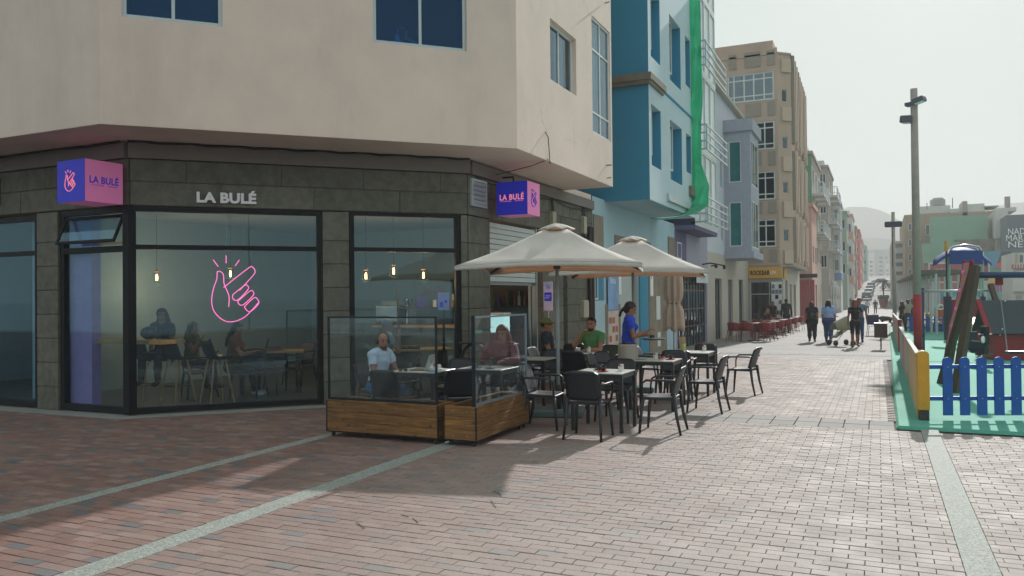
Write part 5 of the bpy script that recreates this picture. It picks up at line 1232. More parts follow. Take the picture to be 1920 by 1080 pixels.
low = [(20.0, 21.0, 4.9, 6.35), (22.15, 23.25, 4.95, 6.35), (24.1, 24.95, 5.2, 6.35)]
hol = []
y_a = lambda px: wx(px, 300, XO)[0]
for (p0, p1, zb, zt) in ((1222, 1240, 5.05, 6.62), (1257, 1279, 4.95, 6.62), (1287, 1296, 5.45, 6.62)): hol.append((y_a(p0), y_a(p1), zb, zt))
for (p0, p1, zb, zt) in ((1218, 1236, 7.85, 9.6), (1254, 1275, 7.75, 9.6), (1284, 1293, 8.1, 9.6)): hol.append((y_a(p0) + .25, y_a(p1) + .25, zb, zt))
hol = [(a, min(b, 25.1), c, d) for a, b, c, d in hol]
wall(W90(XO), 19.8, 25.25, 4.15, 13.5, hol, .3).build('front_wall', m_pb, BL)
MB().add([(X0 - 1, 19.8, 4.15), (XO, 19.8, 4.15), (XO, 19.8, 13.5), (X0 - 1, 19.8, 13.5)], [(0, 1, 2, 3)]).build('side_wall', m_db, BL)
MB().box(X0 - .5, XO - .003, 19.82, 25.25, 4.14, 4.2).build('soffit', m_lb, BL); MB().box(X0 - 1, XO, 25.2, 25.25, 4.2, 13.5).build('party_wall', m_db, BL)
dark_core(BL, -8, XO - .45, 19.95, 25.1, 4.3, 13.4)
for i, (a, b, c, d) in enumerate(hol):
    # reveals painted deep blue, white casement on the near side
    MB(W90(XO)).box(b - .02, b - .002, .004, .3, c + .002, d - .002).build('blue_reveal', m_db, BL); MB(W90(XO)).box(a + (b - a) * .55, b - .02, .28, .3, c, d).build('blue_reveal', m_db, BL)
    window(BL, W90(XO), a + .01, a + (b - a) * .62, c + .35, d - .01, .14, .04, .05, us=(a + (b - a) * .3,), fm=m_white)
    MB(W90(XO)).box(a + .01, a + (b - a) * .62, .2, .22, c + .01, c + .35).build('blue_panel', m_db, BL)
b = MB(); b.box(X0, XO + .10, 19.66, 19.8, 7.16, 7.34); b.box(X0, XO + .05, 19.7, 19.8, 7.06, 7.16); b.box(XO + .002, XO + .10, 19.8, 21.3, 7.18, 7.34); b.box(XO + .002, XO + .06, 19.8, 21.2, 7.08, 7.18); b.build('cornice', m_stone, BL)
MB().box(XO, XO + .03, 21.3, 25.2, 7.2, 7.26).build('string_course', m_db, BL)
b = MB(); b.box(XO + .002, XO + .09, 21.6, 24.3, 4.3, 4.36); b.box(XO + .002, XO + .06, 21.6, 24.3, 4.36, 4.5); b.build('ledge', m_alu, BL)
MB().box(XO + .002, XO + .1, 24.4, 25.1, 4.75, 5.05).build('ledge', m_stone, BL)
# ground floor of the blue building
wall(W90(X0), 18.82, 27.6, 0 - .3, 4.2, [(19.0, 19.7, 1.6, 2.75), (21.1, 22.9, -.3, 2.62)], .2).build('ground_wall', m_lb, BL)
dark_core(BL, -9, X0 - .35, 19, 27.5, -.3, 4)
MB(W90(X0)).box(21.12, 22.88, .10, .14, -.3, 2.6).build('roller_door', m_shut, BL)
b = MB(W90(X0)); b.box(21.1, 21.18, .02, .1, -.3, 2.62); b.box(22.82, 22.9, .02, .1, -.3, 2.62); b.box(21.18, 22.82, .02, .1, 2.5, 2.62); b.build('door_frame', m_alu, BL)
MB(W90(X0)).box(22.95, 23.9, -.04, -.002, -.3, 2.9).build('blue_pilaster', m_db, BL); MB(W90(X0)).box(19.4, 19.7, .05, .08, 1.6, 2.75).build('blue_reveal', m_db, BL)
window(BL, W90(X0), 19.02, 19.4, 1.62, 2.73, .06, .05, .05, fm=m_white)
for a, b_, c, d in ((18.84, 19.6, 2.8, 3.75), (20.6, 24.3, 2.75, 3.35), (25.5, 27.4, 2.45, 3.0), (26.6, 27.55, 3.0, 3.7), (19.75, 21.0, -.25, 1.5), (24.0, 26.2, -.3, 2.4)):
    n = max(1, round((b_ - a) / .62))
    for k in range(n):
        q0 = a + (b_ - a) * k / n; MB(W90(X0)).cbox(q0 + .005, q0 + (b_ - a) / n - .005, -.035, -.002, c, d, .005).build('stone_panel', m_slabw, BL)
m_poster = mat('poster_blue', srgb('7fa5cf'), .5, var=.35, scale=2.2); m_poster2 = mat('poster_pink', srgb('c9b9b4'), .5, var=.3, scale=5)
def wallsheet(name, label, cat, a, b_, c, d, m, lettering=None, lm=None, w_=None, x=X0, h_=None, zz=None, proud=.045):
    t = thing(name, label, cat, (x + proud, (a + b_) / 2, (c + d) / 2), R(90)); MB().cbox(-(b_ - a) / 2, (b_ - a) / 2, -.006, .0, -(d - c) / 2, (d - c) / 2, .002).build('panel', m, t)
    if lettering: fit_text(lettering, 'lettering', lm or m_letter, Matrix.Translation((0, -.008, zz or 0)) @ Matrix.Rotation(R(90), 4, 'X'), w_, h_, .004, t)
    return t
wallsheet('advertising_panel', 'blue advertising panel with white script on the blue building wall', 'poster', 19.85, 20.75, 1.35, 2.9, m_poster, 'Brisa', None, .45)
t = wallsheet('menu_board', 'tall pink picture menu below the blue advertising panel', 'menu', 19.85, 20.75, .2, 1.33, m_poster2, 'Real', mat('grey_script', srgb('8a9a98'), .6), .5, zz=-.42)
for i in range(3):
    for j in range(3): MB().box(-.38 + .27 * i, -.16 + .27 * i, -.009, -.0065, -.25 + .24 * j, -.09 + .24 * j).build('dish_picture', [mat('picture_red', srgb('b8604e'), .6), mat('picture_cream', srgb('cfc2a4'), .6), mat('picture_brown', srgb('8d6a52'), .6)][(i + j) % 3], t)
wallsheet('parking_notice', 'white no-parking notice left of the white roller door', 'notice', 20.8, 21.05, 1.75, 2.75, m_letter, 'P', m_cup, .12, zz=.25)
wallsheet('parking_notice', 'white no-parking notice on the stone right of the blue pilaster', 'notice', 24.1, 24.45, 1.7, 2.6, m_letter, 'P', m_cup, .16, zz=.2)
wallsheet('meter_box', 'pale meter box beside the closed parasol', 'box', 24.8, 25.3, .95, 1.7, m_white); wallsheet('meter_box', 'small pale meter box low on the stone beside the closed parasol', 'box', 24.9, 25.3, .1, .55, m_white)
# ---- green safety net hanging down the blue building's edge
m_net = mat('green_netting', srgb('1fae83'), .7, var=.15, scale=3, bump=.6, bscale=14, coords='World')
def netting(m):
    n = m.node_tree; L = n.links.new; b = n.nodes['Principled BSDF']; o = [q for q in n.nodes if q.type == 'OUTPUT_MATERIAL'][0]
    t = n.nodes.new('ShaderNodeBsdfTransparent'); g = n.nodes.new('ShaderNodeNewGeometry'); v = n.nodes.new('ShaderNodeTexNoise'); v.inputs['Scale'].default_value = 2; v.inputs['Detail'].default_value = 3; L(g.outputs['Position'], v.inputs['Vector'])
    r = n.nodes.new('ShaderNodeMapRange'); r.inputs['From Min'].default_value = .35; r.inputs['From Max'].default_value = .7; r.inputs['To Min'].default_value = .08; r.inputs['To Max'].default_value = .26; L(v.outputs['Fac'], r.inputs['Value'])
    tr = n.nodes.new('ShaderNodeBsdfTranslucent'); tr.inputs[0].default_value = (*srgb('35c79a'), 1); m1 = n.nodes.new('ShaderNodeMixShader'); m1.inputs[0].default_value = .35; L(b.outputs[0], m1.inputs[1]); L(tr.outputs[0], m1.inputs[2])
    mx = n.nodes.new('ShaderNodeMixShader'); L(r.outputs[0], mx.inputs[0]); L(m1.outputs[0], mx.inputs[1]); L(t.outputs[0], mx.inputs[2]); L(mx.outputs[0], o.inputs[0])
netting(m_net)
npth = [(1294, 0, -4.98, .55), (1297, 90, -4.98, .55), (1303, 175, -4.9, .42), (1299, 225, -4.98, .5), (1304, 310, -4.98, .34), (1313, 352, -4.9, .5), (1308, 385, -4.95, .62), (1290, 402, -5.1, .4), (1255, 408, -5.15, .28), (1225, 410, -5.2, .12)]
pts = []; 
for px, py, x, w_ in npth:
    q = _ray(px, py); y = 25.0 if py < 380 else {385: 24.9, 402: 23.6, 408: 21.8, 410: 20.4}.get(py, 25.0); p = EYE + q * (y / q.y); pts.append((p, w_ * .34))
def netf(u, v):
    i = min(int(v * (len(pts) - 1)), len(pts) - 2); f = v * (len(pts) - 1) - i; c = pts[i][0].lerp(pts[i + 1][0], f); w_ = pts[i][1] * (1 - f) + pts[i + 1][1] * f
    d = (pts[min(i + 1, len(pts) - 1)][0] - pts[i][0]).normalized(); side = d.cross(Vector((0, 1, 0))).normalized() if abs(d.y) < .9 else Vector((1, 0, 0))
    a = (u - .5) * math.pi * 1.0
    return c + side * math.sin(a) * w_ * 1.6 + Vector((0, -1, 0)) * (math.cos(a) * w_ * .6 + .05 * math.sin(u * 17 + v * 26) + .04 * noise.noise(Vector((u * 9, v * 60, 0))))
tag(MB().sheet(netf, 26, 140, .01).build('safety_net', m_net, None, True), 'bright green safety netting hanging down the edge of the blue building', 'netting')

# ---- grey and glass building
m_gp = mat('grey_lilac_render', srgb('a09fae'), .85, var=.05, scale=1.2, dirt=.15, coords='World'); m_glasspan = mat('pale_glass_panel', srgb('c3ced0'), .18, var=.05); m_purp = mat('purple_render', srgb('6b6486'), .85, coords='World')
GB = thing('glass_building', 'narrow building with pale glass panes and steel balcony rails between the blue and lavender buildings', 'building', (-7, 30, 0), world=True)
xg = -5.7
wall(W90(X0), 27.6, 33.5, -.4, 4.1, [(27.9, 33.2, -.4, 2.75)], .25).build('ground_wall', m_gp, GB)
MB(W90(X0)).box(27.62, 29.4, -.02, -.002, 2.9, 4.0).build('purple_wall', m_purp, GB)
MB().box(-9, xg, 27.7, 31.9, 4.0, 4.15).build('soffit', m_purp, GB); dark_core(GB, -9, xg - .25, 27.75, 31.8, 4.2, 15)
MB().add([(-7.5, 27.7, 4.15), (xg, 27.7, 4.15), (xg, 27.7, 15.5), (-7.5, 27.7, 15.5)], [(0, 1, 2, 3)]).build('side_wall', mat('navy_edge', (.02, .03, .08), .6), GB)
b = MB(W90(xg))
for z in (4.15, 6.9, 9.75, 12.6): b.box(27.7, 31.9, 0, .12, z, z + .12)
b.build('floor_band', m_white, GB)
for k, (z0, z1) in enumerate(((4.28, 6.88), (7.03, 9.73), (9.88, 12.58), (12.73, 15.4))):
    for j in range(4):
        a = 27.72 + j * 1.05; fr = MB(W90(xg)); fr.box(a, a + .05, .0, .1, z0, z1); fr.box(a + 1.0, a + 1.045, 0, .1, z0, z1); fr.box(a + .05, a + 1.0, 0, .1, z0, z0 + .05); fr.box(a + .05, a + 1.0, 0, .1, z1 - .05, z1); w_ = fr.build('window', m_white, GB)
        MB(W90(xg)).box(a + .05, a + 1.0, .04, .05, z0 + .05, z1 - .05).build('pane', m_glasspan, w_)
m_rail = mat('balcony_steel', srgb('c6cdcd'), .35, .5)
for z in (4.25, 6.75, 9.65):
    t_ = MB(W90(xg)); 
    for dz in (0, .28, .56, .84):
        t_.bar((27.75, -.42, z + dz), (31.8, -.42, z + dz), .06, .05); t_.bar((27.75, -.42, z + dz), (27.75, 0, z + dz), .06, .05)
    for u in (27.8, 31.75): t_.bar((u, -.42, z), (u, -.42, z + .86), .05)
    t_.build('balcony_rail', m_rail, GB)
# ground floor glazed door wall with square panes
g_dark = shade_glass('dark_shop_glass', (.35, .4, .42), .09)
for j in range(5):
    a = 27.95 + j * 1.05; window(GB, W90(X0), a, a + 1.03, -.25, 2.7, .08, .06, .06, us=(a + .5,), zs=(.55, 1.2, 1.9), fm=mat('dark_steel_door', srgb('3d4a50'), .4, .5), gm=g_dark, name='door', tm=.05)
dark_core(GB, -9, X0 - .5, 27.7, 33.4, -.4, 3.9)
wallsheet('letter_box', 'black wall-mounted box beside the paned steel doors', 'box', 27.65, 27.85, 1.05, 1.6, m_cup, proud=.12)
wallsheet('shop_awning_sign', 'small white panel with faded lettering over the paned steel doors', 'sign', 31.0, 33.3, 2.2, 2.72, mat('faded_white', srgb('c3cfd2'), .5), 'CLUB 1', mat('faint_grey', srgb('9cabb0'), .5), 1.0)
wallsheet('shop_awning_sign', 'dark blue fascia sign over the paned steel doors', 'sign', 28.6, 30.9, 2.45, 2.8, mat('navy_sign', (.03, .03, .12), .5))
window(GB, W90(X0), 27.9, 28.6, 3.0, 3.6, -.03, .05, .03, fm=m_white)
for u in (32.4, 34.3):
    t = thing('wall_spotlight', 'dark arm spotlight over the paned steel doors' if u < 33 else 'dark arm spotlight on the cream shopfront', 'lamp', (X0, u, 2.95)); MB().tube([(0, 0, 0), (.3, 0, .05), (.55, -.05, 0)], .03, 6).build('arm', m_cup, t); MB().lathe([(.03, -.16), (.07, -.12), (.05, .02)], 10, .55, -.05).build('head', m_cup, t)

# ---- lavender building with a box bay
m_lav = mat('lavender_render', srgb('c9ccd6'), .85, var=.04, scale=.8, dirt=.08, coords='World'); m_cream = mat('cream_render', srgb('b9b2a6'), .85, var=.05, scale=.8, dirt=.1, coords='World'); m_bayg = mat('bay_grey', srgb('a6abb7'), .7, coords='World')
g_teal = mat('teal_curtain_glass', srgb('1c6f72'), .15, var=.25, scale=2)
LV = thing('lavender_building', 'pale lavender building with a projecting box bay window over a cream shopfront', 'building', (-9, 39, 0), world=True)
zt = wx(1345, 173, X0)[1]
wall(W90(X0), 33.5, 45.0, 3.55, zt, [(36.7, 37.2, 6.6, 8.3), (36.7, 37.2, 4.2, 5.7)], .2).build('upper_wall', m_lav, LV)
for z in (6.6, 4.2): MB(W90(X0)).box(36.7, 37.2, .16, .2, z, z + 1.7).build('window', mat('navy_shutter', srgb('33405f'), .5), LV)
wall(W90(X0), 33.5, 45.0, -.5, 3.55, [(35.1, 36.7, -.3, 2.45), (38.4, 39.7, -.35, 2.45), (41.6, 43.1, .1, 2.5)], .25).build('ground_wall', m_cream, LV)
window(LV, W90(X0), 35.1, 36.7, -.3, 2.45, .1, .06, .05, us=(35.9,), fm=m_tleg, gm=g_dark); MB(W90(X0)).box(38.4, 39.7, .1, .14, -.35, 2.45).build('door', mat('grey_door', srgb('4b4c58'), .5), LV); window(LV, W90(X0), 41.6, 43.1, .1, 2.5, .1, .06, .05, fm=m_tleg, gm=g_dark)
MB().box(-9, X0 + .25, 33.3, 45.1, zt, zt + .18).build('parapet', m_cream, LV); dark_core(LV, -9, X0 - .4, 33.6, 44.9, -.5, zt - .1)
MB().add([(-9, 33.5, 3.9), (X0, 33.5, 3.9), (X0, 33.5, zt), (-9, 33.5, zt)], [(0, 1, 2, 3)]).build('side_wall', m_lav, LV)
yb0, yb1 = 37.7, 40.4; zb0 = PY(1400, 484, 37.7).z; zb1 = PY(1400, 245, 37.7).z
wall(at(0, yb0, 0, 0), X0, XO, zb0 + .3, zb1, [(X0 + .22, X0 + .78, zb0 + .55, zb0 + 2.6), (X0 + .22, X0 + .78, zb0 + 3.5, zb0 + 5.4)], .08).build('bay_side_wall', m_bayg, LV)
wall(W90(XO), yb0, yb1, zb0 + .3, zb1, [(yb0 + .3, yb1 - .15, zb0 + .5, zb0 + 2.7), (yb0 + .3, yb1 - .15, zb0 + 3.4, zb0 + 5.5)], .08).build('bay_front_wall', m_bayg, LV)
for z in (zb0 + .55, zb0 + 3.5): window(LV, at(0, yb0, 0, 0), X0 + .22, X0 + .78, z, z + (2.05 if z < zb0 + 1 else 1.9), .02, .05, .04, fm=m_white, gm=g_teal, name='bay_window')
for z in (zb0 + .5, zb0 + 3.4): window(LV, W90(XO), yb0 + .3, yb1 - .15, z, z + (2.2 if z < zb0 + 1 else 2.1), .02, .06, .04, us=(yb0 + .9, yb0 + 1.6), fm=m_white, gm=shade_glass('bay_glass', (.4, .6, .6), .1), name='bay_window')
MB().box(X0, XO + .12, yb0 - .15, yb1 + .4, zb0, zb0 + .3).build('bay_base', m_bayg, LV); MB().box(X0, XO + .12, yb0 - .12, yb1 + .2, zb1, zb1 + .55).build('bay_parapet', m_bayg, LV)
dark_core(LV, X0, XO - .15, yb0 + .15, yb1 - .02, zb0 + .35, zb1 - .02)

# ---- brown panelled tower and the rock bar
m_tan = mat('tan_panel', srgb('c0a999'), .85, var=.07, scale=.8, dirt=.12, coords='World'); m_tan2 = mat('tan_panel_dark', srgb('9c9288'), .85, var=.08, island=.06, coords='World'); m_beigef = mat('tan_panel_light', srgb('c8b2a0'), .85, var=.06, coords='World')
TW = thing('brown_tower', 'tall tan panelled apartment tower with grid windows above the yellow bar sign', 'building', (-8, 50, -.3), world=True)
yF = 45.02; xa, xb_ = -12.0, -4.75
def zF(py, px=1400): return PY(px, py, yF).z
zb = zF(497, 1430); ztop = zF(96, 1400)
fl = [(zF(190, 1410), zF(137, 1410)), (zF(282, 1410), zF(230, 1410)), (zF(374, 1440), zF(321, 1440)), (zF(463, 1440), zF(411, 1440))]
xw0 = PY(1364, 160, yF).x; xw1 = PY(1451, 160, yF).x
holes = [(xw0, xw1, a, b_) for a, b_ in fl]
wall(at(0, yF, 0, 0), xa, xb_, zb, ztop, holes, .15).build('front_wall', m_tan, TW)
for a, b_ in fl:
    n4 = xw0 + (xw1 - xw0) * np.array([.14, .36, .57, .79]); window(TW, at(0, yF, 0, 0), xw0, xw1, a, b_, .04, .07, .06, us=tuple(n4), zs=(a + (b_ - a) * .2, a + (b_ - a) * .77), fm=m_white, gm=g_far, tm=.06)
dark_core(TW, -11.5, -4.85, yF + .3, 54, zb, ztop - .2)
rt_ = random.Random(2)
for k in range(5):
    z1 = (fl[k - 1][0] - .12) if k else ztop - .1; z0 = (fl[k][1] + .3) if k < 4 else zb + .15
    for j, (f0, f1) in enumerate(((.04, .20), (.38, .72), (.86, 1.02))):
        a = xw0 + (xw1 - xw0) * f0; b_ = xw0 + (xw1 - xw0) * f1; MB().cbox(a, b_, yF - .04, yF - .002, z0, z1, .01).build('panel', m_tan2, TW)
b = MB()
for k in range(1, 5):
    z = fl[k - 1][0] - .02; b.box(xw0 - .3, xb_, yF - .015, yF - .001, z - .03, z)
b.build('joint_band', m_tan2, TW)
# chamfer and street face
CH = at(-4.75, yF, 0, R(45)); cl = .85
ch_h = []
zc = lambda py: PY(1470, py, 45.4).z
for p0, p1 in ((192, 168), (280, 257), (363, 341), (453, 430)): ch_h.append((.25, .62, zc(p0), zc(p1)))
wall(CH, 0, cl, zb, ztop - .35, ch_h, .1).build('chamfer_wall', m_tan, TW)
for h_ in ch_h: window(TW, CH, *h_, .03, .05, .04, fm=m_cream, gm=g_win)
for p0, p1 in ((137, 112), (228, 202), (322, 295), (408, 378), (495, 470)): MB(CH).cbox(.22, .80, -.12, -.002, zc(p0), zc(p1), .01).build('panel', m_beigef, TW)
xs_ = -4.75 + cl * .7071; ys_ = yF + cl * .7071
wall(W90(xs_), ys_, 54.6, zb, ztop - .4).build('street_wall', m_tan, TW)
for k in range(9):
    y = ys_ + .3 + k * 1.0
    for z0, z1 in ((zb + .1, zb + 2.6), (zb + 3.0, zb + 6.2), (zb + 6.6, ztop - .3 - .05 * k)): MB(W90(xs_)).cbox(y, y + .28, -.18, -.002, z0 + .3 * (k % 2), z1, .01).build('fin', m_beigef if k % 3 else m_tan2, TW)
MB().prism([(xa, yF - .06), (-4.72, yF - .06), (xs_ + .06, ys_ - .02), (xs_ + .06, 54.6), (xa, 54.6)], zb - .12, zb).build('soffit', m_tan2, TW)
b = MB(); b.prism([(xa, yF - .04), (-4.73, yF - .04), (xs_ + .05, ys_ - .02), (xs_ + .05, 54.6), (xa, 54.6)], ztop - .35, ztop - .25); b.box(xa, -5.0, yF + .3, 52, ztop - .2, ztop + .5); b.build('roof', m_tan, TW)
# ground floor
m_ochre = mat('ochre_sign', srgb('d9a347'), .5, var=.05)
def xF(px, py=560): return PY(px, py, yF + .0).x
wall(at(0, yF + .05, 0, 0), X0, -4.62, -.6, zb - .1, [(xF(1406), xF(1465), -.4, 2.45)], .3).build('ground_wall', m_cream, TW)
wall(W90(-4.62), yF + .05, 55, -.6, zb - .1, [(46.2, 47.4, .2, 2.5), (48.6, 49.8, -.5, 2.3), (51.0, 52.4, -.5, 2.3)], .2).build('ground_wall', m_cream, TW)
for a, c, d in ((46.2, 47.4, .2), (48.6, 49.8, -.5), (51.0, 52.4, -.5)): MB(W90(-4.62)).box(a, c, .1, .13, d, 2.3 + .2 * (d > 0)).build('door' if d < 0 else 'window', mat('grey_door', srgb('4b4c58'), .5), TW)
x0_, x1_ = xF(1406), xF(1465)
window(TW, at(0, yF + .05, 0, 0), x0_, x1_, -.4, 2.45, .08, .06, .06, us=(x0_ + .62 * (x1_ - x0_),), zs=(1.75,), fm=m_alu, gm=shade_glass('bar_glass', (.5, .55, .55), .06), name='bar_window')
dark_core(TW, -9, -4.8, yF + 2.2, 54, -.6, zb - .2)
t = thing('bar_sign', 'yellow ROCKBAR sign over the glazed bar entrance', 'sign', ((x0_ + x1_) / 2 + .03, yF, 2.9)); w_ = (x1_ - x0_) / 2 + .06
MB().cbox(-w_, w_, -.14, -.0, -.3, .3, .01).build('panel', m_ochre, t); fit_text('ROCKBAR', 'lettering', m_cup, facing((-.28, -.145, 0), (0, -1, 0)), 1.02, .26, .01, t, off=.03); fit_text('LPA', 'lettering', m_letter, facing((.42, -.145, 0), (0, -1, 0)), .32, .2, .01, t, off=.02)
wallsheet('bar_side_sign', 'ochre return panel of the bar sign facing the street', 'sign', 45.2, 46.6, 2.6, 3.2, m_ochre, x=-4.62)
t = thing('poster_column', 'panel of black and white posters beside the bar entrance', 'poster', (xF(1457), yF - .1, 0)); MB().box(-.28, .28, -.02, 0, -.3, 2.4).build('board', m_paper, t)
for i in range(3):
    for j in range(9): MB().box(-.26 + i * .18, -.10 + i * .18, -.03, -.021, -.2 + j * .28, .02 + j * .28).build('poster', [m_cup, mat('grey_print', srgb('6f7f8c'), .7), m_paper][rt_.randrange(3)], t)

# ---- the rows farther up: each house its own walls, windows and balconies
def house(label, name, x, y0, y1, z1, mw, side=None, mb_=None, bay=0., nwin=3, storey=3.0, balc=False, side_w=5., roofm=None, glassm=None):
    zb_ = gz(y0) - .6; t = thing(name, label, 'building', (x - 3, (y0 + y1) / 2, zb_), world=True); M = W90(x); n = max(1, int((z1 - 3.4) / storey)); hs = []
    du = (y1 - y0) / nwin
    for k in range(n):
        for j in range(nwin):
            u = y0 + du * (j + .5); z = 3.6 + k * storey + zb_ * .3; hs.append((u - du * .28, u + du * .28, z + (.1 if balc else .9), z + 2.2))
    hs = [h_ for h_ in hs if h_[3] < z1 - .3]
    g = [(y0 + du * (j + .2), y0 + du * (j + .8), zb_ + .6, 2.5) for j in range(nwin)]
    wall(M, y0, y1, zb_, z1, hs + g, .2).build('front_wall', mw, t)
    MB().add([(x - side_w, y0, zb_), (x, y0, zb_), (x, y0, z1), (x - side_w, y0, z1)], [(0, 1, 2, 3)]).build('side_wall', side or mw, t)
    MB().box(x - side_w, x + .15, y0 - .1, y1, z1, z1 + .3).build('roof', roofm or mw, t); dark_core(t, x - side_w, x - .3, y0 + .1, y1 - .1, zb_, z1 - .1)
    for h_ in hs: window(t, M, *h_, .08, .08, .06, us=((h_[0] + h_[1]) / 2,), fm=m_white, gm=glassm or g_win)
    for h_ in g: MB(M).box(*h_[:2], .12, .16, *h_[2:]).build('shop_front', mat('shopfront_dark', (.05, .055, .06), .4), t)
    if balc:
        for h_ in hs[::1]:
            b = MB(M); b.box(h_[0] - .3, h_[1] + .3, -.8, -.002, h_[2] - .22, h_[2] - .08); o = b.build('balcony', mb_ or mw, t)
            b = MB(M)
            for q in np.linspace(h_[0] - .28, h_[1] + .28, 7): b.bar((q, -.78, h_[2] - .08), (q, -.78, h_[2] + .85), .04)
            b.bar((h_[0] - .3, -.78, h_[2] + .87), (h_[1] + .3, -.78, h_[2] + .87), .06); b.bar((h_[0] - .28, -.78, h_[2] + .87), (h_[0] - .28, 0, h_[2] + .87), .06); b.bar((h_[0] - .28, -.78, h_[2] + .4), (h_[0] - .28, 0, h_[2] + .4), .05)
            b.build('railing', m_rail, o)
    if bay:
        for k in range(n):
            z = 3.6 + k * storey
            if z + storey > z1 + .2: continue
            MB(M).box(y0 + .3, y1 - .3, -bay, -.002, z - .3, z + .75).build('bay_band', mb_ or mw, t); o = MB(M).box(y0 + .35, y1 - .35, -bay + .08, -.002, z + .75, z + storey - .3).build('bay_window', glassm or mat('bay_glazing', srgb('7f979c'), .2), t)
    return t
m_salm = mat('salmon_render', srgb('c49a8c'), .9, var=.06, coords='World'); m_green = mat('dull_green_render', srgb('5f8f77'), .9, var=.06, coords='World'); m_brickw = mat('grey_block_wall', srgb('a49c92'), .9, var=.15, scale=2, coords='World')
m_bb = mat('mid_blue_band', srgb('6f93c4'), .8, coords='World'); m_tg = mat('grey_green_render', srgb('8fa392'), .9, coords='World'); m_redr = mat('red_render', srgb('c2555a'), .9, coords='World'); m_br = mat('brown_render', srgb('9a7f70'), .9, coords='World'); m_tealr = mat('teal_render', srgb('7da39c'), .9, coords='World'); m_wht = mat('white_render', srgb('c9c9c4'), .9, var=.05, dirt=.1, coords='World')
house('low salmon pink house beyond the tan tower', 'pink_house', -4.6, 66, 71.5, 8.5, m_salm, nwin=2, side_w=6)
t = thing('red_gate', 'dark red panelled gate set in front of the pink house', 'gate', (-5.1, 65.6, gz(65.6)))
for k in range(4): MB().cbox(-.75 + k * .36, -.41 + k * .36, -.05, 0, 0, 3.3, .02).build('gate_panel', mat('dark_red_metal', srgb('8e3f42'), .6, var=.1), t)
MB().box(-.9, .9, -.08, .0, 3.45, 3.75).build('name_board', m_tleg, t)
def house2(label, name, pl, pc, pr, y0, top, mw, band=None, frontm=None, balc=0, glz=None, bandh=.9, wf=.7):
    """a row house with a gable towards us (picture columns pl..pc) and a side on the street (pc..pr)"""
    xl, xc = PX_at(pl, y0) - .5, PX_at(pc, y0); y1 = xc / (PX_at(pr, 1000) / 1000); zt_ = PY((pl + pc) / 2, top, y0).z; zb_ = gz(y0) - .6
    t = thing(name, label, 'building', (xc - 2, y0, zb_), world=True); MF = at(0, y0, 0, 0); MS = W90(xc); w_ = xc - xl; n = max(2, int((zt_ - 3.6) / 3.0)); st = (zt_ - 3.8) / n
    fh = [(xc - w_ * wf - .15, xc - .18, 3.8 + k * st + .95, 3.8 + k * st + 2.4) for k in range(n)]
    wall(MF, xl - 4, xc, zb_, zt_, fh if glz is not None else [], .15).build('gable_wall', frontm or mw, t)
    if glz is not None:
        for h_ in fh: window(t, MF, *h_, .05, .07, .06, us=((h_[0] + h_[1]) / 2,), fm=m_white, gm=glz)
    L_s = y1 - y0; nw = max(1, int(L_s / 3.2)); sh_ = [(y0 + L_s * (j + .22), y0 + L_s * (j + .78), 3.8 + k * st + .9, 3.8 + k * st + 2.3) for k in range(n) for j in range(1)] if nw == 1 else [(y0 + L_s / nw * (j + .22), y0 + L_s / nw * (j + .78), 3.8 + k * st + .9, 3.8 + k * st + 2.3) for k in range(n) for j in range(nw)]
    wall(MS, y0, y1, zb_, zt_, sh_, .2).build('street_wall', mw, t)
    for h_ in sh_: window(t, MS, *h_, .08, .08, .06, fm=m_white, gm=g_far)
    MB().box(xl - 4, xc + .12, y0 - .12, y1, zt_, zt_ + .28).build('roof', band or mw, t); dark_core(t, xl - 4, xc - .3, y0 + .25, y1 - .05, zb_, zt_ - .1)
    MB().box(xl - 4, xc - .4, y0 + .5, y1, zt_ + .28, zt_ + .9).build('roof_room', m_wht, t)
    if band:
        for k in range(n + 1):
            z = 3.8 + k * st - .25
            MB().box(xl, xc + .05, y0 - .09, y0 - .002, z, min(z + bandh, zt_ - .01)).build('band', band, t); MB().box(xc + .002, xc + .09, y0, y1 - .01, z, min(z + bandh, zt_ - .01)).build('band', band, t)
    for k in range(1, n) if balc else ():
        z = 3.8 + k * st
        for j in range(balc):
            a, c = y0 + L_s / balc * (j + .15), y0 + L_s / balc * (j + .8); o = MB(MS).box(a, c, -.95, -.002, z - .2, z + .0).build('balcony', m_wht, t); b = MB(MS)
            for q in np.linspace(a, c, 6): b.bar((q, -.92, z), (q, -.92, z + .95), .05)
            for q in np.linspace(-.92, -.1, 4): b.bar((a + .03, q, z), (a + .03, q, z + .95), .05)
            b.bar((a, -.92, z + .97), (c, -.92, z + .97), .07); b.bar((a + .03, -.92, z + .97), (a + .03, 0, z + .97), .07); b.build('railing', m_rail, o)
    return t
def PX_at(px, y): return PY(px, 551, y).x
house2('apartment house with green gable and white railed balconies over the street', 'balcony_house', 1508, 1525, 1541, 75, 289, m_brickw, frontm=m_green, balc=3)
house2('grey balcony house with a glazed bay next after the green gable', 'balcony_house', 1541, 1555, 1565, 98, 314, m_brickw, balc=2, glz=g_win, wf=.55)
house2('narrow glazed house with stacked mid-blue bands', 'blue_banded_house', 1564, 1577, 1580.5, 112, 379, m_wht, band=m_bb, glz=mat('bay_glazing', srgb('7f979c'), .2), wf=.85)
house2('grey-green house beyond the blue bands', 'green_grey_house', 1579, 1589, 1592, 128, 399, m_tg, glz=g_win)
house2('house with salmon bands in the hazy row', 'salmon_house', 1591, 1600, 1603.5, 150, 404, m_wht, band=m_salm, glz=g_win, bandh=1.3)
house2('brown apartment house just before the red one', 'brown_house', 1602, 1607, 1608.5, 175, 426, m_br, glz=g_win)
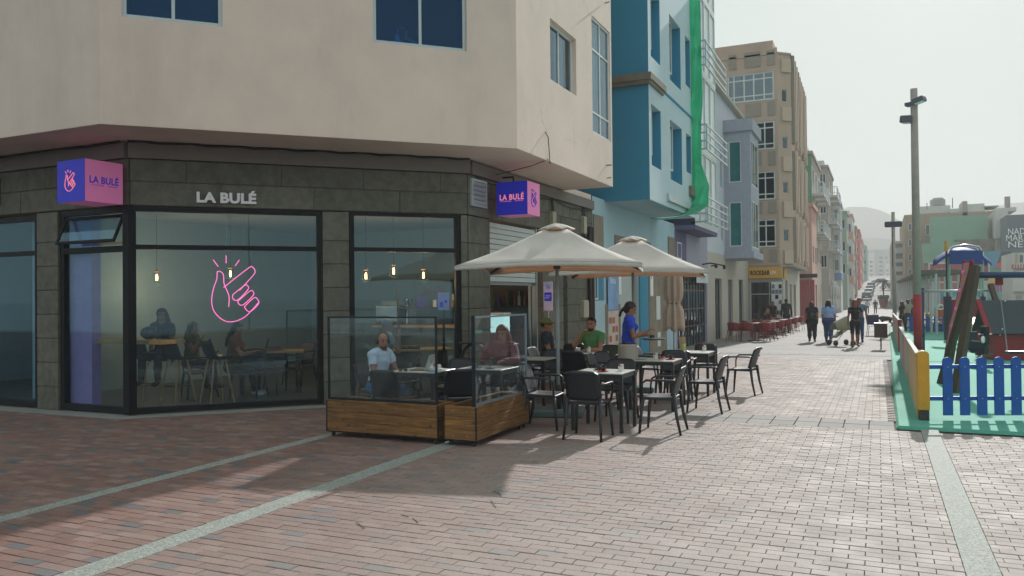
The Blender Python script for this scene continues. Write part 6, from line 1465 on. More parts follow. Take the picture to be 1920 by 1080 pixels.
house2('tall red apartment house in the hazy row', 'red_house', 1607, 1613, 1616.5, 205, 432, m_redr, band=m_redr, glz=g_win)
house2('pale brown house beyond the red one', 'pale_brown_house', 1615, 1618, 1620.5, 250, 450, m_br, glz=g_win)
house2('teal apartment house at the hazy end of the row', 'teal_house', 1619, 1626, 1629, 300, 462, m_tealr, band=m_tealr, glz=g_win)
closed_parasol('tall grey closed parasol nearest to us outside the balcony houses', -4.0, 84, 3.6, mat('grey_canvas', srgb('c2c3be'), .9), s=1.5); closed_parasol('tall grey closed parasol farther along outside the balcony houses', -4.0, 90, 3.6, MC['grey_canvas'], s=1.5)
# hills
def ridge(name, label, dist, prof, m, back=300):
    vs = []; fs = []
    for px, py in prof:
        d = _ray(px, py); q = EYE + d * (dist / d.dot(_f) ) ; q2 = EYE + d * (dist / d.dot(_f))
        vs += [(q.x, q.y, -5), (q.x, q.y, q.z), (q.x * (1 + back / dist), q.y * (1 + back / dist), -5)]
    n = len(prof)
    for i in range(n - 1):
        a = i * 3; fs += [(a, a + 3, a + 4, a + 1), (a + 1, a + 4, a + 5, a + 2)]
    o = MB().add(vs, fs).build(name, m); structure(o); return o
m_hill = mat('dry_hillside', (.20, .17, .13), .95, var=.25, scale=.01, coords='World')
ridge('mountain', '', 1150, [(1200, 470), (1400, 440), (1540, 420), (1575, 395), (1590, 388), (1625, 388), (1650, 394), (1668, 402), (1690, 416), (1720, 430), (1780, 420), (1850, 392), (1890, 381), (1925, 379), (2050, 372), (2300, 395), (2700, 430)], m_hill, 200)
ridge('hill', '', 880, [(1300, 505), (1500, 480), (1560, 462), (1600, 448), (1640, 446), (1680, 450), (1720, 462), (1800, 470), (1950, 480), (2300, 505)], m_hill, 150)
town = []
rt_ = random.Random(9)
m_town = [m_wht, mat('pale_ochre', srgb('b8a98c'), .9, coords='World'), mat('pale_grey', srgb('a0a3a2'), .9, coords='World')]
for k in range(26):
    px = 1612 + rt_.uniform(0, 82); dist = rt_.choice((600, 680, 760, 840)); q = EYE + _ray(px, 551) * (dist / FPX); w_ = rt_.uniform(12, 30); hh = rt_.uniform(9, 20) + (dist - 560) * .05; base = gz(q.y) - 1
    t = thing('town_house', 'hazy town house on the slope at the end of the street', 'building', (q.x, q.y, base), rt_.uniform(-.3, .3), 'hazy houses on the slope')
    MB().box(-w_ / 2, w_ / 2, 0, 12, 0, hh).build('wall', m_town[rt_.randrange(3)], t); MB().box(-w_ / 2 - .4, w_ / 2 + .4, -.4, 12.4, hh, hh + .8).build('roof', m_town[2], t)
    b = MB()
    for i in range(5):
        for j in range(int((hh - 4) // 3.2)): b.box(-w_ / 2 + w_ * (i + .25) / 5, -w_ / 2 + w_ * (i + .7) / 5, -.06, 0, 2 + j * 3.2, 3.6 + j * 3.2)
    stuff(b.build('window', m_dark, t))
# ================================================================== PLAYGROUND
m_rub = mat('teal_rubber', srgb('58a692'), .85, var=.09, scale=2, bump=.5, bscale=120, dirt=.12, coords='World')
m_bluep = mat('blue_fence_paint', srgb('1056a8'), .45, var=.16, scale=5, dirt=.2); m_yel = mat('yellow_paint', srgb('cf9a2c'), .5, var=.1, dirt=.2); m_redp = mat('red_paint', srgb('8c1a26'), .45, var=.1, dirt=.1)
m_worn = mat('worn_chipped_paint', srgb('3e4240'), .9, var=.4, scale=30)
pys = [11.30, 12, 16, 20, 26, 31, 38, 46, 56]
def plx(y): return float(np.interp(y, [11.3, 16, 24, 40, 56], [.19, .22, .30, .44, .60]))
vs = []; 
for y in pys: vs += [(plx(y), y, gz(y) - .02), (plx(y) + .03, y, gz(y) + .022), (14, y, gz(y) + .022)]
n = len(pys); fs = []
for i in range(n - 1): a = i * 3; fs += [(a, a + 3, a + 4, a + 1), (a + 1, a + 4, a + 5, a + 2)]
k = len(vs); vs += [(.20, 11.27, -.02), (14, 11.27, -.02)]; fs += [(k, 1, 2, k + 1)]
structure(MB().add(vs, fs).build('playground_surface', m_rub))
def slat_mesh(w, h, t, m, name='slat', z0=.0):
    n = 8; pr = [(-w / 2, z0), (w / 2, z0)] + [(w / 2 * math.cos(a), h - w / 2 * .8 + w / 2 * .8 * math.sin(a)) for a in np.linspace(0, math.pi, n)]
    vs = [(x, -t / 2, z) for x, z in pr] + [(x, t / 2, z) for x, z in pr]; k = len(pr)
    return MB().add(vs, [tuple(range(k)), tuple(range(2 * k - 1, k - 1, -1))] + [(i, k + i, k + (i + 1) % k, (i + 1) % k) for i in range(k)]).mesh(name, m)
# front fence, turned a little away from the street
f0 = Vector((.60, 11.96, 0)); fa = math.atan2(.38, .925)
ff = thing('playground_fence', 'bright blue picket fence with rounded slats along the front of the playground', 'fence', (f0.x, f0.y, .02), fa)
pit = slat_mesh(.125, .83, .022, m_bluep, z0=.06)
for k in range(12): place(pit, 'slat', ff, (.24 + k * .222, 0, 0))
for k in range(12):
    for z in (.28, .70): MB().ball((.24 + k * .222, -.013, z), .009, 5).build('bolt', m_gal, ff, True)
for z in (.28, .70): MB().cbox(.0, 2.85, .012, .045, z - .027, z + .027, .004).build('rail', m_bluep, ff)
# side fence: boards of changing colour with a light top
sf = thing('playground_fence', 'long multicoloured board fence running up the street side of the playground', 'fence', (.47, 12.0, 0), world=True)
cols = [m_yel, mat('cream_board', srgb('bfb08a'), .6, var=.1), m_yel, MC['cream_board'], mat('green_board', srgb('8fae94'), .6, var=.1), MC['green_board'], mat('pink_board', srgb('c79a9a'), .6, var=.1), MC['pink_board'], mat('rose_board', srgb('b97c80'), .6), MC['rose_board'], MC['green_board'], mat('blue_board', srgb('8ea6b8'), .6), MC['blue_board'], MC['cream_board'], MC['cream_board']]
smc = {}
for k in range(72):
    y = 12.06 + k * .18; m_ = cols[min(len(cols) - 1, int(k / 5))] if k > 3 else m_yel
    if m_ not in smc: smc[m_] = slat_mesh(.165, .86, .03, m_, z0=.04)
    place(smc[m_], 'slat', sf, (.47 + (y - 12) * .006, y, gz(y) + .02), R(90))
for z in (.3, .72):
    MB().add([(.50, 12.0, z), (.53, 12.0, z), (.61, 25.0, z + gz(25)), (.58, 25.0, z + gz(25)), (.50, 12.0, z + .06), (.53, 12.0, z + .06), (.61, 25.0, z + .06 + gz(25)), (.58, 25.0, z + .06 + gz(25))], [(0, 3, 2, 1), (4, 5, 6, 7), (0, 1, 5, 4), (2, 3, 7, 6), (1, 2, 6, 5), (0, 4, 7, 3)]).build('rail', m_bluep, sf)
MB().add([(.44, 12.0, .885), (.50, 12.0, .885), (.58, 25.0, .885 + gz(25)), (.52, 25.0, .885 + gz(25)), (.44, 12.0, .905), (.50, 12.0, .905), (.58, 25.0, .905 + gz(25)), (.52, 25.0, .905 + gz(25))], [(0, 3, 2, 1), (4, 5, 6, 7), (0, 1, 5, 4), (2, 3, 7, 6), (1, 2, 6, 5), (0, 4, 7, 3)]).build('top_strip', m_wht, sf)
po = thing('fence_post', 'yellow rounded corner post of the playground fence with a chipped dark foot', 'post', (.53, 11.93, .02), R(4))
pm_ = slat_mesh(.135, .92, .12, m_yel, z0=.14); place(pm_, 'post_body', po, (0, 0, 0)); MB().cbox(-.06, .06, -.055, .055, 0, .14, .006).build('post_foot', m_worn, po)
sf2 = thing('playground_fence', 'farther red board fence with a white top edge beside the litter bin', 'fence', (.55, 28, gz(28)), world=True)
m_fb = mat('faded_pink_board', srgb('c4a49a'), .7, var=.1); s2 = slat_mesh(.19, .95, .03, m_fb, z0=.03)
for k in range(52):
    y = 28.2 + k * .21 * 1.6; place(s2, 'slat', sf2, (.60 + (y - 28) * .004, y, gz(y) + .02), R(90), (1.6, 1, 1))
MB().box(.56, .66, 28.0, 28.12, gz(28), gz(28) + 1.05).build('end_post', m_redp, sf2)
MB().add([(.57, 28, 1.0 + gz(28)), (.64, 28, 1.0 + gz(28)), (.71, 45.5, 1.0 + gz(45)), (.64, 45.5, 1.0 + gz(45)), (.57, 28, 1.03 + gz(28)), (.64, 28, 1.03 + gz(28)), (.71, 45.5, 1.03 + gz(45)), (.64, 45.5, 1.03 + gz(45))], [(0, 3, 2, 1), (4, 5, 6, 7), (0, 1, 5, 4), (2, 3, 7, 6), (1, 2, 6, 5), (0, 4, 7, 3)]).build('top_strip', m_wht, sf2)
def back_fence(x0, x1, y, label, h_=.85):
    t = thing('playground_fence', label, 'fence', (x0, y, gz(y))); w_ = x1 - x0; n = max(2, int(w_ / .34)); me = slat_mesh(.19, h_, .03, m_bluep, z0=.05)
    for k in range(n): place(me, 'slat', t, (w_ * (k + .5) / n, 0, 0))
    for z in (.25, .66): MB().box(0, w_, .016, .05, z - .04, z + .04).build('rail', m_bluep, t)
back_fence(1.35, 3.6, 46, 'blue picket fence across the far end of the playground')
back_fence(3.7, 5.2, 40, 'short blue picket fence behind the yellow bench')
# ---- lamp posts
m_lg = mat('grey_lamp_paint', srgb('a69c95'), .6, 0, var=.12, dirt=.2); m_lr = mat('red_lamp_paint', srgb('a4242e'), .5, var=.12); m_lh = mat('lamp_head_grey', srgb('62646f'), .5, .3)
m_rust = mat('rust_stripe', srgb('5e4a3c'), .9, var=.3, scale=12)
def lamp(label, px, py, Hh, red, rad=.096):
    q = G(px, py); t = thing('street_lamp', label, 'street lamp', (q.x, q.y, gz(q.y)))
    MB().tube([(0, 0, red), (0, 0, Hh)], [rad, rad * .86], 20).build('pole', m_lg, t, True)
    if red: MB().tube([(0, 0, 0), (0, 0, red)], [rad * 1.03, rad * 1.02], 20).build('painted_pole_foot', m_lr, t, True)
    MB().tube([(0, 0, 0), (0, 0, .03)], rad * 1.8, 16).build('base_plate', m_lh, t)
    MB().tube([(-.045, -.045, Hh - 2.9), (-.042, -.042, Hh - .5)], .04, 8).build('rust_streak', m_rust, t)
    return t, q
t, q = lamp('tall grey lamp post with a red painted foot and two floodlights inside the playground', 1721.5, 656, 8.75, 1.85, .128)
for s_, z, a, w_, h_ in ((1, 8.28, .22, .36, .085), (-1, 7.72, -.12, .40, .12)):
    M_ = at(0, -.04, z, R(-24)) @ Matrix.Rotation(-a, 4, 'Y')
    x0_, x1_ = (.0, w_) if s_ > 0 else (-w_, -.05)
    MB(M_).cbox(x0_, x1_, -.20, .12, -h_, h_, .02).build('floodlight', m_lh, t); MB(M_).box(x0_ + .04, x1_ - .04, -.17, .09, -h_ - .012, -h_ - .001).build('lamp_lens', m_letter, t)
MB(at(0, 0, 8.26, R(-24))).cbox(-.26, .05, -.13, .13, -.07, .05, .01).build('bracket', m_lh, t)
t, q = lamp('smaller dark lamp post with a cross arm farther up the street', 1678, 622, 6.35, 0, .10)
MB().cbox(-.42, .42, -.12, .12, 5.55, 5.85, .05).build('lamp_arm', mat('dark_lamp', srgb('3b3b55'), .5), t)
# ---- litter bin
q = G(1652, 655); t = thing('litter_bin', 'square brown slatted litter bin on a thin pole beside the playground edge', 'litter bin', (q.x, q.y, gz(q.y)))
m_bin = mat('brown_bin', srgb('54403c'), .7, var=.2)
MB().tube([(0, 0, 0), (0, 0, .9)], .022, 8).build('pole', m_tleg, t)
for k in range(5): MB().cbox(-.205 + k * .083, -.128 + k * .083, -.16, -.135, .40, .88, .004).build('slat', m_bin, t)
b = MB(); b.box(-.205, -.19, -.13, .13, .40, .88); b.box(.19, .205, -.13, .13, .40, .88); b.box(-.205, .205, .13, .15, .40, .88); b.box(-.2, .2, -.13, .13, .40, .42); b.build('bin_body', m_bin, t)
MB().box(-.21, .21, -.165, .155, .88, .90).build('rim', m_gal, t)
# ---- swing and climbing frames
m_wood = mat('weathered_brown_wood', srgb('4b3f34'), .7, var=.3, scale=8, bump=.3); m_steel = mat('blue_steel_beam', srgb('3c4a66'), .3, .6)
def R_(p, d): return Vector((p.x + math.cos(YAW) * d, p.y + math.sin(YAW) * d, p.z))
b1_ = G(1791, 739); b2_ = G(1763, 721); top = PY(1829, 499, 16.3)
sw = thing('swing_frame', 'brown timber swing frame with a steel beam and one chain swing', 'swing', (b1_.x, b1_.y, 0), world=True)
MB().bar(b1_, top + Vector((.0, -.05, 0)), .11, .14).build('leg', m_wood, sw); MB().bar(b2_, top + Vector((-.02, .15, -.05)), .09, .12).build('leg', m_wood, sw)
bm0 = PY(1832, 516, 16.3); MB().tube([bm0, R_(bm0, 3.6)], .055, 12).build('beam', m_steel, sw, True)
c0 = PY(1873, 520, 16.6); c1 = PY(1889, 659, 16.6); hg = MB(); hg.box(c0.x - .06, c0.x + .06, c0.y - .03, c0.y + .03, c0.z - .14, c0.z); hg.build('swing_hanger', m_redp, sw)
me_l = MB().tube([(.009 * math.cos(a), 0, .018 * math.sin(a)) for a in np.linspace(0, 2 * math.pi, 8)], .003, 4).mesh('chain_link', m_gal)
for base, tp_ in ((c1, c0), (R_(c1, .48), R_(c0, .48))):
    n = 46
    for k in range(n):
        p = base.lerp(tp_ - Vector((0, 0, .14)), k / n); o = place(me_l, 'chain_link', sw, p, R(90) * (k % 2)); 
q = c1; MB(at(q.x, q.y, q.z, YAW)).cbox(-.02, .52, -.09, .09, -.04, 0, .012).build('swing_seat', m_cup, sw); MB(at(q.x, q.y, q.z, YAW)).box(0, .5, -.07, .07, .001, .006).build('seat_top', m_gal, sw)
# climbing ramp fixed on the outer leg
cr_ = thing('climbing_board', 'pink and red climbing board with grips leaning along the timber leg', 'climbing board', (b2_.x, b2_.y, 0), world=True)
pa = [PY(1822, 492, 16.7), PY(1813, 545, 16.9), PY(1795, 610, 17.1), PY(1784, 680, 17.3)]; wv = Vector((-.09, .22, 0))
P0 = [p for p in pa]; P1 = [p + wv for p in pa]
b = MB()
for i in range(3): 
    for (A, B, C_, D) in ((P0[i], P0[i + 1], P1[i + 1], P1[i]),): 
        n_ = Vector((-.03, -.01, 0)); b.add([A, B, C_, D, A + n_, B + n_, C_ + n_, D + n_], [(0, 1, 2, 3), (7, 6, 5, 4), (0, 4, 5, 1), (1, 5, 6, 2), (2, 6, 7, 3), (3, 7, 4, 0)])
b.build('board', mat('pink_panel', srgb('c08f8c'), .6), cr_)
for Pq in (P0, P1): MB().tube([Pq[0] + Vector((0, 0, .05)), *Pq], .035, 8).build('edge_rail', m_redp, cr_, True)
for k in range(5):
    p = P0[0].lerp(P0[3], (k + .5) / 5.5) + wv * .5 + Vector((-.05, 0, 0)); MB().ball(p, .035, 6, (1, 1, 1.3)).build('grip', m_pink, cr_, True)
# second frame behind with a low bar
bb0 = PY(1730, 546, 27); bb1 = PY(1868, 545, 27); f2 = thing('swing_frame', 'second timber frame with a thin steel bar behind the first', 'swing', (bb0.x, bb0.y, gz(27)), world=True)
MB().tube([bb0, bb1], .04, 10).build('beam', m_gal, f2, True); l0 = PY(1857, 533, 27); l1 = PY(1874, 585, 26.6); l1b = l0 + (l1 - l0) * 2.45; MB().bar(l0, l1b, .13, .1).build('leg', m_wood, f2)
g0 = PY(1730, 540, 27); MB().bar((g0.x, g0.y, gz(27)), (g0.x, g0.y, g0.z), .07).build('leg', m_steel, f2)
# playhouse
q = G(1864, 677); ph = thing('playhouse', 'small red wooden playhouse with a steep dark roof at the edge of the picture', 'playhouse', (q.x, q.y, gz(q.y)), YAW * .6)
m_roof = mat('dark_roof_panel', srgb('2c3a42'), .55, var=.1)
zr = 1.62; MB().cbox(0, 1.6, -.0, .04, .02, .80, .005).build('front_panel', m_redp, ph); MB().cbox(0, .04, .04, 1.1, .02, .80, .005).build('side_panel', m_redp, ph); MB().cbox(1.56, 1.6, .04, 1.1, .02, .80, .005).build('side_panel', m_redp, ph)
MB().add([(-.10, -.16, .74), (1.7, -.16, .74), (1.7, .55, zr), (-.10, .55, zr), (-.10, -.13, .72), (1.7, -.13, .72), (1.7, .58, zr - .03), (-.10, .58, zr - .03)], [(0, 1, 2, 3), (7, 6, 5, 4), (0, 4, 5, 1), (0, 3, 7, 4), (1, 5, 6, 2)]).build('roof_panel', m_roof, ph)
MB().add([(-.10, 1.24, .74), (1.7, 1.24, .74), (1.7, .59, zr), (-.10, .59, zr)], [(0, 3, 2, 1)]).build('roof_panel', m_roof, ph)
MB().add([(-.22, -.20, .72), (-.10, -.20, .72), (-.10, .56, zr + .04), (-.22, .56, zr + .04), (-.22, -.14, .72), (-.10, -.14, .72), (-.10, .62, zr), (-.22, .62, zr)], [(0, 1, 2, 3), (7, 6, 5, 4), (0, 3, 7, 4), (0, 4, 5, 1), (1, 5, 6, 2)]).build('barge_board', m_redp, ph)
for x, y, z in ((.15, -.17, .86), (.75, -.17, .86), (.15, -.02, .7), (.95, -.02, .7), (.5, .5, 1.6)): MB().ball((x, y, z), .022, 6).build('bolt_cap', m_letter, ph, True)
# spring rider
q = G(1836, 690); t = thing('spring_rider', 'dark spring rider seen edge-on with a white horse head', 'spring rider', (q.x, q.y, gz(q.y) + .02), YAW)
MB().tube([(.07 * math.cos(a), .07 * math.sin(a), .02 + a * .008) for a in np.linspace(0, 12 * math.pi, 90)], .012, 5).build('spring', m_cup, t, True)
MB().cbox(-.05, .05, -.3, .3, .32, .62, .02).build('body', m_cup, t); MB().cbox(-.035, .035, -.38, -.12, .55, 1.0, .02).build('head_panel', m_cup, t); MB().ball((-.07, -.3, .68), .06, 10, (.9, .7, 1.5)).build('white_grip_panel', m_letter, t, True)
MB().tube([(-.2, -.2, .33), (.2, -.2, .33)], .018, 8).build('footrest', m_cup, t); MB().tube([(-.16, -.25, .8), (.16, -.25, .8)], .014, 8).build('handle', m_gal, t)
# play tower with blue canopy
m_navy = mat('navy_post', srgb('1c2e4e'), .5); yT = 36.0
def pt(px, py, y=yT): return PY(px, py, y)
tw = thing('play_tower', 'play tower with navy posts, red panels and a curved blue canopy on steel hoops', 'play tower', (pt(1778, 640).x, yT, gz(yT)), world=True); g_ = gz(yT)
for px in (1779, 1843): p = pt(px, 556); MB().cbox(p.x - .09, p.x + .09, yT - .09, yT + .09, g_, p.z, .01).build('post', m_navy, tw); MB().cbox(p.x - .09, p.x + .09, yT + 1.4, yT + 1.58, g_, p.z, .01).build('post', m_navy, tw)
a, c = pt(1783, 562), pt(1839, 601); MB().cbox(a.x, c.x, yT - .03, yT + .03, c.z, a.z, .01).build('front_panel', m_redp, tw)
a2, c2 = pt(1783, 561), pt(1839, 559); MB().box(a.x, c.x, yT - .04, yT + .04, a.z, a.z + .05).build('panel_cap', m_wht, tw)
b = MB(); d = [pt(px, py) for px, py in ((1797, 570), (1802, 592))]; MB().box(d[0].x, d[1].x, yT - .05, yT - .031, d[1].z, d[0].z).build('window_print', m_wht, tw)
for dy in (0, .9):
    pts_ = [(1780, 560), (1780, 475), (1786, 463), (1811, 459), (1836, 463), (1843, 475), (1843, 560)]; MB().tube([pt(*p_) + Vector((0, dy, 0)) for p_ in pts_], .04, 8).build('hoop', m_gal, tw, True)
def can(u, v):
    px = 1752 + 106 * u; mid = 1 - (2 * u - 1) ** 2; p = pt(px, 492 - 24 * mid); return (p.x, yT - .35 + 1.6 * v, p.z + .22 * math.sin(math.pi * v) - .1)
MB().sheet(can, 18, 8, .04).build('canopy', mat('blue_canopy', srgb('1f3f86'), .65), tw, True)
def can2(u, v):
    px = 1778 + 62 * u; p0 = pt(px, 470.5); p1 = pt(px, 496); return (p0.x, yT - .42, p0.z + (p1.z - p0.z) * v)
MB().sheet(can2, 8, 3, .03).build('canopy_panel', MC['blue_canopy'], tw)
p = pt(1774, 452, yT - .3); MB().tube([(p.x, p.y, g_), (p.x, p.y, p.z - .35)], .035, 8).build('climbing_pole', m_tleg, tw); MB().tube([(p.x, p.y, p.z - .4), (p.x, p.y, p.z)], .06, 8).build('pole_cap', m_yel, tw)
for i, (p0_, p1_) in enumerate((((1784, 560), (1812, 549)), ((1812, 549), (1840, 560)))): MB().tube([pt(*p0_), pt(*p1_)], .025, 6).build('handrail', m_gal, tw)
# slide
yS = 33; t = thing('slide', 'yellow plastic slide chute below the play tower', 'slide', (pt(1828, 600, yS).x, yS, gz(yS)), world=True)
s0, s1 = pt(1817, 597, yS), pt(1838, 628, yS - 1.0); wz = pt(1838, 597, yS).x - s0.x
m_sl = mat('ochre_plastic', srgb('c9a257'), .45, var=.08)
MB().sheet(lambda u, v: (s0.x + wz * u, yS + .5 - 1.9 * v, s0.z + (s1.z - s0.z) * v ** 1.1), 3, 8, .03).build('chute', m_sl, t, True)
for u in (0, 1): MB().sheet(lambda a_, v, u=u: (s0.x + wz * u + (a_ - .5) * .02, yS + .5 - 1.9 * v, s0.z + (s1.z - s0.z) * v ** 1.1 + .24 * a_ * (1 + .3 * (u))), 1, 8, .03).build('side_wall', m_sl, t)
# low dark box with a white edge
q = G(1812, 658); q1 = G(1862, 656); t = thing('sand_box_wall', 'low dark panel with a white top edge in front of the slide', 'low wall', (q.x, q.y, gz(q.y)), 0)
w_ = PY(1864, 640, q.y).x - q.x; MB().cbox(0, w_, -.05, .05, 0, .62, .008).build('panel', mat('dark_navy_panel', srgb('20293a'), .5), t); MB().cbox(-.02, w_ + .02, -.08, .08, .62, .69, .008).build('top_board', m_wht, t)
# bench with yellow pickets
q = G(1744, 622); t = thing('playground_bench', 'bench with yellow picket backrest and dark base', 'bench', (q.x, q.y, gz(q.y)), YAW * .5)
MB().cbox(0, 1.0, -.2, .25, 0, .42, .01).build('base', m_navy, t); MB().cbox(-.04, 1.04, -.25, .28, .42, .50, .01).build('seat', mat('pinkish_board', srgb('c7908c'), .6), t)
s_ = slat_mesh(.13, .92, .04, m_yel, z0=.46); 
for k in range(4): place(s_, 'slat', t, (.02 + k * .30, .26, 0), 0, (1, 1, 1 - .06 * (k > 0) - .12 * (k > 1)))
MB().cbox(-.15, -.02, -.22, .28, 0, .95, .01).build('bench_end', m_yel, t)
q = G(1762, 620); t = thing('activity_board', 'orange rounded play panel with a white ring behind the bench', 'play panel', (q.x + .1, q.y + .9, gz(q.y)), YAW * .5)
MB().cbox(-.28, .28, -.04, .04, .5, 1.25, .03).build('panel', mat('orange_plastic', srgb('b34d2c'), .5), t); MB().tube([(.16 * math.cos(a), -.06, 1.27 + .13 * math.sin(a)) for a in np.linspace(0, 2 * math.pi, 20)], .035, 8).build('ring', m_letter, t, True); MB().bar((0, 0, 0), (0, 0, .55), .08).build('post', m_navy, t)

# ================================================================== BUILDINGS ON THE RIGHT, FAR BACK
def face(parent, name, px0, px1, py0, py1, y, m, depth=8.0, **k):
    a, b_ = PY(px0, (py0 + py1) / 2, y), PY(px1, (py0 + py1) / 2, y); zt_, zb_ = PY((px0 + px1) / 2, py0, y).z, PY((px0 + px1) / 2, py1, y).z
    o = MB().box(a.x, b_.x, y, y + depth, zb_, zt_).build(name, m, parent); return a.x, b_.x, zb_, zt_
def flatwin(parent, px0, px1, py0, py1, y, m=None, name='window'):
    a, b_ = PY(px0, (py0 + py1) / 2, y), PY(px1, (py0 + py1) / 2, y); zt_, zb_ = PY((px0 + px1) / 2, py0, y).z, PY((px0 + px1) / 2, py1, y).z
    f = MB(); f.box(a.x - .08, b_.x + .08, y - .06, y - .01, zb_ - .1, zb_); f.box(a.x - .08, b_.x + .08, y - .06, y - .01, zt_, zt_ + .08); f.box(a.x - .08, a.x, y - .06, y - .01, zb_, zt_); f.box(b_.x, b_.x + .08, y - .06, y - .01, zb_, zt_); w_ = f.build(name, m_wht, parent)
    MB().box(a.x, b_.x, y - .03, y - .012, zb_, zt_).build('pane', m or mat('far_glazing', srgb('54636b'), .2), w_)
t = thing('white_block', 'white apartment block with dark window bands right of the smaller lamp post', 'building', (3, 150, 0), world=True)
face(t, 'wall', 1672, 1700, 452, 580, 150, m_wht, 20); 
for a, c in ((457, 464), (475, 485), (492, 499), (509, 516)): flatwin(t, 1676, 1696, a, c, 150)
t = thing('beige_block', 'large beige apartment block with rooftop rooms behind the green gable wall', 'building', (15, 137, 0), world=True)
m_bg2 = mat('dull_beige_render', srgb('a8957f'), .9, var=.08, dirt=.15, coords='World')
face(t, 'wall', 1697, 1869, 399, 585, 137, m_bg2, 30); face(t, 'rooftop_room', 1722, 1782, 386, 400, 138, m_wht, 12); face(t, 'rooftop_room', 1781, 1805, 391, 405, 137.5, mat('pale_box', srgb('bfc4c6'), .8), 8)
face(t, 'rooftop_room', 1805, 1814, 377, 404, 137, m_brickw, 6); face(t, 'rooftop_room', 1814, 1846, 382, 402, 137.2, m_wht, 10); face(t, 'roof_slab', 1844, 1873, 385.5, 387.5, 137, m_town[2], 6); face(t, 'chimney', 1744, 1748, 375, 387, 139, m_wht, 1.0)
MB().tube([PY(1786, 390, 138), PY(1786, 371, 138)], .06, 5).build('aerial', m_tleg, t); MB().tube([PY(1738, 392, 138), PY(1738, 380, 138)], .05, 5).build('aerial', m_tleg, t)
p = PY(1759, 386, 139); MB().lathe([(1.0, 0), (1.0, .9), (.7, 1.2)], 12, p.x, p.y).build('water_tank', m_town[2], t).location.z = p.z
for px in (1704, 1712):
    for a, c in ((420, 431), (450, 461), (477, 488), (505, 515)): flatwin(t, px, px + 5, a, c, 137)
flatwin(t, 1736, 1742, 422, 440, 137); flatwin(t, 1852, 1864, 418, 429, 137, mat('pale_blind', srgb('a4b8b0'), .6))
t = thing('green_gable', 'faded green gable wall with peeling lower edge', 'building', (17, 130, 0), world=True)
m_gg = mat('faded_green_wall', srgb('86ad98'), .9, var=.1, scale=.5, dirt=.35, coords='World')
face(t, 'wall', 1746, 1851, 405, 470, 131, m_gg, 4); face(t, 'lower_wall', 1731, 1800, 455, 493, 130.4, m_gg, 4); face(t, 'stained_base', 1790, 1892, 448, 475, 130.6, mat('stained_plaster', srgb('857f74'), .95, var=.45, scale=.8, coords='World'), 3); face(t, 'base_wall', 1731, 1850, 472, 585, 131.5, m_bg2, 3)
t = thing('white_tower_block', 'plain white block between the green gable and the grey lettered wall', 'building', (24, 128, 0), world=True); face(t, 'wall', 1867, 1890, 394, 446, 128, m_wht, 20); face(t, 'base_wall', 1869, 1888, 446, 480, 128.4, m_brickw, 12); face(t, 'rooftop_room', 1870, 1906, 389, 396, 134, m_wht, 6)
p = PY(1889, 389, 130); MB().tube([p, p + Vector((0, 0, 1.5))], .35, 8).build('flue', m_brickw, t)
t = thing('grey_lettered_wall', 'dark grey building with large white capital letters cut off by the picture edge', 'building', (28, 122, 0), world=True)
gx = face(t, 'wall', 1888, 1990, 401, 474, 122, mat('slate_grey_wall', srgb('6c737c'), .8, var=.05, coords='World'), 15)
for i, (s_, dx) in enumerate((('NAD', 12), ('MAR', 8.5), ('NEI', 12.5))):
    p = PY(1888 + dx, 434 + i * 12.2, 122); fit_text(s_, 'lettering', m_letter, facing((p.x + .35, 121.9, p.z), (0, -1, 0)), 1.9, .80, .1, t)
face(t, 'lower_wall', 1893, 1990, 472, 585, 123, m_wht, 10)
# murals and billboard
m_mb = mat('mural_blue', srgb('4f8ba3'), .8, var=.2, scale=.6, coords='World'); m_my = mat('mural_yellow', srgb('c9b163'), .8, var=.15, scale=.6, coords='World'); m_mp = mat('mural_purple', srgb('8b5f86'), .8, var=.2, scale=1, coords='World'); m_mr = mat('mural_red', srgb('b9585c'), .8, var=.1, coords='World'); m_mg = mat('mural_green', srgb('5f9a55'), .8, coords='World'); m_mk = mat('mural_dark', srgb('4a4a50'), .8, coords='World')
t = thing('mural_wall', 'low wall painted with a colourful mountain and water mural', 'wall', (22, 108, 0), world=True); ym = 108
face(t, 'wall', 1846, 1898, 471, 580, ym, m_mb, 1.0)
def poly(name, pts_, m, y, d=.02):
    vs = [PY(a, b_, y - d) for a, b_ in pts_]; vs2 = [PY(a, b_, y - d) + Vector((0, d * .9, 0)) for a, b_ in pts_]; k = len(vs)
    MB().add(vs + vs2, [tuple(range(k)), tuple(range(k, 2 * k))[::-1]] + [(i, k + i, k + (i + 1) % k, (i + 1) % k) for i in range(k)]).build(name, m, t)
poly('painted_shape', [(1877, 472), (1897, 471), (1897, 500), (1868, 502)], m_mk, ym, .02); poly('painted_shape', [(1864, 503), (1870, 495), (1876, 491), (1878, 482), (1881, 482), (1883, 491), (1892, 498), (1897, 503)], m_mr, ym, .05); poly('painted_shape', [(1846, 508), (1897, 506), (1897, 513), (1846, 514)], m_mg, ym, .03)
poly('painted_shape', [(1847, 514), (1897, 513), (1897, 535), (1847, 538)], m_my, ym, .045); poly('painted_shape', [(1861, 533), (1872, 527), (1884, 531), (1897, 530), (1897, 548), (1866, 552)], m_mp, ym, .07); poly('painted_shape', [(1850, 549), (1897, 545), (1897, 560), (1848, 562)], mat('mural_sky', srgb('6fa8b8'), .8), ym, .09); poly('painted_shape', [(1875, 562), (1880, 558), (1890, 558), (1897, 564), (1897, 572), (1873, 572)], m_mr, ym, .11); poly('painted_shape', [(1846, 560), (1868, 558), (1866, 575), (1846, 575)], m_mg, ym, .12)
t = thing('billboard', 'faded red billboard with white border and lettering behind the play tower', 'billboard', (14, 100, 0), world=True); yb_ = 100
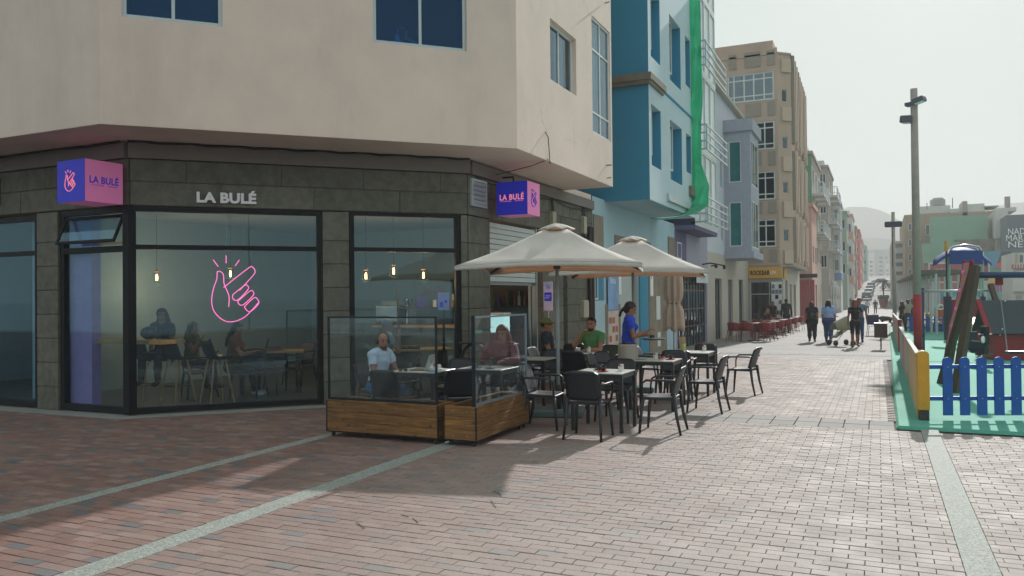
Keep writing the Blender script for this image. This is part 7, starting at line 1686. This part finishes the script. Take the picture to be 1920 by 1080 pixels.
face(t, 'panel', 1741, 1856, 491, 530, yb_, m_wht, .3); a = face(t, 'red_field', 1744, 1853, 494, 527, yb_ - .06, mat('faded_red_print', srgb('96505a'), .7, var=.15, scale=.8), .05)
for px, py, s_, w_ in ((1765, 506, 'NUEVA', 1.1), (1765, 511, 'IMAGEN', 1.1), (1765, 516, 'AQUI', .8)): p = PY(px, py, yb_ - .1); fit_text(s_, 'lettering', m_letter, facing((p.x, yb_ - .08, p.z), (0, -1, 0)), w_, .26, .02, t)
poly('painted_shape', [(1789, 513), (1795, 505), (1812, 500), (1822, 503), (1812, 510), (1800, 514)], mat('pale_print', srgb('b9959a'), .7), yb_, .08)
for px in (1750, 1848): p = PY(px, 528, yb_); MB().box(p.x - .12, p.x + .12, yb_ + .05, yb_ + .25, gz(100), p.z).build('post', m_gal, t)
t = thing('mustard_wall', 'dull striped wall in red, mustard and blue below the billboard', 'wall', (14, 104, 0), world=True); face(t, 'wall', 1735, 1850, 528, 585, 104, mat('dusty_red_wall', srgb('9b6f68'), .9, var=.2, scale=.5, coords='World'), .5); face(t, 'blue_field', 1760, 1850, 545, 560, 103.95, m_mb, .04); face(t, 'mustard_field', 1800, 1850, 531, 543, 103.94, m_my, .04)
t = thing('white_house', 'white house with a red striped awning at the right edge', 'building', (25, 96, 0), world=True); face(t, 'wall', 1899, 1985, 473, 585, 96, m_wht, 8)
for k in range(9): face(t, 'awning_stripe', 1898 + k * 5, 1900.6 + k * 5, 496, 503, 95.4, m_mr, .5)
for k in range(9): face(t, 'awning_stripe', 1900.6 + k * 5, 1903 + k * 5, 496, 503, 95.4, m_wht, .5)
flatwin(t, 1903, 1908, 476, 494, 96, mat('pale_yellow_glass', srgb('a9a97e'), .4)); flatwin(t, 1912, 1918, 478, 492, 96); face(t, 'ledge', 1899, 1985, 532, 546, 95.6, m_wht, .4); face(t, 'shutter', 1905, 1916, 554, 575, 95.9, m_town[2], .1)
# pergola along the right of the street
pg = thing('pergola', 'long weathered canopy on many thin posts behind the playground', 'shelter', (3, 60, 0), world=True); m_pg = mat('weathered_canopy', srgb('6e645a'), .8, var=.2, coords='World')
A, B = PY(1815, 512, 42), PY(1700, 529, 86); A2, B2 = PY(1800, 512, 42) , PY(1688, 531, 86)
b = MB(); b.add([A, B, B2 + Vector((-.3, 0, .0)), A2 + Vector((-1.6, 0, 0)), A + Vector((0, 0, .18)), B + Vector((0, 0, .22)), B2 + Vector((-.3, 0, .2)), A2 + Vector((-1.6, 0, .18))], [(0, 1, 2, 3), (7, 6, 5, 4), (0, 4, 5, 1), (1, 5, 6, 2), (2, 6, 7, 3), (3, 7, 4, 0)]); b.build('roof', m_pg, pg)
for k in range(15):
    f = k / 14; p = A.lerp(B, f); 
    for off in (-.05, -1.3 + .6 * f): MB().box(p.x + off - .05, p.x + off + .05, p.y - .05, p.y + .05, gz(p.y), p.z).build('post', m_gal, pg)
# ---- big red planters, palm, cars
def bigpot(label, px, py, wpx, hpx):
    q = G(px, py); d = (q - EYE).dot(_f); w_ = wpx * d / FPX / 2; h_ = hpx * d / FPX; t = thing('planter_pot', label, 'planter', (q.x, q.y, gz(q.y)))
    MB().lathe([(w_ * .62, 0), (w_, h_), (w_ * 1.04, h_ * 1.0), (w_ * 1.04, h_ * 1.06), (w_ * .9, h_ * 1.05)], 24).build('pot', mat('red_pot', srgb('a3403f'), .6), t, True); return t, q, w_, h_
t, q, w_, h_ = bigpot('large red conical planter with low greenery in the middle of the street', 1656.5, 576.5, 17.5, 16)
m_leaf = mat('dusty_leaf', (.06, .08, .035), .8, var=.3, island=.4)
b = MB(); rg = random.Random(4)
for k in range(260):
    a, r = rg.uniform(0, 6.28), w_ * 1.15 * rg.random() ** .5; z = h_ + rg.uniform(.0, .55); c = Vector((r * math.cos(a), r * math.sin(a), z)); d1 = Vector((rg.uniform(-1, 1), rg.uniform(-1, 1), rg.uniform(-.4, 1))).normalized() * .22; d2 = d1.orthogonal().normalized() * .07
    b.add([c - d1, c + d2, c + d1, c - d2], [(0, 1, 2, 3)])
b.build('foliage', m_leaf, t)
tt = thing('palm_tree', 'small palm tree rising behind the red planter', 'tree', (q.x, q.y + .6, gz(q.y))); zt2 = (576.5 - 528) * ((q - EYE).dot(_f)) / FPX
MB().tube([(0, 0, .4), (.05, 0, zt2 * .5), (0, .05, zt2)], [.14, .11, .10], 8).build('trunk', m_wood, tt, True); b = MB()
for k in range(22):
    a = rg.uniform(0, 6.28); up = rg.uniform(-.3, 1); L2 = rg.uniform(.9, 1.3); pts_ = [Vector((0, 0, zt2)) + Vector((math.cos(a) * s * L2, math.sin(a) * s * L2, up * s * 1.1 - s * s * 1.0)) for s in (0, .25, .5, .75, 1)]
    for i in range(4):
        s_ = Vector((-math.sin(a), math.cos(a), 0)) * .10 * (1 - i * .2)
        for sgn in (-1, 1): b.add([pts_[i], pts_[i + 1], pts_[i + 1] + s_ * sgn * 1.2 + Vector((0, 0, -.12)), pts_[i] + s_ * sgn * 1.6 + Vector((0, 0, -.12))], [(0, 1, 2, 3)])
b.build('crown', m_leaf, tt)
m_tyre = mat('tyre', (.02, .02, .02), .8); m_cg = mat('car_glass', (.02, .03, .04), .08)
def car(label, x, y, mc, rz=0, van=False):
    t = thing('parked_car', label, 'car', (x, y, gz(y) + .02), rz, 'cars parked at the end of the street'); h1 = 1.5 if not van else 1.9
    pr = [(-2.1, .35), (-2.1, .8), (-1.95, 1.0), (-1.5, h1 - .05), (-.9, h1), (.5, h1 - .02), (1.1, 1.05), (1.95, .85), (2.1, .6), (2.1, .35)]
    vs = [(-.85 + (.12 if z > 1.02 else 0), y_, z) for y_, z in pr] + [(.85 - (.12 if z > 1.02 else 0), y_, z) for y_, z in pr]; k = len(pr)
    MB().add(vs, [tuple(range(k))[::-1], tuple(range(k, 2 * k))] + [(i, (i + 1) % k, k + (i + 1) % k, k + i) for i in range(k)]).build('body', mc, t)
    MB().add([(-.66, -1.96, 1.03), (.66, -1.96, 1.03), (.6, -1.56, h1 - .1), (-.6, -1.56, h1 - .1)], [(0, 1, 2, 3)]).build('rear_window', m_cg, t).location.y = -.012
    for sx in (-1, 1):
        MB().box(sx * .742, sx * .752, -1.3, .55, 1.06, h1 - .16).build('side_window', m_cg, t); MB().box(sx * .62, sx * .84, -2.115, -2.10, .72, .92).build('tail_light', m_redp, t)
        for yy in (-1.35, 1.3): MB(at(sx * .8, yy, .32) @ Matrix.Rotation(R(90), 4, 'Y')).lathe([(.2, -.09), (.32, -.08), (.32, .08), (.2, .09)], 14).build('wheel', m_tyre, t, True)
    MB().box(-.26, .26, -2.115, -2.10, .55, .68).build('number_plate', m_letter, t); MB().cbox(-.84, .84, -2.16, -2.05, .3, .5, .02).build('bumper', m_tleg, t)
mcs = [mat('dark_blue_car', srgb('3a4672'), .25, .2, coat=.6), mat('silver_car', srgb('b8bcc0'), .25, .4, coat=.5), mat('black_car', (.02, .02, .025), .2, coat=.6)]
for i, (px, py, mc, lb) in enumerate(((1625, 561, 0, 'dark blue car parked nearest in the row at the end of the street'), (1629, 553, 1, 'silver car second in the row at the end of the street'), (1631, 547, 0, 'dark blue car third in the row at the end of the street'), (1634, 542, 2, 'black car farthest in the row at the end of the street'))):
    y = (168, 179, 192, 208)[i]; p = PY(px, 551, y); car(lb, p.x, y, mcs[mc])
for i, (px, y) in enumerate(((1668, 200), (1684, 205), (1696, 190), (1649, 260), (1708, 215))): p = PY(px, 551, y); car(['silver car parked crosswise right of the smaller lamp post', 'dark car parked crosswise beyond the lamp post', 'blue car parked crosswise before the white block', 'black car far off behind the planter', 'silver car beside the canopy'][i], p.x, y, mcs[(1, 2, 0, 2, 1)[i]], R(90))
# ---- red chairs and tables of the bar
m_rc = mat('dark_red_plastic', srgb('7d2026'), .5, var=.08); RG = 'dark red bar armchairs'; RT = 'pale-topped bar tables'
rch = None
def redchair(label, x, y, rz):
    global rch
    if rch is None:
        t = thing('bar_chair', label, 'chair', (x, y, gz(y)), rz, RG)
        MB().sheet(lambda u, v: ((.27 + .02 * v) * math.sin((u - .5) * math.pi * 1.15), -.23 * math.cos((u - .5) * math.pi * 1.15) + .05 - .05 * v, .46 + .34 * v - .10 * v * (2 * u - 1) ** 2), 14, 4, .015).build('backrest', m_rc, t, True)
        MB().cbox(-.22, .22, -.2, .22, .44, .47, .01).build('seat', m_rc, t)
        for sx in (-1, 1):
            for sy in (-1, 1): MB().tube([(sx * .19, sy * .17, .45), (sx * .24, sy * .23, 0)], .013, 6).build('leg', m_rc, t)
        rch = remember(t); return t
    return dup(rch, (x, y, gz(y)), rz, label, RG)
rtb = None
def redtable(label, x, y, s=1):
    global rtb
    if rtb is None:
        t = thing('bar_table', label, 'table', (x, y, gz(y)), 0, RT); MB().cbox(-.6, .6, -.35, .35, .73, .76, .006).build('table_top', m_top, t); MB().box(-.58, .58, -.33, .33, .70, .73).build('apron', m_rc, t)
        MB().tube([(0, 0, .05), (0, 0, .70)], .035, 8).build('pedestal', m_rc, t); MB().lathe([(.30, 0), (.28, .04), (.05, .08)], 12).build('base', m_cup, t); rtb = remember(t); return t
    return dup(rtb, (x, y, gz(y)), 0, label, RT)
ordw = ['nearest', 'second', 'third', 'fourth', 'fifth']
for i in range(5):
    y = 35.0 + i * 3.4; x = -4.75 - .0 * i; redtable(ordw[i] + ' pale-topped table in the bar row, counted up the street', x, y)
    redchair('red chair on the street side of the ' + ordw[i] + ' bar table', x + .62, y + .1, R(80)); redchair('red chair with its back to us at the ' + ordw[i] + ' bar table', x - .25, y - .65, R(4)); redchair('red chair on the wall side of the ' + ordw[i] + ' bar table', x - .85, y, R(-88))
    if i < 4: redchair('red chair between the ' + ordw[i] + ' bar table and the next', x + .3, y + 1.1, R(150))
redchair('loose red chair at the near corner of the bar row', -4.3, 34.4, R(12)); redchair('red chair nearest the shopfront wall at the start of the bar row', -5.5, 34.3, R(-20))
# ---- people walking
def bag(t, hp, d): MB().ball((0, -.16, d['chest'][2] - .16), .15, 10, (.9, .5, 1.15)).build('backpack', m_cup, t, True)
walk = dict(th_r=(.02, .18, -1), sh_r=(0, -.05, -1), th_l=(-.02, -.16, -1), sh_l=(0, -.32, -1), ua_r=(.2, -.15, -1), fa_r=(.05, .2, -1), ua_l=(-.2, .15, -1), fa_l=(-.05, .35, -1))
walk2 = dict(th_r=(.02, -.16, -1), sh_r=(0, -.32, -1), th_l=(-.02, .18, -1), sh_l=(0, -.05, -1), ua_r=(.22, .15, -1), fa_r=(.1, .35, -1), ua_l=(-.2, -.15, -1), fa_l=(-.05, .1, -1))
q = G(1523, 641); person('heavy woman in black with a small black backpack walking away up the street', (q.x, q.y), R(3), 1.64, walk, skin='8e6450', hair='long', hair_col='3a211c', shirt='16161a', trousers='17181d', h=.02, build=1.5, female=True, extra=bag)
q = G(1554, 642); person('woman with long black hair in a pale blue blouse and jeans walking away', (q.x, q.y), R(-4), 1.70, walk2, skin='8e6450', hair='long', hair_col='11121a', shirt='8ea6cf', trousers='27406f', h=.02, build=1.45, female=True, shirt_tags=(CHEST, BELLY, UARM, UARM2))
q = G(1604, 651); person('woman in a short black dress with auburn hair walking towards us', (q.x, q.y), R(186), 1.70, dict(walk, ua_l=(-.3, .2, -1), fa_l=(.3, .6, .5)), skin='8a5a48', hair='wavy', hair_col='6b3226', shirt='15191b', trousers='15191b', tr_tags=(HIP, THIGH), h=.017, female=True)
q = G(1612, 641); person('man in a grey-blue t-shirt and jeans walking behind the woman in the black dress', (q.x, q.y), R(178), 1.78, walk2, skin='8a5a48', hair='short', hair_col='15131a', shirt='5c7388', trousers='27406f', h=.02)
t = thing('pushchair', 'pale beige pushchair beside the woman in the black dress', 'pushchair', (-1.28, 32.2, gz(32.2)), R(120)); t.scale = (.95, .95, 1.05); mpb_ = mat('pale_pushchair', srgb('8f8c78'), .8)
MB().sheet(lambda u, v: (.26 * math.cos(u * math.pi), -.25 + .55 * v, .55 + .5 * math.sin(u * math.pi) * (1 - .5 * v)), 12, 8, .01).build('hood', mpb_, t, True); MB().sheet(lambda u, v: ((u - .5) * .4, -.3 + .6 * v, .65 - .35 * v), 6, 6, .03).build('seat', mpb_, t, True)
for sx in (-1, 1):
    for sy in (-1, 1): MB(at(sx * .26, sy * .35, .1) @ Matrix.Rotation(R(90), 4, 'Y')).lathe([(.02, -.02), (.1, -.015), (.1, .015), (.02, .02)], 14).build('wheel', m_cast, t, True)
    MB().tube([(sx * .26, .35, .1), (sx * .24, -.1, .6), (sx * .22, -.42, 1.0)], .014, 6).build('frame_tube', m_gal, t)
far = [(1626, 586, 1.72, 'man in a pale t-shirt and dark jeans far up the street', 'b9bdc4', '252c40', 0, 'short'), (1641, 586, 1.70, 'person in a dark jacket and dark jeans beside the man in the pale t-shirt', '2d2f44', '2a2f44', R(180), 'short'),
       (1595, 576, 1.72, 'far figure in dark clothes near the left house row', '2e3040', '2c2f3c', 0, 'short'), (1602, 556, 1.7, 'tiny distant figure in dark blue at the end of the street', '303a58', '3a3f52', 0, 'short')]
for px, py, H_, lb, sh_, tr_, rz, hr in far:
    yy = {1626: 104, 1641: 104, 1595: 139, 1602: 160}[px]; p = PY(px, 551, yy); person(lb, (p.x, yy), rz, H_, walk if px % 2 else walk2, skin='7d5a4c', hair=hr, shirt=sh_, trousers=tr_, h=.03)
for px, yy, H_, lb, sh_, tr_, hr in ((1691, 47, 1.62, 'woman with long dark hair in black behind the blue pickets', '1b1a20', '22222a', 'long'), (1702, 48, 1.72, 'man in a cream shirt behind the blue pickets', 'b7ab98', '3a4a66', 'short'), (1711, 48.5, 1.74, 'person in black partly behind the big lamp post', '15151c', '2a3a50', 'short')):
    p = PY(px, 551, yy); person(lb, (p.x, yy), R(120 if px < 1700 else 200), H_, walk if px % 2 else walk2, skin='7d5a4c', hair=hr, shirt=sh_, trousers=tr_, h=.026, female=hr == 'long')
# people at the bar
person('long-haired woman in dark clothes sitting at the red bar tables', (-5.35, 43.0), R(-50), 1.66, dict(sit, lean=(0, .3, 1), ua_r=(.1, .6, -.7), fa_r=(0, .9, .3), head=(0, -.3)), skin='9a6c54', hair='wavy', hair_col='8a6548', shirt='2b211f', trousers='1a1a20', h=.024, female=True, pelvis=.52)
p = PY(1474, 560, 44.0); person('figure in close black clothing standing at the corner of the bar', (p.x, 44.0), R(20), 1.80, dict(ua_r=(.2, 0, -1), fa_r=(.1, .1, -1)), skin='3a2c28', hair='crop', hair_col='101014', shirt='14141a', trousers='14141a', h=.022, shirt_tags=(CHEST, BELLY, UARM, UARM2, FARM))
p = PY(1448, 560, 44.5); person('person in a dark top with their face turned beside the poster panel', (p.x, 44.6), R(160), 1.66, {}, skin='9a5c50', hair='short', hair_col='15131a', shirt='191a22', trousers='22242e', h=.024)
p = PY(1418, 560, 46.2); person('man in a black t-shirt and pale jeans standing in the bar doorway', (p.x, 46.3), R(150), 1.76, dict(ua_r=(.3, .3, -.8), fa_r=(-.3, .6, .6)), skin='8e6450', hair='short', hair_col='1a1514', shirt='16171c', trousers='8b97a8', h=.024)
p = PY(1412, 560, 46.8); person('second person in dark clothes inside the bar doorway', (p.x - .1, 46.9), R(200), 1.70, {}, skin='8e6450', hair='short', hair_col='1a1514', shirt='23242a', trousers='3c4450', h=.026)
# dog
q = G(1663, 612); t = thing('dog', 'dark dog standing with lowered head behind the litter bin', 'dog', (q.x, q.y, gz(q.y)), R(80))
dp = [('e', (0, .05, .50), (.13, .36, .15), 1, np.eye(3), {'k': .05}), ('e', (0, .24, .49), (.14, .18, .18), 1, np.eye(3), {'k': .05}), ('c', (0, .35, .55), (0, .52, .52), .09, .07, 1, {'k': .04}), ('e', (0, .58, .48), (.07, .10, .07), 1, np.eye(3), {'k': .03}), ('c', (0, .62, .46), (0, .73, .42), .045, .03, 1, {'k': .02}),
      ('c', (0, -.30, .55), (0, -.55, .62), .03, .015, 1, {'k': .03})]
for sx in (-1, 1): dp += [('c', (sx * .08, .28, .42), (sx * .08, .27, .22), .055, .035, 1, {'k': .03}), ('c', (sx * .08, .27, .22), (sx * .08, .29, .03), .032, .028, 1, {'k': .015}), ('e', (sx * .08, .31, .025), (.03, .05, .025), 1, np.eye(3), {'k': .01}), ('c', (sx * .08, -.24, .46), (sx * .09, -.17, .30), .085, .05, 1, {'k': .04}), ('c', (sx * .09, -.17, .30), (sx * .09, -.31, .19), .045, .03, 1, {'k': .02}), ('c', (sx * .09, -.31, .19), (sx * .09, -.29, .03), .028, .025, 1, {'k': .015}), ('e', (sx * .09, -.27, .025), (.03, .05, .025), 1, np.eye(3), {'k': .01}), ('c', (sx * .06, .56, .53), (sx * .085, .53, .60), .025, .012, 1, {'k': .01})]
P, Q, T_ = sdf_mesh(dp, .018); np_obj('body', P, Q, mat('dark_fur', (.02, .02, .03), .8, var=.3, scale=20), t)
# blue chair / board set out in the street
p = PY(1636, 560, 42); t = thing('street_chair', 'dark blue plastic chair standing alone in the street', 'chair', (p.x, 42, gz(42)), R(10)); mbl = mat('navy_plastic', srgb('232a4a'), .5)
MB().cbox(-.3, .22, -.22, -.19, .50, .98, .01).build('backrest', mbl, t); MB().cbox(-.25, .25, -.22, .22, .44, .48, .01).build('seat', mbl, t)
for sx in (-1, 1):
    for sy in (-1, 1): MB().tube([(sx * .2, sy * .18, .45), (sx * .25, sy * .23, 0)], .014, 6).build('leg', mbl, t)
# twigs on the paving
b = None
for i, pts_ in enumerate((((925, 922), (935, 925), (940, 932)), ((752, 966), (766, 970)), ((774, 973), (784, 981)), ((921, 940), (930, 953)), ((668, 980), (684, 992)))):
    o = MB().tube([G(*p_) + Vector((0, 0, .005)) for p_ in pts_], .0028, 4).build('twig', m_wood); tag(o, ['small bent dark twig lying nearest the parasol shadow', 'short twig on the bricks left of centre', 'thin twig beside the short one on the bricks', 'forked twig just below the bent twig', 'twig nearest the pale left strips'][i], 'twig')

# ================================================================== AIR
m = bpy.data.materials.new('haze'); m.use_nodes = True; n = m.node_tree; n.nodes.clear(); o_ = n.nodes.new('ShaderNodeOutputMaterial'); v = n.nodes.new('ShaderNodeVolumePrincipled')
v.inputs['Color'].default_value = (.985, 1, .995, 1); v.inputs['Density'].default_value = HAZE; v.inputs['Anisotropy'].default_value = 0.0; n.links.new(v.outputs[0], o_.inputs['Volume'])
hz = MB().box(-700, 900, -120, 1420, -7, 165).build('haze', m); hz['kind'] = 'stuff'; hz['label'] = 'pale dusty haze in the air'
